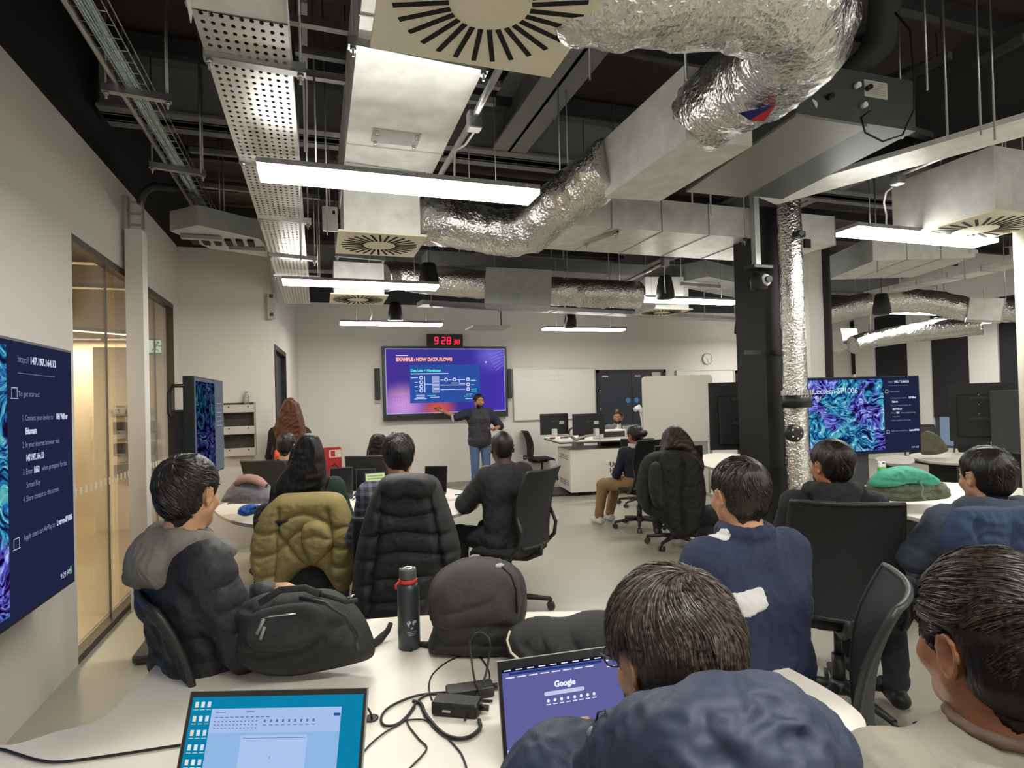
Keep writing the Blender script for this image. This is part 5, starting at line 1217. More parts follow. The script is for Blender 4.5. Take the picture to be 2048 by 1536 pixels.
def hand(f, W_, D, N_, side, curl=.35, sc=1., spread=.12, k=.006):
    """W_ wrist, D along the hand, N_ palm side; side +1 puts the thumb to the +X of (D,N)"""
    D = np.asarray(D, float)/np.linalg.norm(D); N_ = np.asarray(N_, float); N_ = N_-D*(N_@D); N_ /= np.linalg.norm(N_); S_ = np.cross(D, N_)*side
    f.cone(W_, W_+D*.03*sc, .026*sc, .03*sc, .02); f.ell(W_+D*.05*sc, V(.040, .045, .016)*sc, np.column_stack([S_, D, N_]), .015)
    for i, (x, L) in enumerate(((.030, .068), (.010, .076), (-.010, .07), (-.029, .055))):
        p = W_+(D*.085+S_*x)*sc; a = spread*(x/.03)*.5; d = D*math.cos(a)+S_*math.sin(a); r = .0095-.0006*i
        for j, q in enumerate((.45, .32, .23)):
            th = curl*(.6+.5*j); d = d*math.cos(th)+N_*math.sin(th); d /= np.linalg.norm(d); e = p+d*L*q*sc; f.cone(p, e, r*sc*(1-.08*j), r*sc*(.93-.1*j), k*.5); p = e
    p = W_+(D*.022+S_*.028)*sc; d = (D*.6+S_*.75+N_*.25); d /= np.linalg.norm(d)
    for j, L in enumerate((.035, .03, .025)):
        e = p+d*L*sc; f.cone(p, e, (.013-.002*j)*sc, (.0115-.002*j)*sc, k); p = e; d = d*.9+D*.35+N_*curl*.3; d /= np.linalg.norm(d)
def cloth(name, col='#000000', **kw): return mat(name, col, kw.pop('rough', .85), bump=kw.pop('bump', (140, .25, .002)), **kw)
SK = {'a': mat('skin_warm_brown', '#a06a4a', .5, var=(14, .08)), 'b': mat('skin_light_brown', '#b98a6a', .5, var=(14, .08)), 'c': mat('skin_dark_brown', '#4a3024', .5, var=(14, .08)), 'd': mat('skin_pale', '#c9a489', .5, var=(14, .06))}
for m_ in SK.values():
    b_ = m_.node_tree.nodes['Principled BSDF']; b_.inputs['Subsurface Weight'].default_value = .08; b_.inputs['Subsurface Radius'].default_value = (.01, .004, .002)
def hairmat(name, col, sc=(60, 60, 5)):
    if name in _M: return _M[name]
    m = mat(name, col, .42, spec=.4); nt = m.node_tree; N = nt.nodes; L = nt.links; b = N['Principled BSDF']; tc = N.new('ShaderNodeTexCoord'); mp = N.new('ShaderNodeMapping'); mp.inputs['Scale'].default_value = sc
    n = N.new('ShaderNodeTexNoise'); n.inputs['Scale'].default_value = 1.5; n.inputs['Detail'].default_value = 3; L.new(tc.outputs['Object'], mp.inputs[0]); L.new(mp.outputs[0], n.inputs['Vector'])
    bp = N.new('ShaderNodeBump'); bp.inputs['Strength'].default_value = .7; bp.inputs['Distance'].default_value = .006; L.new(n.outputs['Fac'], bp.inputs['Height']); L.new(bp.outputs[0], b.inputs['Normal']); return m
def strandmat(name, dark, light):
    m = mat(name, dark, .38, spec=.5); nt = m.node_tree; N = nt.nodes; L = nt.links; tc = N.new('ShaderNodeTexCoord'); n = N.new('ShaderNodeTexNoise'); n.inputs['Scale'].default_value = 160; n.inputs['Detail'].default_value = 2
    L.new(tc.outputs['Object'], n.inputs['Vector']); r = N.new('ShaderNodeValToRGB'); r.color_ramp.elements[0].position = .38; r.color_ramp.elements[1].position = .66
    r.color_ramp.elements[0].color = (*hexc(dark), 1); r.color_ramp.elements[1].color = (*hexc(light), 1); L.new(n.outputs['Fac'], r.inputs[0]); L.new(r.outputs[0], N['Principled BSDF'].inputs['Base Color']); return m
H_blk = hairmat('black_hair', '#15110f'); H_dk = hairmat('dark_brown_hair', '#2a211c'); H_aub = hairmat('auburn_hair', '#4c2b1b'); H_brn = hairmat('brown_hair', '#33241c')
EYE = mat('eye_white', '#cfc6bd', .3); IRIS = mat('eye_iris', '#1e1410', .3)
def person(label, head, d, by, hy, hp=0., lean=.0, sc=1., h=.009, skin='a', top=None, bottom=None, hair=('short', H_blk), shoes=None, arms=None, legs=None, stand=False, hr=0., side=0., detail=False, hood=None, strands=0, beard=None, thick=.0, quilt=None, wr=.006, collar=None, bodyx=0., hh=None, face=False, wf=6, hairt=.012, name='person'):
    """a person seated (or standing); head centre given by a photo spot and depth, by/hy body and head heading in degrees"""
    hc = at(*head, d=d) if len(head) == 2 else V(*head)
    B = rotz(math.radians(by)); hd = Head(hc, math.radians(hy), math.radians(hp), math.radians(hr), sc)
    hip = .90 if stand else .53
    off = B @ V(side, lean+.02, 0); root = V(hc[0]-off[0], hc[1]-off[1], 0)
    neck = hc[2]-.145*sc; zs = lambda q: hip+(neck-hip)*q
    def L(x, y, z): return root+B @ V(x, y, 0)+V(0, 0, z)
    J = {}
    for q, n in ((-1, 'L'), (1, 'R')):
        J['sh'+n] = L(q*.17*sc+side*.9, lean*.95, zs(.90)); J['hip'+n] = L(q*.09, 0, hip)
        J['el'+n] = L(q*.25+side*.5, lean*.7+.06, zs(.9)-.26); J['wr'+n] = L(q*.14, .30, zs(.9)-.30)
        if stand: J['kn'+n] = L(q*.10, .03, .48); J['an'+n] = L(q*.11, 0, .08)
        else: J['kn'+n] = L(q*.13, .44, .52); J['an'+n] = L(q*.13, .42, .09)
    for dct in (arms, legs):
        for kx, vv in (dct or {}).items():
          if kx[:2] in ('el', 'wr', 'kn', 'an', 'sh'): J[kx] = L(*vv[:3]) if len(vv) == 3 else at(vv[0], vv[1], d=vv[3])
    t = thing(name, label, 'person', root)
    allp = np.array(list(J.values())+[hc]); lo = allp.min(0)-.25; hi = allp.max(0)+.25; lo[2] = max(lo[2], -.02)
    J['ne'] = L(side, lean, neck); J['ch'] = L(side*.8, lean*.8, zs(.72)); J['wa'] = L(side*.3, lean*.25, zs(.3)); J['pe'] = L(0, 0, hip+.02)
    hb = h if not detail else h
    f = Field(lo, hi, hb); hd.solid(f, detail or face)
    f.cone(J['ne']+V(0, 0, .02), J['ch']+B @ V(0, .02, 0), .052, .07, .04); f.cone(J['ch']+B @ V(0, .02, 0), J['wa'], .07, .07, .04); f.cone(J['wa'], J['pe'], .07, .08, .04); f.cone(J['shL'], J['shR'], .05, .05, .04)
    for q, n in ((-1, 'L'), (1, 'R')):
        f.cone(J['sh'+n], J['el'+n], .042*sc, .034*sc, .02); f.cone(J['el'+n], J['wr'+n], .036*sc, .025*sc, .02)
        f.cone(J['hip'+n], J['kn'+n], .07, .05, .02); f.cone(J['kn'+n], J['an'+n], .05, .035, .02); f.cone(J['an'+n], J['an'+n]+B @ V(0, .12, -.04), .03, .025, .01)
        fa = J['wr'+n]-J['el'+n]; HD = (arms or {}).get('hd'+n); HN = (arms or {}).get('hn'+n)
        D_ = B @ V(*HD) if HD else fa; N_ = B @ V(*HN) if HN else B @ V(-q*.4, 0, -1.)
        hand(f, J['wr'+n], D_, N_, q if (HN is None) else (arms or {}).get('hs'+n, q), (arms or {}).get('curl', .35), sc)
    f.build('body', SK[skin], t)
    # trousers
    g = Field(lo, hi, h); g.cone(J['hipL'], J['hipR'], .115, .115, .03)
    for n in 'LR': g.cone(J['hip'+n], J['kn'+n], .10, .072, .03); g.cone(J['kn'+n], J['an'+n]+V(0, 0, .03), .07, .055, .02)
    g.build('trousers', bottom or cloth('dark_trousers', '#1c1d22'), t, .006, 7, 5)
    # shoes
    for n in 'LR':
        s_ = Field(J['an'+n]-.25, J['an'+n]+.25, max(h*.7, .006)); fd = B @ V(0, 1, 0)
        if 'ft'+n in (legs or {}): fd = B @ V(*legs['ft'+n])
        a = J['an'+n]; s_.cone(a-fd*.04+V(0, 0, -.035), a+fd*.15+V(0, 0, -.045), .043, .036, .02); s_.cone(a+V(0, 0, .02), a+fd*.05-V(0, 0, .02), .045, .045, .02)
        s_.plane(a+V(0, 0, -.078), (0, 0, -1)); s_.build('shoe', shoes or mat('black_shoe', '#18181a', .5), t)
    # upper garment
    T = thick; g = Field(lo-.06, hi+.06, h)
    bx = lambda x: B @ V(x, 0, 0)
    qq = (quilt[0], quilt[1]) if quilt else None
    for q in (-1, 1):
        g.cone(J['pe']+bx(q*.06)-V(0, 0, .04), J['wa']+bx(q*.065), (.135 if stand else .112)+T, .10+T, .05, qq and (quilt[0]*.5, quilt[1])); g.cone(J['wa']+bx(q*.065), J['ch']+bx(q*.08), .10+T, .105+T, .05, qq)
        g.cone(J['ch']+bx(q*.08), J['ne']+bx(q*.06)-V(0, 0, .07), .105+T, .065+T*.7, .05)
    g.cone(J['shL'], J['shR'], .062+T*.8, .062+T*.8, .05); g.cone(J['ne']-V(0, 0, .035), J['ch'], .085+T*.5, .10, .05)
    slv = (arms or {}).get('sleeve', 1.)
    for n in 'LR':
        g.cone(J['sh'+n], J['el'+n], .062+T, .052+T, .03, quilt and (quilt[2], quilt[1]))
        if slv > 0: g.cone(J['el'+n], J['el'+n]+(J['wr'+n]-J['el'+n])*.93*slv, .052+T, .038+T*.8, .03, quilt and (quilt[2]*slv, quilt[1]))
    if hood == 'down':
        bk = B @ V(0, -1, 0); rt = B @ V(1, 0, 0); n0 = J['ne']+V(0, 0, .03); hh_ = hh or .042
        P = [n0+rt*.075+bk*-.05-V(0, 0, .02), n0+rt*.095+bk*.03, n0+rt*.06+bk*.10+V(0, 0, .005), n0+bk*.125+V(0, 0, 0), n0-rt*.06+bk*.10+V(0, 0, .005), n0-rt*.095+bk*.03, n0-rt*.075+bk*-.05-V(0, 0, .02)]
        for a, b in zip(P, P[1:]): g.cone(a, b, hh_, hh_, .02)
        g.ell(n0+bk*.12-V(0, 0, .07), (.10, .06, .09), B, .03)
    if collar: 
        for i in range(12):
            a = 2*PI*i/12; b2 = 2*PI*(i+1)/12; c0 = J['ne']+V(0, 0, collar[0]); g.cone(c0+B @ V(math.cos(a)*.064, math.sin(a)*.064, 0), c0+B @ V(math.cos(b2)*.064, math.sin(b2)*.064, 0), collar[1], collar[1], .01)
    person.J = J; person.B = B; person.top = g; person.head = hd; person.t = t; person.body = f; person.L = L
    g.build('top', top, t, wr, wf, 3, wr*.35)
    # hair
    if hair:
        hf = hd.hairfield(max(min(h, .007)*.8, .004), hair[0], hairt); hd.hf = hf; hf.build('hair', hair[1], t, .006 if hair[0] != 'buzz' else 0, 12, 2, stretch=(1, 1, .35))
        if strands: hair_strands('hair_strands', hd, _M.get('short_hair_strands') or strandmat('short_hair_strands', '#120e0c', '#3d332d'), t, strands, L=.026, w_=.0012)
    if beard:
        reg = f.like(); c_ = hd
        reg.ell(c_(0, .045, -.075), V(.064, .06, .048)*sc, c_.R, 0); reg.ell(c_(0, .09, -.057), V(.018, .02, .006), c_.R, 0, True)
        f.shell(.006, reg).build('beard', beard, t, .002, 30)
    if face or detail:
        for q in (-1, 1):
            e = hd(q*.032, .0812, .008); MB().sphere(e, .0118*sc, 14, 10).build('eye', EYE, t)
            fw = hd.R @ V(0, 1, 0); MB().sphere(e+fw*.0085*sc, .0055*sc, 10, 8).build('iris', IRIS, t)
            MB().tube([hd(q*.014, .0985, .026), hd(q*.03, .0985, .033), hd(q*.05, .086, .028)], [.003, .004, .002], 6).build('eyebrow', hair[1] if hair else H_blk, t)
    return t
# ------------------------------------------------------------------ the people
C_blk = cloth('black_puffer_fabric', '#1b1b1d', rough=.6); C_navyp = mat('navy_puffer_fabric', '#252e45', .6, bump=(14, .25, .006), var=(5, .06))
C_hgrey = cloth('grey_fleece', '#6d6961'); C_navyf = cloth('navy_fleece', '#1e2740'); C_whitef = cloth('white_fleece', '#c9c6c4')
C_bhood = cloth('black_jersey', '#161617'); C_slate = cloth('slate_blue_jersey', '#3d4554'); C_beige = mat('beige_canvas', '#8c8679', .85, bump=(180, .3, .001))
C_dkj = cloth('dark_grey_jacket', '#1f1f20'); C_green = cloth('dark_green_knit', '#12291f'); C_jean = cloth('blue_denim', '#4a6280'); C_khaki = cloth('khaki_cotton', '#8a6a48')
# foreground left: black puffer with grey hood
P1 = person('person in black puffer jacket with grey fleece hood, seated at left, hands together', (378, 990), 1.9, -58, -30, 4, lean=-.06, sc=.97, h=.0065, skin='b', top=C_blk, thick=.014, quilt=(3, .010, 4), hair=('short', H_blk), detail=True, hood=None, strands=9000, hairt=.014,
    arms={'elR': (.24, .02, .80), 'wrR': (.10, .27, .86), 'elL': (-.22, .06, .80), 'wrL': (-.06, .29, .86), 'hdR': (-.75, .6, .1), 'hnR': (-.3, -.4, -.9), 'hdL': (.75, .6, .05), 'hnL': (.3, -.4, -.9), 'curl': .55})
J = person.J; B = person.B; n0 = J['ne']; g = Field(n0-.3, n0+.3, .006); bk = B @ V(0, -1, 0); rt = B @ V(1, 0, 0)
Pp = [n0+rt*.07-bk*.10-V(0, 0, .05), n0+rt*.10-bk*.02-V(0, 0, .01), n0+rt*.08+bk*.05+V(0, 0, .01), n0+bk*.085+V(0, 0, .005), n0-rt*.08+bk*.05+V(0, 0, .01), n0-rt*.10, n0-rt*.07-bk*.09-V(0, 0, .06)]
for a, b_ in zip(Pp, Pp[1:]): g.cone(a, b_, .036, .040, .03)
g.ell(n0+bk*.105-V(0, 0, .055), (.11, .06, .07), B, .04); g.cone(n0+rt*.07+bk*.10-V(0, 0, .09), n0-rt*.06+bk*.12-V(0, 0, .10), .03, .03, .03)
g.build('fleece_hood', C_hgrey, P1, .008, 7, 4, .003)
# foreground centre: navy puffer with big hood and glasses
P2 = person('person in navy puffer with big hood and glasses, head bowed, seated closest', (1345, 1318), .84, -26, 4, 16, lean=.02, sc=.93, h=.006, skin='b', top=C_navyp, thick=.03, quilt=(2, .014, 3), hair=('short', H_dk), detail=True, hairt=.016,
    arms={'elL': (-.27, .10, .80), 'wrL': (-.20, .34, .84), 'elR': (.28, .1, .80), 'wrR': (.2, .34, .82)}, wr=.008)
hd = person.head; J = person.J
hair_strands('hair_strands', hd, strandmat('dark_hair_strands', '#1c1613', '#6b5c50'), P2, 30000, L=.034, whorl=(.012, -.06, .115), t=.013, w_=.0006, seed=4, lift=.35, fade=1, wild=.4, curl=.5)
g = Field(at(1430, 1488, d=.7)-.36, at(1430, 1488, d=.7)+.36, .006)
Pp = [at(1190, 1532, d=.74), at(1240, 1496, d=.70), at(1320, 1468, d=.655), at(1430, 1450, d=.63), at(1540, 1446, d=.64), at(1605, 1488, d=.68), at(1630, 1560, d=.74)]
for a, b_, ra, rb in zip(Pp, Pp[1:], (.028, .036, .042, .046, .048, .046), (.036, .042, .046, .048, .046, .045)): g.cone(a, b_, ra, rb, .02)
Pq = [at(1290, 1570, d=.66), at(1400, 1530, d=.60), at(1520, 1510, d=.60), at(1600, 1550, d=.66)]
for a, b_ in zip(Pq, Pq[1:]): g.cone(a, b_, .055, .055, .035)
creases(g, [[(1452, 1322), (1466, 1350), (1477, 1390), (1485, 1430), (1484, 1480), (1478, 1534)]], .008, .0045)
creases(g, [[(1612, 1478), (1585, 1455), (1560, 1438)], [(1612, 1478), (1632, 1462), (1650, 1440)], [(1612, 1478), (1596, 1500), (1588, 1530)], [(1612, 1478), (1630, 1500), (1640, 1528)], [(1500, 1452), (1535, 1432), (1572, 1422), (1600, 1428)], [(1408, 1436), (1418, 1470), (1440, 1500), (1470, 1530)], [(1530, 1400), (1560, 1412), (1580, 1400)], [(1612, 1478), (1575, 1480), (1545, 1492)], [(1380, 1500), (1420, 1520), (1450, 1532)]], .010, .0075)
g.build('puffer_hood', C_navyp, P2, .0045, 7, 6, .003)
for a, k_ in ((at(1188, 1468, d=.715), 1), (at(1196, 1480, d=.71), 2)): MB().sphere(a, .009, 12, 8).build('cord_toggle', mat('grey_toggle', '#77787c', .4), P2)
MB().tube([at(1188, 1462, d=.715), at(1196, 1425, d=.70), at(1210, 1420, d=.69), at(1215, 1450, d=.70), at(1205, 1475, d=.71)], .0015, 6).build('hood_cord', M_dgrey, P2)
MB().tube([hd(-.083, .0, .012), hd(-.081, .05, .010), hd(-.068, .105, .010)], .0016, 6).build('glasses_temple', mat('glasses_frame', '#4a4450', .35), P2)
MB().tube([hd(.083, .0, .012), hd(.081, .05, .010), hd(.068, .105, .010)], .0016, 6).build('glasses_temple', mat('glasses_frame'), P2)
for q in (-1, 1): MB().tube([hd(q*.036+.027*math.cos(a*PI/8), .108-.004*abs(math.cos(a*PI/8)), .004+.02*math.sin(a*PI/8)) for a in range(16)], .0015, 6, closed=True).build('glasses_rim', mat('glasses_frame'), P2)
# foreground right: beige jacket
P3 = person('person in beige hooded jacket at the right edge, dark swept hair, near the camera', (1985, 1295), .84, -18, -10, 2, lean=.02, sc=.97, h=.006, skin='a', top=C_beige, thick=.016, hair=('short', H_blk), detail=True, hairt=.017, arms={'elL': (-.26, .05, .78), 'wrL': (-.15, .3, .74)}, wr=.006)
hd = person.head; hair_strands('hair_strands', hd, strandmat('black_hair_strands', '#120e0c', '#4a3d34'), P3, 28000, L=.042, whorl=(-.01, .19, .03), t=.014, w_=.0006, seed=9, lift=.45, fade=1, wild=.4, curl=.4)
n0 = person.J['ne']; g = Field(n0-.34, n0+.34, .006); B = person.B; bk = B @ V(0, -1, 0); rt = B @ V(1, 0, 0)
Pp = [n0-rt*.12-bk*.07-V(0, 0, .05), n0-rt*.13+bk*.01-V(0, 0, .01), n0-rt*.09+bk*.09+V(0, 0, .0), n0+bk*.12, n0+rt*.09+bk*.09, n0+rt*.13+bk*.01]
for a, b_ in zip(Pp, Pp[1:]): g.cone(a, b_, .028, .032, .03)
g.ell(n0+bk*.12-V(0, 0, .08), (.13, .05, .10), B, .03); g.cone(n0-rt*.14+bk*.03-V(0, 0, .03), n0+rt*.02+bk*.17-V(0, 0, .17), .018, .02, .02)
creases(g, [[(1790, 1405), (1830, 1445), (1880, 1500), (1915, 1534)], [(1880, 1400), (1920, 1440), (1990, 1480)]], .008, .005)
g.build('jacket_hood', C_beige, P3, .006, 6, 5, .002)
g = Field(n0-.2, n0+.2, .005)
for i in range(14):
    a = 2*PI*i/14; b2 = 2*PI*(i+1)/14; g.cone(n0+V(0, 0, .045)+V(math.cos(a), math.sin(a), 0)*.066, n0+V(0, 0, .045)+V(math.cos(b2), math.sin(b2), 0)*.066, .009, .009, .004)
g.build('ribbed_collar', cloth('taupe_rib', '#6a564c'), P3)
# navy fleece with white patches
P4 = person('person in navy fleece with white shoulder stripe and sleeve patch, short dark hair', (1478, 992), 1.87, 4, -4, 3, lean=.04, sc=.95, h=.0065, skin='b', top=C_navyf, thick=.012, hair=('fade', H_dk), detail=True, strands=9000, hairt=.009, collar=(.03, .026), wr=.007,
    arms={'elL': (-.25, .12, .83), 'wrL': (-.12, .36, .80), 'elR': (.25, .10, .82), 'wrR': (.12, .34, .80)})
f = person.top; J = person.J; L_ = person.L
reg = f.like(); reg.box(at(1462, 1188, d=1.78), (.078, .16, .036), rotz(-.35) @ roty(-.15), .02, 0); f.shell(.003, reg).build('white_sleeve_patch', C_whitef, P4, .007, 6, 3, .00245)
reg = f.like(); reg.cone(at(1396, 1104, d=1.83), at(1446, 1070, d=1.80), .024, .024, 0); f.shell(.003, reg).build('white_shoulder_stripe', C_whitef, P4, .007, 6, 3, .00245)
# black hoodie
P5 = person('person in black hoodie with beard, seated with back turned before the colourful screen', (1662, 932), 2.9, -38, -6, 2, lean=.0, h=.008, skin='a', top=C_bhood, thick=.01, hair=('short', H_blk), detail=True, hood='down', beard=H_blk, strands=900)
P6 = person('person in slate blue hoodie seated with crossed legs at the right edge', (1972, 955), 2.47, -30, -14, 3, lean=.03, h=.008, skin='b', top=C_slate, thick=.014, hair=('short', H_blk), detail=True, hood='down', strands=900, bottom=cloth('charcoal_trousers', '#2a2e38'),
    arms={'elL': (-.27, .08, .82), 'wrL': (-.1, .25, .72)}, legs={'knL': (-.27, .36, .62), 'anL': (-.26, .34, .12), 'knR': (.02, .46, .64), 'anR': (-.2, .5, .45)})
P7 = person('person in black jacket with crossed arms seated sideways on a mesh chair', (1004, 897), 4.35, 22, -8, 2, lean=.03, h=.009, skin='c', top=C_dkj, thick=.018, hair=('buzz', H_blk), detail=True, hairt=.006, beard=H_blk, collar=(.0, .03),
    arms={'elL': (-.24, .2, .80), 'wrL': (-.05, .33, .84), 'elR': (.22, .18, .80), 'wrR': (.0, .36, .80)})
f = person.top; J = person.J
reg = f.like(); reg.cone(J['shL'], J['elL'], .03, .03, 0); reg.cone(J['shL']+V(0, 0, .08), J['elL']*.4+J['shL']*.6+V(0, 0, .05), .03, .03, 0); f.shell(.004, reg).build('grey_sleeve_stripe', C_hgrey, P7)
def plaid():
    m = mat('grey_plaid_cotton', '#33343c', .85); nt = m.node_tree; N = nt.nodes; L = nt.links; b = N['Principled BSDF']; tc = N.new('ShaderNodeTexCoord'); prev = None
    for ax, cc in (('X', .05), ('Z', .05)):
        wv = N.new('ShaderNodeTexWave'); wv.bands_direction = ax; wv.inputs['Scale'].default_value = 7; L.new(tc.outputs['Object'], wv.inputs['Vector'])
        r = N.new('ShaderNodeValToRGB'); r.color_ramp.elements[0].position = .6; r.color_ramp.elements[1].position = .75; r.color_ramp.elements[0].color = (.012, .012, .018, 1); r.color_ramp.elements[1].color = (.06, .065, .085, 1); L.new(wv.outputs['Fac'], r.inputs[0])
        if prev is None: prev = r.outputs[0]
        else:
            a = N.new('ShaderNodeMixRGB'); a.blend_type = 'ADD'; a.inputs[0].default_value = 1; L.new(prev, a.inputs[1]); L.new(r.outputs[0], a.inputs[2]); L.new(a.outputs[0], b.inputs['Base Color'])
    return m
P8 = person('person in grey plaid shirt seen from behind over the black puffer on the chair', (797, 912), 3.35, -8, -4, 0, lean=.05, h=.009, skin='b', top=plaid(), hair=('short', H_blk), detail=True, strands=1200, collar=(.0, .016), hairt=.016)
P9 = person('woman with long straight black hair and dark green jumper above the olive jacket', (617, 915), 3.8, -12, -18, 4, lean=.08, h=.009, skin='d', top=C_green, hair=('long', H_blk), sc=.97)
P10 = person('woman with dark shoulder-length hair left of the plaid shirt', (757, 903), 5.9, -20, -14, 0, lean=.03, h=.01, skin='d', top=C_bhood, hair=('long', H_blk), sc=.97)
P11 = person('person with short black hair and black top beside the long-haired woman', (574, 893), 5.7, -30, -24, 8, lean=.05, h=.01, skin='b', top=C_bhood, hair=('short', H_blk))
P12 = person('woman with long auburn hair by the side doorway', (580, 832), 6.4, -25, -30, 0, lean=.03, h=.01, skin='d', top=C_bhood, hair=('verylong', H_aub), stand=True, sc=1.0, hairt=.02)
# presenter
P13 = person('presenter standing by the big display, pointing at the slide, dark vest and jeans', (958, 803), 10.0, 178, 187, 0, lean=.0, h=.0075, skin='a', stand=True, top=cloth('charcoal_quilted_vest', '#2e2b30'), bottom=C_jean, hair=('short', H_blk), face=True, beard=H_blk, thick=.02, quilt=(5, .006, 1), collar=(.01, .022),
    arms={'elR': (.40, .02, 1.30), 'wrR': (.64, .0, 1.42), 'hdR': (.95, .0, .35), 'hnR': (0, .6, -.5), 'elL': (-.36, .02, 1.12), 'wrL': (-.2, .24, 1.08), 'hdL': (.8, .5, .1), 'hnL': (0, 0, 1), 'sleeve': 0., 'curl': .18})
J = person.J; f = person.top
for n in 'LR':
    reg = f.like(); reg.cone(J['sh'+n]+(J['el'+n]-J['sh'+n])*.12, J['el'+n], .11, .11, 0); f.shell(.004, reg).build('navy_sleeve', cloth('navy_cotton', '#161d30'), P13, .003)
    c_ = J['el'+n]+(J['el'+n]-J['sh'+n])/np.linalg.norm(J['el'+n]-J['sh'+n])*.075; x_ = (J['el'+n]-J['sh'+n]); MB().cyl(c_-x_*.02, c_+x_*.02, .062, n=20).build('white_cuff', C_whitef, P13)
q_ = J['wrL']; MB().cyl(q_-V(.012, 0, 0), q_+V(.012, 0, 0), .029, n=16).build('wrist_watch', mat('polished_metal'), P13)
P14 = person('person in grey blazer and white shirt seated behind the lectern desk looking down', (1236, 833), 9.95, 150, 140, 14, lean=.05, h=.009, skin='a', top=cloth('grey_tweed', '#55504e'), hair=('short', H_blk), face=True, beard=H_blk)
f = person.top; J = person.J; B = person.B; reg = f.like(); reg.box(J['ch']+B @ V(0, .13, .08), (.05, .08, .14), B, .01, 0); f.shell(.003, reg).build('white_shirt', C_whitef, P14)
P15 = person('person with hair bun, navy jumper and khaki trousers seated facing the lectern', (1270, 872), 7.0, 2, 6, 6, lean=.03, h=.009, skin='a', top=cloth('navy_knit', '#171b2a'), bottom=C_khaki, hair=('bun', H_blk), shoes=mat('white_trainer', '#c9c6bd', .5), detail=True, beard=H_blk,
    legs={'knL': (-.32, .30, .5), 'anL': (-.36, .34, .09), 'knR': (-.05, .42, .5), 'anR': (-.14, .46, .09)})
J = person.J; f = person.body; reg = f.like(); reg.box(J['ne']+V(0, 0, .03), (.1, .1, .025), person.B, .005, 0); f.shell(.022, reg).build('white_collar', C_whitef, P15)
P16 = person('woman with very long brown hair seated on the chair with the black coat', (1345, 878), 6.1, -25, -28, 0, lean=.02, h=.009, skin='d', top=C_dkj, hair=('verylong', H_brn), sc=.98)

# long hair falling over backs and chairs
def fall(P, m, d, pts, tf=.05): inflate('hair_length', pts, d, m, P, tf, .05, .05, .008, wr=.006, wf=5)
fall(P16, H_brn, 5.72, [(1333, 862), (1345, 851), (1360, 853), (1378, 870), (1393, 895), (1408, 926), (1404, 948), (1388, 930), (1370, 905), (1345, 900), (1318, 908), (1326, 885)], .06)
fall(P9, H_blk, 3.62, [(590, 890), (600, 872), (617, 866), (636, 872), (646, 895), (650, 925), (652, 955), (640, 978), (612, 990), (580, 994), (552, 996), (549, 975), (562, 948), (580, 925)], .05)
fall(P12, H_aub, 6.22, [(563, 812), (571, 798), (583, 795), (596, 803), (604, 825), (610, 850), (613, 878), (595, 888), (560, 886), (549, 868), (555, 838)], .06)
fall(P10, H_blk, 5.74, [(738, 885), (745, 870), (758, 866), (772, 874), (778, 900), (776, 930), (762, 942), (742, 938), (726, 928), (736, 912)], .05)
# ------------------------------------------------------------------ chairs under the people
def under(P, by, label, dx=0, dy=0, sz=1.):
    p = wloc(P)+rotz(math.radians(by)) @ V(dx, dy, 0); o = place_chair(p, math.radians(by), label); o.scale[2] = sz; return o
under(P1, -78, 'black mesh task chair under the person in black puffer at left', 0, .19, .92)
under(P4, 42, 'black mesh task chair under the person in navy fleece, its curved back to the right', .02, -.03, .94)
under(P5, -38, 'black mesh task chair with its back to the camera under the person in black hoodie')
under(P6, -30, 'black mesh task chair with a blue jacket on it at the right edge')
under(P7, 38, 'black mesh task chair under the person with crossed arms, right of the black puffer')
under(P8, -8, 'black mesh task chair covered by the black puffer coat', 0, 0, .92)
under(P9, -12, 'black mesh task chair covered by the olive puffer jacket', 0, .03, .84)
under(P10, -20, 'black mesh task chair of the woman left of the plaid shirt')
under(P11, -30, 'black mesh task chair of the short-haired person at the table\'s far left')
under(P14, 150, 'black task chair behind the lectern desk')
under(P15, 5, 'black mesh task chair under the person with the hair bun')
under(P16, -25, 'black mesh task chair covered by the black coat')
under(P2, -26, 'task chair hidden under the person in navy puffer'); under(P3, -18, 'task chair hidden under the person in beige jacket')
for px, py, by, lb in ((1085, 962, -95, 'empty black task chair left of the lectern desk'), (1278, 1010, -30, 'empty mesh chair right in front of the lectern cabinet'), (1862, 975, 150, 'empty mesh chair beyond the colourful screen'), (1945, 965, 120, 'dark empty chair by the windows'), (2090, 1120, -60, 'black mesh chair back at the far right edge'), (2010, 985, 60, 'empty chair beyond the rightmost dark display')):
    place_chair(at(px, py, z=0), math.radians(by), lb)
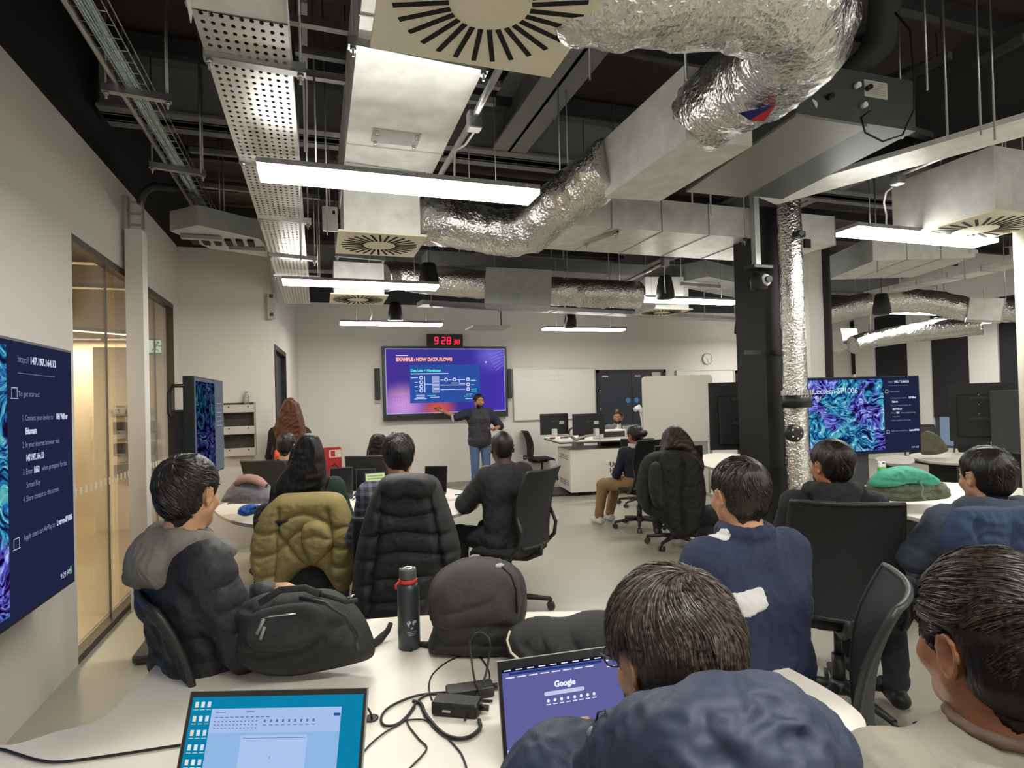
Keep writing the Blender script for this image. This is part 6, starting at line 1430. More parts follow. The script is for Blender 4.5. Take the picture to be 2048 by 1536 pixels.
# ------------------------------------------------------------------ jackets hung on chairs
M_olive = mat('olive_puffer_fabric', '#8a7a4a', .8, bump=(60, .2, .003), var=(8, .06))
t = thing('puffer_jacket', 'olive puffer jacket hung over a chair back', 'jacket', at(610, 1180, d=3.6))
inflate('jacket_body', [(545, 1002), (565, 988), (600, 985), (650, 983), (682, 988), (697, 1010), (708, 1048), (716, 1085), (714, 1125), (706, 1160), (690, 1182), (667, 1168), (650, 1140), (628, 1130), (600, 1142), (578, 1164), (556, 1186), (528, 1180), (510, 1150), (504, 1100), (512, 1055), (526, 1022)], 3.44, M_olive, t, .10, .05, .07, .006,
  seams=[[(570, 1015), (566, 1060), (562, 1120), (556, 1184)], [(664, 1015), (672, 1060), (670, 1120), (667, 1168)], [(568, 1046), (590, 1028), (615, 1021), (640, 1026), (668, 1042)], [(568, 1095), (600, 1060), (618, 1050)], [(566, 1060), (600, 1100), (620, 1125)], [(514, 1058), (540, 1062), (566, 1058)], [(506, 1102), (535, 1105), (562, 1100)], [(510, 1146), (535, 1148), (558, 1143)], [(674, 1052), (695, 1048), (711, 1052)], [(672, 1086), (695, 1090), (716, 1086)], [(671, 1122), (695, 1126), (714, 1120)], [(668, 1150), (690, 1154), (706, 1150)]], sw=.011, sa=.30, wr=.0025, wf=16)
inflate('jacket_hood', [(610, 1046), (628, 1038), (648, 1042), (662, 1056), (668, 1084), (660, 1104), (646, 1118), (634, 1130), (622, 1122), (612, 1104), (604, 1082), (604, 1062)], 3.36, M_olive, t, .06, .04, .05, .006, seams=[[(606, 1078), (635, 1066), (666, 1078)]], sw=.010, sa=.3, wr=.003, wf=14)
t = thing('puffer_coat', 'black puffer coat hung over a chair back in front of the plaid shirt', 'coat', at(815, 1230, d=3.05))
M_bpuf = mat('black_coat_fabric', '#1e1d1e', .62, bump=(50, .3, .004))
inflate('coat_body', [(752, 975), (770, 952), (800, 946), (850, 947), (876, 958), (890, 990), (905, 1032), (918, 1078), (922, 1112), (905, 1136), (882, 1140), (866, 1190), (850, 1240), (790, 1246), (725, 1236), (706, 1180), (709, 1120), (721, 1060), (737, 1008)], 2.9, M_bpuf, t, .11, .05, .10, .008,
  seams=[[(772, 985), (764, 1060), (752, 1140), (745, 1230)], [(862, 985), (878, 1060), (886, 1130)], [(766, 1020), (815, 1030), (872, 1020)], [(764, 1062), (815, 1056), (876, 1062)], [(760, 1102), (815, 1094), (882, 1100)], [(755, 1150), (815, 1146), (884, 1140)], [(750, 1195), (815, 1190), (866, 1188)], [(722, 1065), (762, 1068)], [(713, 1110), (757, 1114)], [(708, 1160), (752, 1162)], [(880, 1062), (912, 1058)], [(884, 1100), (920, 1096)]], sw=.011, sa=.28, wr=.003, wf=12)
inflate('coat_hood', [(768, 962), (795, 948), (850, 948), (872, 962), (868, 985), (845, 998), (815, 992), (790, 1000), (770, 985)], 2.8, M_bpuf, t, .06, .03, .04, .006, wr=.003)
t = thing('winter_coat', 'black coat with hanging sleeves on the chair of the woman with very long hair', 'coat', at(1340, 1070, d=5.75))
inflate('coat_body', [(1283, 922), (1300, 906), (1340, 900), (1382, 905), (1402, 930), (1412, 985), (1405, 1040), (1385, 1072), (1352, 1076), (1322, 1042), (1288, 1024), (1272, 985), (1275, 948)], 5.6, cloth('black_wool', '#191817'), t, .12, .05, .12, .012, seams=[[(1312, 915), (1300, 960), (1298, 1020)], [(1360, 910), (1358, 980), (1362, 1070)]], sw=.02, wr=.012)
inflate('coat_sleeve', [(1300, 930), (1318, 925), (1326, 960), (1330, 1010), (1318, 1018), (1304, 1005), (1296, 965)], 5.42, cloth('black_wool'), t, .06, .03, .05, .012, wr=.01)
t = thing('blue_jacket', 'deep blue jacket hung over the chair at the right edge', 'jacket', at(1970, 1100, d=2.12))
inflate('jacket_body', [(1884, 1062), (1892, 1035), (1908, 1018), (1940, 1012), (2010, 1014), (2075, 1018), (2085, 1120), (2050, 1200), (1960, 1200), (1905, 1140), (1885, 1095)], 2.1, mat('blue_twill', '#1d3050', .75, bump=(60, .3, .003)), t, .07, .03, .06, .007, seams=[[(1925, 1040), (1935, 1090), (1930, 1140)], [(2005, 1030), (1995, 1090), (2000, 1150)]], sw=.02, sa=.4, wr=.010)
# ------------------------------------------------------------------ bags and things on the foreground table
M_bag = mat('black_backpack_fabric', '#232323', .8, bump=(120, .5, .003))
M_bag2 = mat('grey_black_backpack_fabric', '#2e2c2c', .8, bump=(120, .5, .003))
TZ = .741
t = thing('backpack', 'black backpack lying on the foreground table, zip pulls at its left', 'backpack', at(615, 1335, z=TZ))
inflate('bag_body', [(478, 1232), (500, 1200), (540, 1184), (600, 1180), (662, 1178), (700, 1200), (728, 1232), (744, 1268), (750, 1296), (742, 1316), (700, 1330), (640, 1343), (580, 1352), (525, 1348), (490, 1328), (482, 1290), (488, 1262)], 1.78, M_bag, t, .15, .10, .14, .006, seams=[[(486, 1300), (560, 1310), (640, 1295), (700, 1250), (715, 1220)], [(500, 1215), (540, 1225), (600, 1210), (680, 1195)], [(560, 1352), (620, 1320), (690, 1290), (730, 1250)]], sw=.010, sa=.14, wr=.005, wf=7, lift=TZ, tilt=.35)
inflate('front_pocket', [(492, 1252), (505, 1228), (540, 1214), (590, 1206), (628, 1208), (650, 1232), (640, 1270), (600, 1296), (545, 1304), (505, 1296), (490, 1276)], 1.645, M_bag, t, .022, .05, .03, .005, wr=.003, wf=8, tilt=.35, lift=TZ)
MB().tube([at(600, 1196, d=1.60), at(650, 1206, d=1.575), at(690, 1232, d=1.58), at(712, 1270, d=1.60), at(716, 1300, d=1.63)], .0055, 6).build('piping', M_black, t)
MB().tube([at(520, 1206, d=1.62), at(560, 1180, d=1.63), at(610, 1176, d=1.63), at(640, 1188, d=1.62)], .010, 8).build('carry_handle', M_bag, t)
MB().tube([at(523, 1236, d=1.565), at(540, 1233, d=1.555), at(565, 1230, d=1.55), at(592, 1227, d=1.55)], .0022, 6).build('silver_zip', M_chrome, t)
for q in ((528, 1238, 514, 1268), (529, 1254, 521, 1278)): MB().tube([at(q[0], q[1], d=1.555), at((q[0]+q[2])/2, (q[1]+q[3])/2, d=1.55), at(q[2], q[3], d=1.555)], .0045, 6).build('zip_pull', mat('grey_cord', '#7d7d7a', .5), t)
MB().tube([at(640, 1188, d=1.62), at(670, 1196, d=1.61), at(694, 1204, d=1.62), at(712, 1200, d=1.66)], .007, 6).build('bag_strap', M_bag, t)
MB().tube([at(690, 1198, d=1.63), at(702, 1193, d=1.63), at(709, 1189, d=1.64)], .003, 6).build('bright_buckle', M_chrome, t)
MB().tube([at(742, 1292, z=TZ+.01), at(760, 1278, z=TZ+.012), at(775, 1262, z=TZ+.03), at(782, 1246, z=TZ+.05)], [.012, .014, .01, .008], 8).build('loose_strap', M_bag, t)
t = thing('backpack', 'dark grey backpack standing beside the bottle on the foreground table', 'backpack', at(955, 1295, z=TZ))
inflate('bag_body', [(860, 1172), (872, 1150), (892, 1132), (925, 1117), (965, 1114), (1012, 1122), (1040, 1142), (1052, 1172), (1054, 1215), (1048, 1255), (1054, 1298), (1010, 1306), (950, 1306), (890, 1300), (856, 1292), (866, 1252), (856, 1218)], 1.93, M_bag2, t, .14, .12, .12, .006, seams=[[(862, 1248), (900, 1262), (960, 1258), (1010, 1264), (1052, 1252)], [(862, 1195), (900, 1210), (960, 1200), (1000, 1195)], [(1000, 1140), (1025, 1180), (1040, 1230)]], sw=.014, sa=.16, wr=.004, wf=6, lift=TZ)
inflate('top_flap', [(862, 1178), (874, 1154), (894, 1136), (926, 1121), (966, 1118), (1008, 1126), (1034, 1144), (1045, 1172), (1046, 1205), (1036, 1236), (1000, 1246), (950, 1250), (905, 1252), (872, 1240), (862, 1212)], 1.90, mat('washed_black_canvas', '#383536', .85, bump=(100, .5, .003)), t, .135, .05, .09, .006, wr=.004, wf=6, seams=[[(868, 1205), (930, 1196), (985, 1176), (1010, 1150)]], sw=.008, sa=.10)
MB().tube([at(1000, 1130, d=1.78), at(1022, 1150, d=1.78), at(1032, 1180, d=1.79), at(1034, 1225, d=1.80)], .004, 6).build('side_zip', M_black, t)
MB().sphere(at(999, 1131, d=1.78), .012, 10, 8, (1.2, .5, .6)).build('small_logo_tab', mat('pale_tab', '#bdbab5', .4), t)
MB().tube([at(885, 1298, z=TZ+.006), at(860, 1290, z=TZ+.006), at(835, 1288, z=TZ+.006), at(820, 1300, z=TZ+.005)], [.012, .012, .010, .008], 8).build('loose_strap', M_bag2, t)
t = thing('jacket', 'black jacket with a pale zip heaped behind the right laptop', 'jacket', at(1120, 1330, z=TZ))
inflate('jacket_body', [(1012, 1286), (1020, 1258), (1045, 1244), (1080, 1236), (1130, 1238), (1175, 1225), (1225, 1226), (1262, 1250), (1268, 1310), (1240, 1345), (1150, 1350), (1060, 1340), (1022, 1318)], 1.72, M_bag, t, .12, .10, .09, .006, seams=[[(1075, 1240), (1090, 1275), (1080, 1310)], [(1130, 1240), (1150, 1280), (1200, 1290)], [(1050, 1270), (1110, 1300), (1190, 1310)]], sw=.014, sa=.25, wr=.007, wf=9, lift=TZ)
MB().tube([at(1020, 1262, d=1.66), at(1014, 1280, d=1.64), at(1022, 1305, d=1.62), at(1048, 1328, d=1.60)], .0035, 6).build('pale_zip', mat('zip_cream', '#cfc5a8', .4), t)
# bottle
bc = at(819, 1294, z=TZ); t = thing('water_bottle', 'dark grey steel bottle with red band and a white print on the foreground table', 'bottle', bc)
H_ = .262; R_ = .0365
MB().lathe(bc, [(R_-.002, 0), (R_, .004), (R_, .195), (R_-.004, .208), (.026, .216)], 36).build('bottle_body', mat('bottle_grey_paint', '#3b4144', .35, .3), t)
MB().lathe(bc, [(.029, .214), (.031, .216), (.031, .226), (.029, .228)], 32).build('red_band', mat('red_silicone', '#c23228', .5), t)
MB().tube([bc+V(-.03, -.01, .222), bc+V(-.042, -.014, .215), bc+V(-.041, -.015, .200)], .004, 8).build('band_tag', mat('red_silicone'), t)
MB().lathe(bc, [(.0275, .228), (.0285, .230), (.0285, .256), (.026, .2625)], 32).build('bottle_cap', mat('bottle_cap_grey', '#4a4d50', .4), t)
MB().lathe(bc, [(.023, .2625), (.023, .2635), (.006, .2636), (.006, .262)], 28).build('steel_disc', M_chrome, t)
def on_cyl(c, R, u, z): a = -PI/2+math.radians(8)+u/R; return c+V(math.cos(a)*R, math.sin(a)*R, z)
mb = MB(); rr = random.Random(5)
for blob in ([(-.017, .094), (-.010, .099), (-.003, .096), (-.006, .089), (-.010, .084), (-.008, .078), (-.013, .082), (-.016, .088)], [(.001, .094), (.006, .099), (.014, .098), (.018, .093), (.013, .088), (.008, .090), (.006, .082), (.002, .086)], [(-.004, .076), (.003, .078), (.001, .072), (-.003, .070)]):
    mb.add([on_cyl(bc, R_+.0004, u, z) for u, z in blob], [tuple(range(len(blob)))[::-1]])
for z, w_ in ((.062, .017), (.056, .014), (.051, .012)):
    n = 8; mb.add([on_cyl(bc, R_+.0004, -w_+2*w_*i/n, z) for i in range(n+1)]+[on_cyl(bc, R_+.0004, -w_+2*w_*i/n, z+.0016) for i in range(n+1)], [(i, i+1, n+2+i, n+1+i) for i in range(n)])
mb.build('globe_print', mat('pale_print', '#aeb4b4', .5), t)
# grommet, sticker
gp = at(742, 1437, z=TZ); t = thing('cable_grommet', 'round black cable grommet in the foreground table', 'grommet', gp)
MB().lathe(gp, [(.019, 0), (.019, .002), (.014, .0025)], 24).build('grommet_ring', M_black, t); MB().lathe(gp, [(.012, .0026), (.011, .0032)], 20).build('grommet_hole', mat('rear_black'), t)
sp_ = at(1494, 1301, z=TZ); t = thing('table_sticker', 'round red prohibition sticker on the foreground table edge', 'sticker', sp_)
fr = Fr(sp_-V(.04, 0, 0)+V(0, .04, 0), (1, 0, 0), (0, 1, 0), .08, .08); mb = MB(); fr.disc(mb, .5, .5, .038, .0006, 28); mb.build('sticker_paper', mat('sticker_white', '#dedad2', .5), t)
mb = MB(); fr.disc(mb, .5, .5, .038, .0012, 28, .031); fr.line(mb, .2, .25, .8, .75, .006, .0013); mb.build('red_ring', mat('sticker_red'), t)
mb = MB(); fr.rect(mb, .3, .5, .5, .68, .001); fr.line(mb, .55, .3, .62, .7, .004, .001); fr.line(mb, .68, .3, .66, .7, .006, .001); fr.line(mb, .28, .45, .5, .42, .005, .001); mb.build('food_pictogram', M_dgrey, t)
# cables
def cable(label, pts, r=.0032, z=None, m=None, name='power_cable'):
    P = [at(*p, z=z if z else TZ+r+.0005) if len(p) == 2 else p for p in [tuple(q) if not isinstance(q, np.ndarray) else q for q in pts]]
    o = []
    for i in range(len(P)-1):
        p0, p1, p2, p3 = P[max(i-1, 0)], P[i], P[i+1], P[min(i+2, len(P)-1)]
        for k in range(8): u = k/8; o.append(.5*((2*p1)+(-p0+p2)*u+(2*p0-5*p1+4*p2-p3)*u*u+(-p0+3*p1-3*p2+p3)*u**3))
    o.append(P[-1]); ob = MB().tube(o, r, 8).build(name, m or mat('cable_black', '#1a1917', .45)); tag(ob, label, 'cable'); return ob
cable('black cable running off the left edge of the table', [(-60, 1492), (0, 1498), (40, 1510), (80, 1521), (130, 1523), (250, 1507), (400, 1484)], .0034)
cable('short cable dropping into the table grommet', [at(700, 1400, z=TZ+.004), at(722, 1407, z=TZ+.02), at(738, 1420, z=TZ+.03), at(744, 1438, z=TZ+.002)], .003)
cable('black cable looping left of the power adapter', [(985, 1402), (930, 1398), (872, 1388), (830, 1392), (782, 1412), (763, 1433), (768, 1450), (792, 1449), (814, 1432), (834, 1404), (858, 1388), (900, 1384)], .0033)
cable('thick flat cable curving under the power adapter', [(826, 1402), (842, 1408), (852, 1430), (880, 1462), (908, 1476), (938, 1474), (960, 1456), (958, 1440)], .0048)
cable('thin cable crossing towards the bottom middle of the table', [(812, 1434), (818, 1452), (838, 1478), (853, 1498), (820, 1536), (800, 1556)], .0022)
cable('thin cable ending at the bottom edge between the laptops', [(812, 1440), (850, 1440), (880, 1460), (905, 1486), (924, 1510), (936, 1545)], .0022)
cable('thin cable sweeping down beside the left laptop', [(830, 1415), (808, 1442), (768, 1466), (732, 1498), (719, 1528), (740, 1560)], .0022)
cable('stiff cable standing up in a loop behind the adapter', [at(966, 1402, z=.752), at(950, 1362, d=1.60), at(943, 1318, d=1.64), at(940, 1282, d=1.66), at(958, 1265, d=1.67), at(979, 1280, d=1.66), at(977, 1320, d=1.64), at(968, 1360, d=1.6), at(950, 1400, z=.752), at(930, 1440, z=.748)], .0032)
cable('thin cable arching left of the upright loop', [(864, 1400), (858, 1372), (868, 1345), (905, 1318), (948, 1308), (972, 1330), (978, 1360), (946, 1385), (938, 1400)], .0022)
# power adapter
pb = (at(868, 1420, z=TZ)+at(962, 1430, z=TZ))/2+V(0, 0, .018); t = thing('power_adapter', 'black laptop power adapter tangled in cables', 'power adapter', pb-V(0, 0, .018))
d_ = at(962, 1432, z=TZ)-at(868, 1424, z=TZ); Rz = rotz(math.atan2(d_[1], d_[0]))
MB().rbox(pb, (.125, .055, .034), .008, Rz).build('adapter_body', M_black, t); MB().box(pb+Rz @ V(-.02, -.0285, -.002), (.022, .001, .006), Rz).build('rating_mark', mat('label_paper'), t)
MB().cyl(pb+Rz @ V(.062, 0, 0), pb+Rz @ V(.085, 0, 0), .008, n=10).build('cable_collar', M_black, t)
pb2 = at(940, 1392, z=TZ)+V(0, 0, .015); t = thing('power_adapter', 'second dark power brick lying behind the first, by the right laptop', 'power adapter', pb2-V(0, 0, .015))
MB().rbox(pb2, (.13, .05, .028), .006, rotz(-.1)).build('adapter_body', M_dgrey, t); MB().cyl(pb2+V(.065, 0, 0), pb2+V(.09, 0, 0), .007, n=10).build('cable_collar', M_black, t)
# ------------------------------------------------------------------ laptops
def laptop(HL, HR, TL, label, scr, bez=None, base=.23, keys=True, th=.006, lidm=None):
    U_ = HR-HL; w_ = np.linalg.norm(U_); U_ = U_/w_; W_ = TL-HL; W_ = W_-U_*(W_@U_); h_ = np.linalg.norm(W_); W_ = W_/h_
    t = thing('laptop', label, 'laptop', (HL+HR)/2); fr = Fr(HL+W_*h_, U_, W_, w_, h_)
    mb = MB(); fr.body(mb, th, -.001); lid = mb.build('lid', lidm or M_galvd, t)
    mb = MB(); fr.rect(mb, 0.004, .006, .996, .994, .0); mb.build('screen_bezel', bez or mat('bezel_dark', '#232221', .45), t)
    fwd = np.cross(U_, V(0, 0, 1)); fwd = fwd if fwd@(CP-HL) > 0 else -fwd; fwd = fwd*V(1, 1, 0); fwd /= np.linalg.norm(fwd)
    c = (HL+HR)/2+fwd*base/2; R = np.column_stack([U_*V(1, 1, 0)/np.linalg.norm(U_[:2]), -fwd, V(0, 0, 1)])
    MB().rbox(V(c[0], c[1], HL[2]-.006), (w_, base, .014), .01, R).build('keyboard_base', lidm or M_galvd, t)
    if keys:
        mb = MB()
        for r_ in range(5):
            for k in range(14): p = HL+U_*w_*(.05+.9*(k+.5)/14)+fwd*(.03+.019*r_); mb.box(V(p[0], p[1], HL[2]+.002), (w_*.055, .015, .003), R)
        o = mb.build('keyboard_keys', M_black, t)
    scr(fr, t, w_, h_); return t
def scr_browser(fr, t, w_, h_):
    s = Fr(fr.p(.03, .085, .0008), fr.U, fr.W, w_*.94, h_*.82); w2, h2 = s.w, s.h
    mb = MB(); s.rect(mb, 0, 0, 1, 1, .0); mb.build('browser_page', emat('browser_violet', '#60609c', 1.), t)
    mb = MB(); s.rect(mb, 0, 0, 1, .045, .0003); mb.build('tab_strip', emat('tab_dark', '#14142a', 1.), t)
    mb = MB(); s.rect(mb, .06, .055, .84, .085, .0004); mb.build('address_bar', emat('address_blue', '#1f3a7a', 1.), t)
    mb = MB(); r_ = random.Random(2)
    for i in range(9): s.line(mb, .02+i*.095, .022, .075+i*.095, .022, .0022, .0006)
    for i in range(8): s.line(mb, .03+i*.095, .112, .1+i*.095, .112, .0022, .0006)
    s.line(mb, .87, .07, .9, .07, .003, .0006); s.line(mb, .88, .15, .95, .15, .0022, .0006)
    for i in range(8): u = .36+i*.055; s.disc(mb, u, .455, .0035, .0006, 10); s.line(mb, u-.018, .50, u+.018, .50, .002, .0006)
    s.text(mb, 'Google', .42, .30, h2*.1, .0006, .0008); mb.build('page_lettering', emat('screen_white'), t)
    mb = MB(); s.rect(mb, .345, .345, .655, .395, .0005); s.disc(mb, .345, .37, h2*.025, .0005, 12); s.disc(mb, .655, .37, h2*.025, .0005, 12); mb.build('search_bar', emat('search_bar', '#c6c6ea', 1.), t)
    mb = MB(); s.rect(mb, 0, .955, 1, 1, .0005); mb.build('task_bar', emat('task_bar', '#b7b6f0', 1.), t)
    mb = MB()
    for i in range(7): s.disc(mb, .52+i*.04, .978, .0018, .0008, 6)
    mb.build('task_icons', emat('tab_dark'), t)
    mb = MB(); fr.text(mb, 'DELL', .5, .965, h_*.04, .001, .0004, 'CENTER'); mb.build('maker_mark', mat('pale_print'), t)
    mb = MB()
    for u in (.42, .5): fr.disc(mb, u, .035, .0015, .001, 8)
    mb.build('webcam_dots', M_black, t)
laptop(at(1008, 1531, z=.752), at(1266, 1484, z=.752), at(975, 1326, z=.957), 'grey laptop with a violet search page, in front of the person in navy puffer', scr_browser)
def scr_word(fr, t, w_, h_):
    s = Fr(fr.p(.025, .045, .0008), fr.U, fr.W, w_*.955, h_*.9); mb = MB(); s.rect(mb, 0, 0, 1, 1, 0); mb.build('desktop_wallpaper', emat('teal_wallpaper', '#0b7fa8', 1.), t)
    a, b, c, d = .125, .09, .88, .97
    mb = MB(); s.rect(mb, a, b, c, d, .0003); mb.build('document_window', emat('window_blue', '#8fb6e2', 1.), t)
    mb = MB(); s.rect(mb, a, b, c, .27, .0005); mb.build('window_ribbon', emat('ribbon_pale', '#a5bfea', 1.), t)
    mb = MB(); s.rect(mb, .32, .29, .70, d, .0005); mb.build('document_page', emat('page_pale', '#a9c3ec', 1.), t)
    mb = MB()
    for i in range(11): s.line(mb, .15+i*.03, .155, .17+i*.03, .155, .0014, .0008)
    for j in range(3):
        for i in range(12): s.line(mb, .15+i*.022, .185+j*.025, .16+i*.022, .185+j*.025, .0014, .0008)
    for i in range(9): s.rect(mb, .44+i*.035, .175, .452+i*.035, .195, .0008); s.line(mb, .437+i*.035, .215, .457+i*.035, .215, .0012, .0008)
    s.line(mb, .15, .118, .21, .118, .0014, .0008); s.line(mb, .33, .118, .38, .118, .0014, .0008); s.line(mb, .33, .31, .69, .31, .0008, .0008); s.line(mb, .5, .44, .5, .46, .001, .0008)
    mb.build('ribbon_icons', emat('ribbon_grey', '#5f7096', 1.), t)
    mb = MB(); s.rect(mb, .84, .135, .875, .155, .0009); mb.build('share_button', emat('share_blue', '#1d4f9a', 1.), t)
    cols = ('#e9e4c2', '#e7eef6', '#d9dfe8'); 
    for k, col in enumerate(cols):
        mb = MB()
        for r_ in range(7):
            if r_ == 6 and k == 2: continue
            u, v = .02+k*.037, .035+r_*.105; s.rect(mb, u, v, u+.02, v+.042, .0006); s.line(mb, u-.004, v+.06, u+.024, v+.06, .001, .0006)
        mb.build('desktop_icons', emat('icon_colour_%s' % 'abc'[k], col, .95), t)
    mb = MB(); s.rect(mb, .9, .62, .915, .66, .0006); mb.build('red_icon', emat('icon_red', '#d8404a', 1.), t)
laptop(at(322, 1700, d=1.025), at(712, 1700, d=1.0), at(368, 1382, d=1.13), 'laptop with a teal desktop and pale document window in the foreground', scr_word, base=.22)
def scr_dark(fr, t, w_, h_): mb = MB(); fr.rect(mb, .03, .04, .97, .95, .0008); mb.build('dark_screen', M_screenoff, t)
def scr_green(fr, t, w_, h_):
    mb = MB(); fr.rect(mb, .03, .04, .97, .95, .0008); mb.build('lit_page', emat('pale_yellow_page', '#cfd8a8', 1.), t)
    mb = MB()
    for i in range(9): fr.line(mb, .1, .12+i*.09, .85, .12+i*.09, .012, .002)
    mb.build('page_rows', emat('page_green', '#8fae6a', 1.), t)
for a, b_, c, lb, sc_ in (((660, 990, 4.0), (706, 987, 4.2), (654, 936, 4.3), 'open dark laptop right of the long-haired woman in green', scr_dark), ((712, 982, 4.6), (752, 980, 4.6), (708, 938, 4.9), 'dark laptop behind, between the two nearest seated people', scr_dark),
   ((734, 1008, 3.75), (775, 1004, 3.75), (728, 946, 3.9), 'laptop with a pale yellow green page, left of the plaid shirt', scr_green), ((848, 985, 4.2), (893, 985, 4.1), (835, 932, 4.4), 'dark laptop right of the plaid shirt', scr_dark)):
    HL = at(a[0], a[1], z=.753); HR = at(b_[0], b_[1], z=.753); TL = HL+V(0, 0, 1)*(at(c[0], c[1], d=1)-CP)[2]*0
    dL = np.linalg.norm((HL-CP)[:2]); q_ = at(c[0], c[1], d=float((HL-CP)@F0)+.06); laptop(HL, HR, q_, lb, sc_, keys=False, lidm=M_dgrey)
# ------------------------------------------------------------------ on the middle table
t = thing('backpack', 'pink and grey backpack lying on the table behind the person in black puffer', 'backpack', at(505, 1000, z=.742))
inflate('bag_body', [(448, 1004), (455, 982), (468, 964), (486, 954), (508, 952), (528, 960), (546, 978), (566, 994), (560, 1004), (505, 1008)], 4.45, mat('grey_mesh_bag', '#77737a', .8), t, .12, .1, .1, .01, wr=.01, lift=.742)
inflate('pink_top', [(466, 968), (480, 952), (500, 948), (524, 955), (540, 976), (520, 972), (495, 966), (476, 972)], 4.36, mat('dusty_pink_fabric', '#a97f74', .8), t, .06, .03, .05, .01, wr=.008)
t = thing('snack_packet', 'crumpled blue and white packet on the table edge', 'packet', at(500, 1022, z=.742)); inflate('packet_body', [(476, 1026), (480, 1014), (500, 1008), (520, 1010), (518, 1022), (500, 1031), (485, 1032)], 3.95, mat('blue_packet', '#3a68b8', .4), t, .03, .02, .03, .006, wr=.02, wf=16, lift=.742)
t = thing('small_bag', 'small black bag on the table beside the olive jacket', 'bag', at(535, 1035, z=.742)); inflate('bag_body', [(508, 1042), (512, 1018), (528, 1006), (550, 1008), (560, 1030), (552, 1048), (525, 1050)], 3.85, M_bag, t, .06, .05, .05, .008, wr=.01, lift=.742)
pp = at(915, 992, z=.742); t = thing('paper_sheets', 'white paper sheets and a pen on the table before the person with crossed arms', 'paper', pp)
MB().box(pp+V(0, 0, .002), (.26, .2, .003), rotz(.25)).build('top_sheet', mat('paper_white', '#dddad6', .6), t); MB().box(pp+V(-.12, -.1, .001), (.25, .18, .002), rotz(.1)).build('lower_sheet', mat('paper_pinkish', '#d3bfae', .6), t)
MB().tube([pp+V(-.02, .02, .008), pp+V(.11, .03, .008)], .004, 6).build('pen', M_black, t)
cable('thin black cable crossing the middle table at the left', [at(455, 1008, z=.746), at(490, 1000, z=.746), at(530, 1005, z=.746), at(560, 995, z=.746)], .004, z=.746)
cable('black cables beside the yellow green laptop page', [at(705, 1000, z=.746), at(725, 985, z=.746), at(735, 1000, z=.746), at(715, 1012, z=.746), at(745, 1018, z=.746)], .004, z=.746)
# ------------------------------------------------------------------ right table
t = thing('backpack', 'green and grey backpack lying on the right-hand table', 'backpack', at(1812, 998, z=.742))
inflate('bag_body', [(1733, 992), (1738, 966), (1752, 950), (1800, 944), (1850, 948), (1880, 962), (1890, 984), (1884, 996), (1850, 1002), (1795, 1003), (1755, 999)], 4.05, mat('grey_green_fabric', '#5f6656', .8, bump=(60, .4, .004)), t, .14, .1, .12, .009, seams=[[(1740, 980), (1790, 984), (1850, 978)]], sw=.02, sa=.3, wr=.018, wf=7, lift=.742)
inflate('green_top', [(1742, 972), (1752, 950), (1770, 938), (1805, 931), (1840, 938), (1868, 952), (1872, 966), (1850, 972), (1815, 968), (1780, 974)], 3.95, mat('sea_green_fabric', '#3f9c82', .7, bump=(60, .4, .004)), t, .09, .08, .06, .008, seams=[[(1750, 956), (1790, 962), (1850, 956)]], sw=.016, sa=.35, wr=.012, wf=9, lift=.742)
MB().tube([at(1838, 962, d=3.88), at(1846, 975, d=3.87), at(1842, 990, d=3.87), at(1852, 1000, d=3.9)], .006, 6).build('carabiner_strap', mat('grey_cord'), t)
bq = at(1764, 966, z=.742); t = thing('drink_bottle', 'white and bright green bottle standing behind the green backpack', 'bottle', bq)
MB().rbox(bq+V(0, 0, .07), (.075, .04, .14), .018).build('green_body', mat('bright_green', '#3fae3a', .4), t); MB().rbox(bq+V(0, 0, .165), (.075, .04, .055), .018).build('white_top', M_whitep, t); MB().rbox(bq+V(0, -.0205, .178), (.03, .004, .012), .004).build('handle_slot', M_dgrey, t)
t = thing('khaki_bag', 'khaki grey bag on a chair beyond the colourful screen', 'bag', at(1865, 900, d=7.0)); inflate('bag_body', [(1842, 908), (1843, 880), (1850, 862), (1870, 866), (1884, 884), (1893, 900), (1880, 908)], 6.9, mat('khaki_grey', '#5c5a48', .8), t, .12, .1, .1, .015, wr=.02)
# bag on the floor
t = thing('backpack', 'black backpack on the floor beside the black coat', 'backpack', at(1422, 1088, z=0)); inflate('bag_body', [(1392, 1088), (1391, 1045), (1399, 1018), (1422, 1008), (1446, 1015), (1456, 1040), (1457, 1088), (1425, 1094)], 5.75, M_bag, t, .14, .12, .12, .012, seams=[[(1396, 1050), (1425, 1045), (1455, 1052)]], sw=.02, wr=.01, lift=.0)
# ------------------------------------------------------------------ lectern desk
c1 = at(1142, 986, z=.06); c0 = at(1106, 972, z=.06); c2 = at(1330, 976, z=.06)
ux = (c2-c1); Lx = np.linalg.norm(ux); ux /= Lx; uy = (c0-c1); uy -= ux*(uy@ux); Ly = np.linalg.norm(uy); uy /= Ly; Ly = max(Ly, .5)
def LP(a, b, z): return c1*V(1, 1, 0)+ux*a+uy*b+V(0, 0, z)
RL = np.column_stack([ux, uy, V(0, 0, 1)])
t = thing('lectern_desk', 'white lectern desk with a vented cabinet and black lettering on its front', 'desk', LP(Lx/2, Ly/2, 0))
MB().rbox(LP(Lx/2, Ly/2, .40), (Lx, Ly, .68), .015, RL).build('cabinet', M_white, t)
MB().rbox(LP(Lx/2-.02, Ly/2+.05, .885), (Lx+.35, Ly+.35, .028), .03, RL).build('desktop', mat('desk_top_white', '#d6d3ca', .4), t)
MB().box(LP(Lx/2-.02, Ly/2+.05, .862), (Lx+.34, Ly+.34, .016), RL).build('desktop_edge', M_dgrey, t)
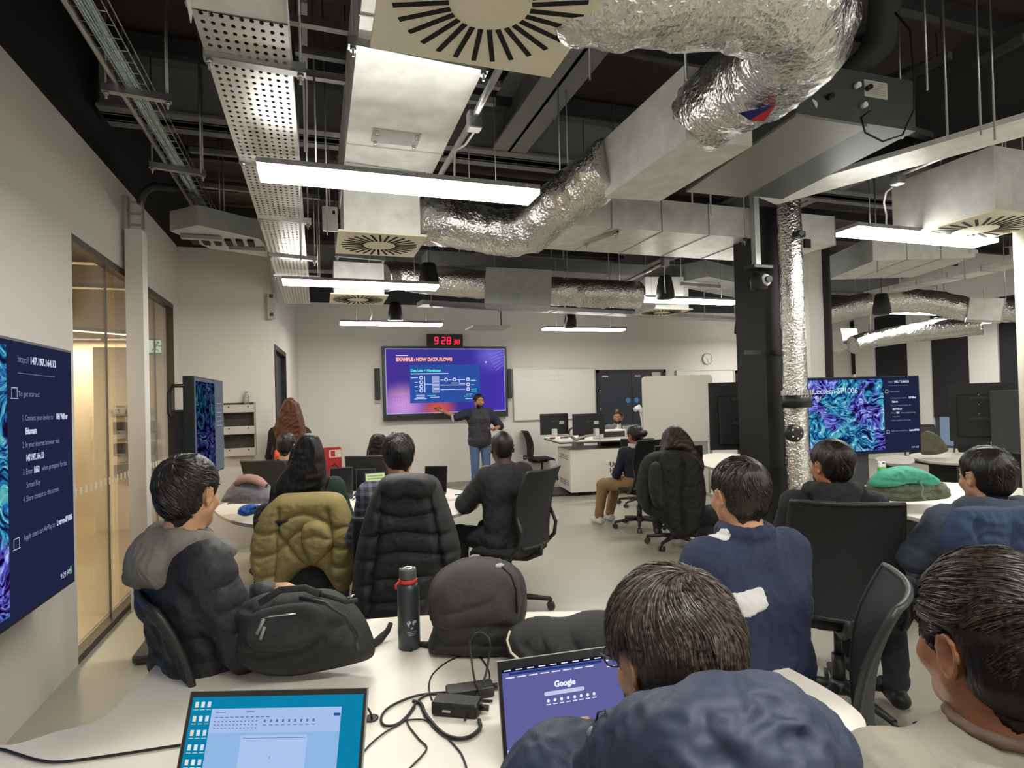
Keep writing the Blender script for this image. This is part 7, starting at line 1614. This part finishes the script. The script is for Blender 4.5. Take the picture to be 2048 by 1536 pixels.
for k, a in enumerate((.25, Lx-.25)): MB().box(LP(a, Ly/2, .79), (.12, .3, .16), RL).build('lift_column', M_whitep, t)
for z in (.16, .19, .22, .58, .61, .64): MB().box(LP(-.002, Ly/2, z), (.006, Ly*.65, .008), RL).build('air_vent', M_dgrey, t)
for a in (.12, Lx-.12, Lx/2): MB().sphere(LP(a, .08, .03), .03, 10, 8, (1, .5, 1)).build('caster', M_dgrey, t)
MB().rbox(LP(-.05, Ly*.6, .02), (.9, .8, .025), .1, RL).build('floor_plate', M_dgrey, t)
fl = Fr(LP(0, -.004, .74), ux, (0, 0, 1), Lx, .68); mb = MB(); fl.text(mb, 'University of', .41, .42, .105, .003, .003); fl.text(mb, 'Hertfordshire', .41, .56, .105, .003, .003); mb.build('front_lettering', mat('black_print', '#111111', .6), t)
for k, (x0, x1) in enumerate(((1078, 1139), (1142, 1213))):
    a_ = at(x0, 828, d=9.1); b_ = at(x1, 868, d=9.1); t = thing('monitor', ['left of the two black monitors seen from behind on the lectern', 'right of the two black monitors seen from behind on the lectern'][k], 'monitor', ((a_+b_)/2*V(1, 1, 0))+V(0, 0, .9))
    c_ = (a_+b_)/2; MB().rbox(c_, (np.linalg.norm((b_-a_)[:2]), .03, a_[2]-b_[2]), .005).build('monitor_casing', M_black, t)
    MB().box(c_+V(0, -.02, .12), (.42, .006, .02)).build('vent_strip', mat('rear_black'), t); MB().box(c_+V(.12, -.02, .02), (.08, .006, .05)).build('asset_label', mat('label_paper'), t)
    mb = MB(); ff = Fr(c_+V(-.07, -.021, .07), (1, 0, 0), (0, 0, 1), .2, .05); 
    for i in range(5): ff.line(mb, .1+i*.12, .5, .18+i*.12, .5, .02, .002)
    mb.build('maker_mark', mat('faint_mark', '#4a4a4a', .5), t)
    MB().rbox(c_+V((-.02, .1)[k], -.05, -.13), (.07, .08, .11), .01).build('arm_head', M_whitep, t); MB().tube([c_+V((-.02, .1)[k], -.05, -.16), c_+V((.25, -.2)[k], -.08, -.2), c_+V((.36, -.3)[k], -.05, -.26), V(*(c_+V((.36, -.3)[k], -.05, 0))[:2], .9)], .02, 10).build('monitor_arm', mat('grey_box'), t)
q_ = at(1150, 879, z=.9); t = thing('headphones', 'black headset lying by the monitor arms on the lectern', 'headset', q_)
MB().tube([q_+V(math.cos(a)*.10, math.sin(a)*.03, .10+math.sin(a)*.09) for a in np.linspace(0, 2*PI, 20)], .014, 8).build('headband', M_black, t); MB().rbox(q_+V(.12, 0, .06), (.1, .06, .12), .02).build('ear_cup', M_black, t)
q_ = at(1225, 877, z=.9); t = thing('document_reader', 'white control box with a dark slot on the lectern desk', 'equipment box', q_)
MB().rbox(q_+V(0, .1, .07), (.5, .25, .14), .02).build('box_body', M_whitep, t); MB().box(q_+V(.02, -.027, .07), (.38, .006, .09)).build('dark_slot', M_dgrey, t)
q_ = at(1288, 878, z=.9); t = thing('document_camera', 'white document camera arm standing at the right end of the lectern', 'document camera', q_)
MB().tube([q_, q_+V(-.0, 0, .25), q_+V(-.02, 0, .42), q_+V(-.08, 0, .50), q_+V(-.15, 0, .46)], [.035, .035, .04, .045, .04], 12).build('camera_arm', M_whitep, t); MB().rbox(q_+V(0, 0, .01), (.2, .15, .02), .03).build('camera_base', M_whitep, t)
q_ = at(1105, 878, z=.9); t = thing('small_red_object', 'small red and black item at the left end of the lectern', 'small item', q_); MB().rbox(q_+V(0, 0, .015), (.09, .05, .03), .01).build('red_part', mat('dull_red', '#8a3a34', .5), t); MB().rbox(q_+V(.22, .02, .012), (.14, .05, .024), .01).build('black_part', M_black, t)
HL = at(1266, 876, d=9.6); HR = at(1250, 876, d=9.6); HL[2] = HR[2] = .905; U_ = HR-HL
t = thing('laptop', 'pale laptop lid seen from behind before the person in grey blazer', 'laptop', (HL+HR)/2); q_ = (HL+HR)/2
MB().rbox(q_+V(0.02, 0, .10), (.26, .01, .17), .01).build('lid', mat('pale_lid', '#bab5ab', .5), t); MB().rbox(q_+V(.02, .12, .008), (.32, .22, .014), .01).build('keyboard_base', M_galvd, t)
# ------------------------------------------------------------------ shelves, extinguisher, sockets
a_ = at(446, 806, y=YS-.02); b_ = at(512, 906, y=YS-.02)
t = thing('wall_shelf_rack', 'metal leaflet rack with three pale lips on the alcove wall', 'shelf', ((a_[0]+b_[0])/2, YS-.06, b_[2])); w_ = b_[0]-a_[0]; cx = (a_[0]+b_[0])/2; hh_ = a_[2]-b_[2]
MB().box((cx, YS-.01, (a_[2]+b_[2])/2), (w_, .015, hh_)).build('back_panel', mat('brown_mesh_panel', '#3b3532', .8, bump=(200, .5)), t)
for k in range(3):
    z = a_[2]-hh_*(.08+k*.42); MB().box((cx, YS-.09, z-.02), (w_, .006, hh_*.15)).build('shelf_lip', mat('shelf_cream', '#b9b5a8', .5), t); MB().box((cx, YS-.05, z-hh_*.09-.01), (w_, .09, .006)).build('shelf_tray', mat('shelf_cream'), t)
    for s in (-1, 1): MB().cyl((cx+s*w_*.3, YS-.094, z), (cx+s*w_*.3, YS-.1, z), .008, n=8).build('lip_stud', M_dgrey, t)
for s in (-1, 1): MB().box((cx+s*w_/2, YS-.05, (a_[2]+b_[2])/2), (.012, .09, hh_)).build('rack_side', mat('grey_box'), t)
q_ = V(at(493, 806, y=YS-.05)[0], YS-.05, a_[2]-hh_*.08+.02); t = thing('plastic_bottle', 'clear plastic bottle on top of the leaflet rack', 'bottle', q_); MB().lathe(q_, [(.028, 0), (.03, .01), (.03, .09), (.012, .125), (.012, .14)], 16).build('bottle_body', mat('clear_plastic', '#c9cfd2', .1, trans=.8), t); MB().lathe(q_, [(.014, .135), (.014, .155)], 12).build('bottle_cap', mat('grey_box'), t)
a_ = at(643, 896, y=YB-.1); b_ = at(683, 896, y=YB-.1); cx = (a_[0]+b_[0])/2; t = thing('extinguisher_stand', 'red fire extinguisher stand with a white sign against the back wall', 'fire extinguisher stand', (cx, YB-.1, 0))
MB().rbox((cx, YB-.06, a_[2]/2), (b_[0]-a_[0], a_[2], .03), .04, rotx(PI/2)).build('stand_back', mat('fire_red', '#b02128', .45), t); MB().rbox((cx, YB-.2, .03), (b_[0]-a_[0], .3, .06), .04).build('stand_base', mat('fire_red'), t)
MB().box((cx+.06, YB-.078, a_[2]-.11), (.2, .004, .13)).build('sign_plate', mat('sign_cream', '#d9cdb4', .5), t); MB().box((cx+.02, YB-.081, a_[2]-.11), (.07, .003, .1)).build('sign_red_square', mat('fire_red'), t)
MB().lathe((cx, YB-.2, .06), [(.07, 0), (.075, .02), (.075, .38), (.04, .44), (.02, .46)], 18).build('extinguisher', mat('fire_red'), t); MB().tube([(cx, YB-.2, .52), (cx+.04, YB-.2, .56), (cx+.1, YB-.2, .5), (cx+.1, YB-.22, .3)], .012, 8).build('hose', M_black, t)
for x in (1042, 1050): q_ = at(x, 915, y=YB-.005); t = thing('wall_socket', ['white wall socket plate near the lectern chair', 'black wall socket plate near the lectern chair'][x == 1050], 'socket', q_); MB().rbox(q_, (.07, .08, .01), .005, rotx(PI/2)).build('socket_plate', [M_whitep, M_black][x == 1050], t); MB().box(q_-V(0, .006, 0), (.03, .002, .02)).build('socket_insert', [mat('grey_box'), M_whitep][x == 1050], t)
# orange garment at the far left
t = thing('hi_vis_vest', 'orange high visibility vest hanging at the left of the women', 'vest', at(558, 950, d=6.0)); inflate('vest_body', [(549, 905), (556, 898), (563, 912), (568, 935), (566, 958), (551, 958)], 5.95, mat('hi_vis_orange', '#e0552a', .6), t, .05, .03, .04, .01, wr=.01); MB().box(at(557, 935, d=5.88), (.06, .01, .03)).build('reflective_band', mat('reflective_grey', '#b9b9b2', .4), t)
# beyond the glass: hook rail with yellow bag
q_ = at(262, 822, y=8.85); t = thing('coat_hook_rail', 'hook rail and shelf with dark slots beyond the glass partition', 'hook rail', q_)
MB().box(q_, (.5, .03, .07)).build('rail_board', mat('grey_box'), t)
for i in range(6): MB().tube([q_+V(-.2+i*.08, -.02, 0), q_+V(-.2+i*.08, -.07, -.03), q_+V(-.2+i*.08, -.07, .02)], .006, 6).build('coat_hook', M_dgrey, t)
for k in range(3): MB().box(q_+V(.04, -.02, -.22-k*.28), (.46, .08, .16)).build('dark_shelf_bay', mat('brown_mesh_panel'), t)
t = thing('yellow_bag', 'mustard yellow bag hanging from the hook rail beyond the glass', 'bag', at(262, 880, y=8.7)); inflate('bag_body', [(250, 848), (262, 840), (272, 850), (272, 876), (262, 884), (250, 884)], 8.0, mat('mustard_fabric', '#b58a2c', .7), t, .06, .04, .06, .015, wr=.01)
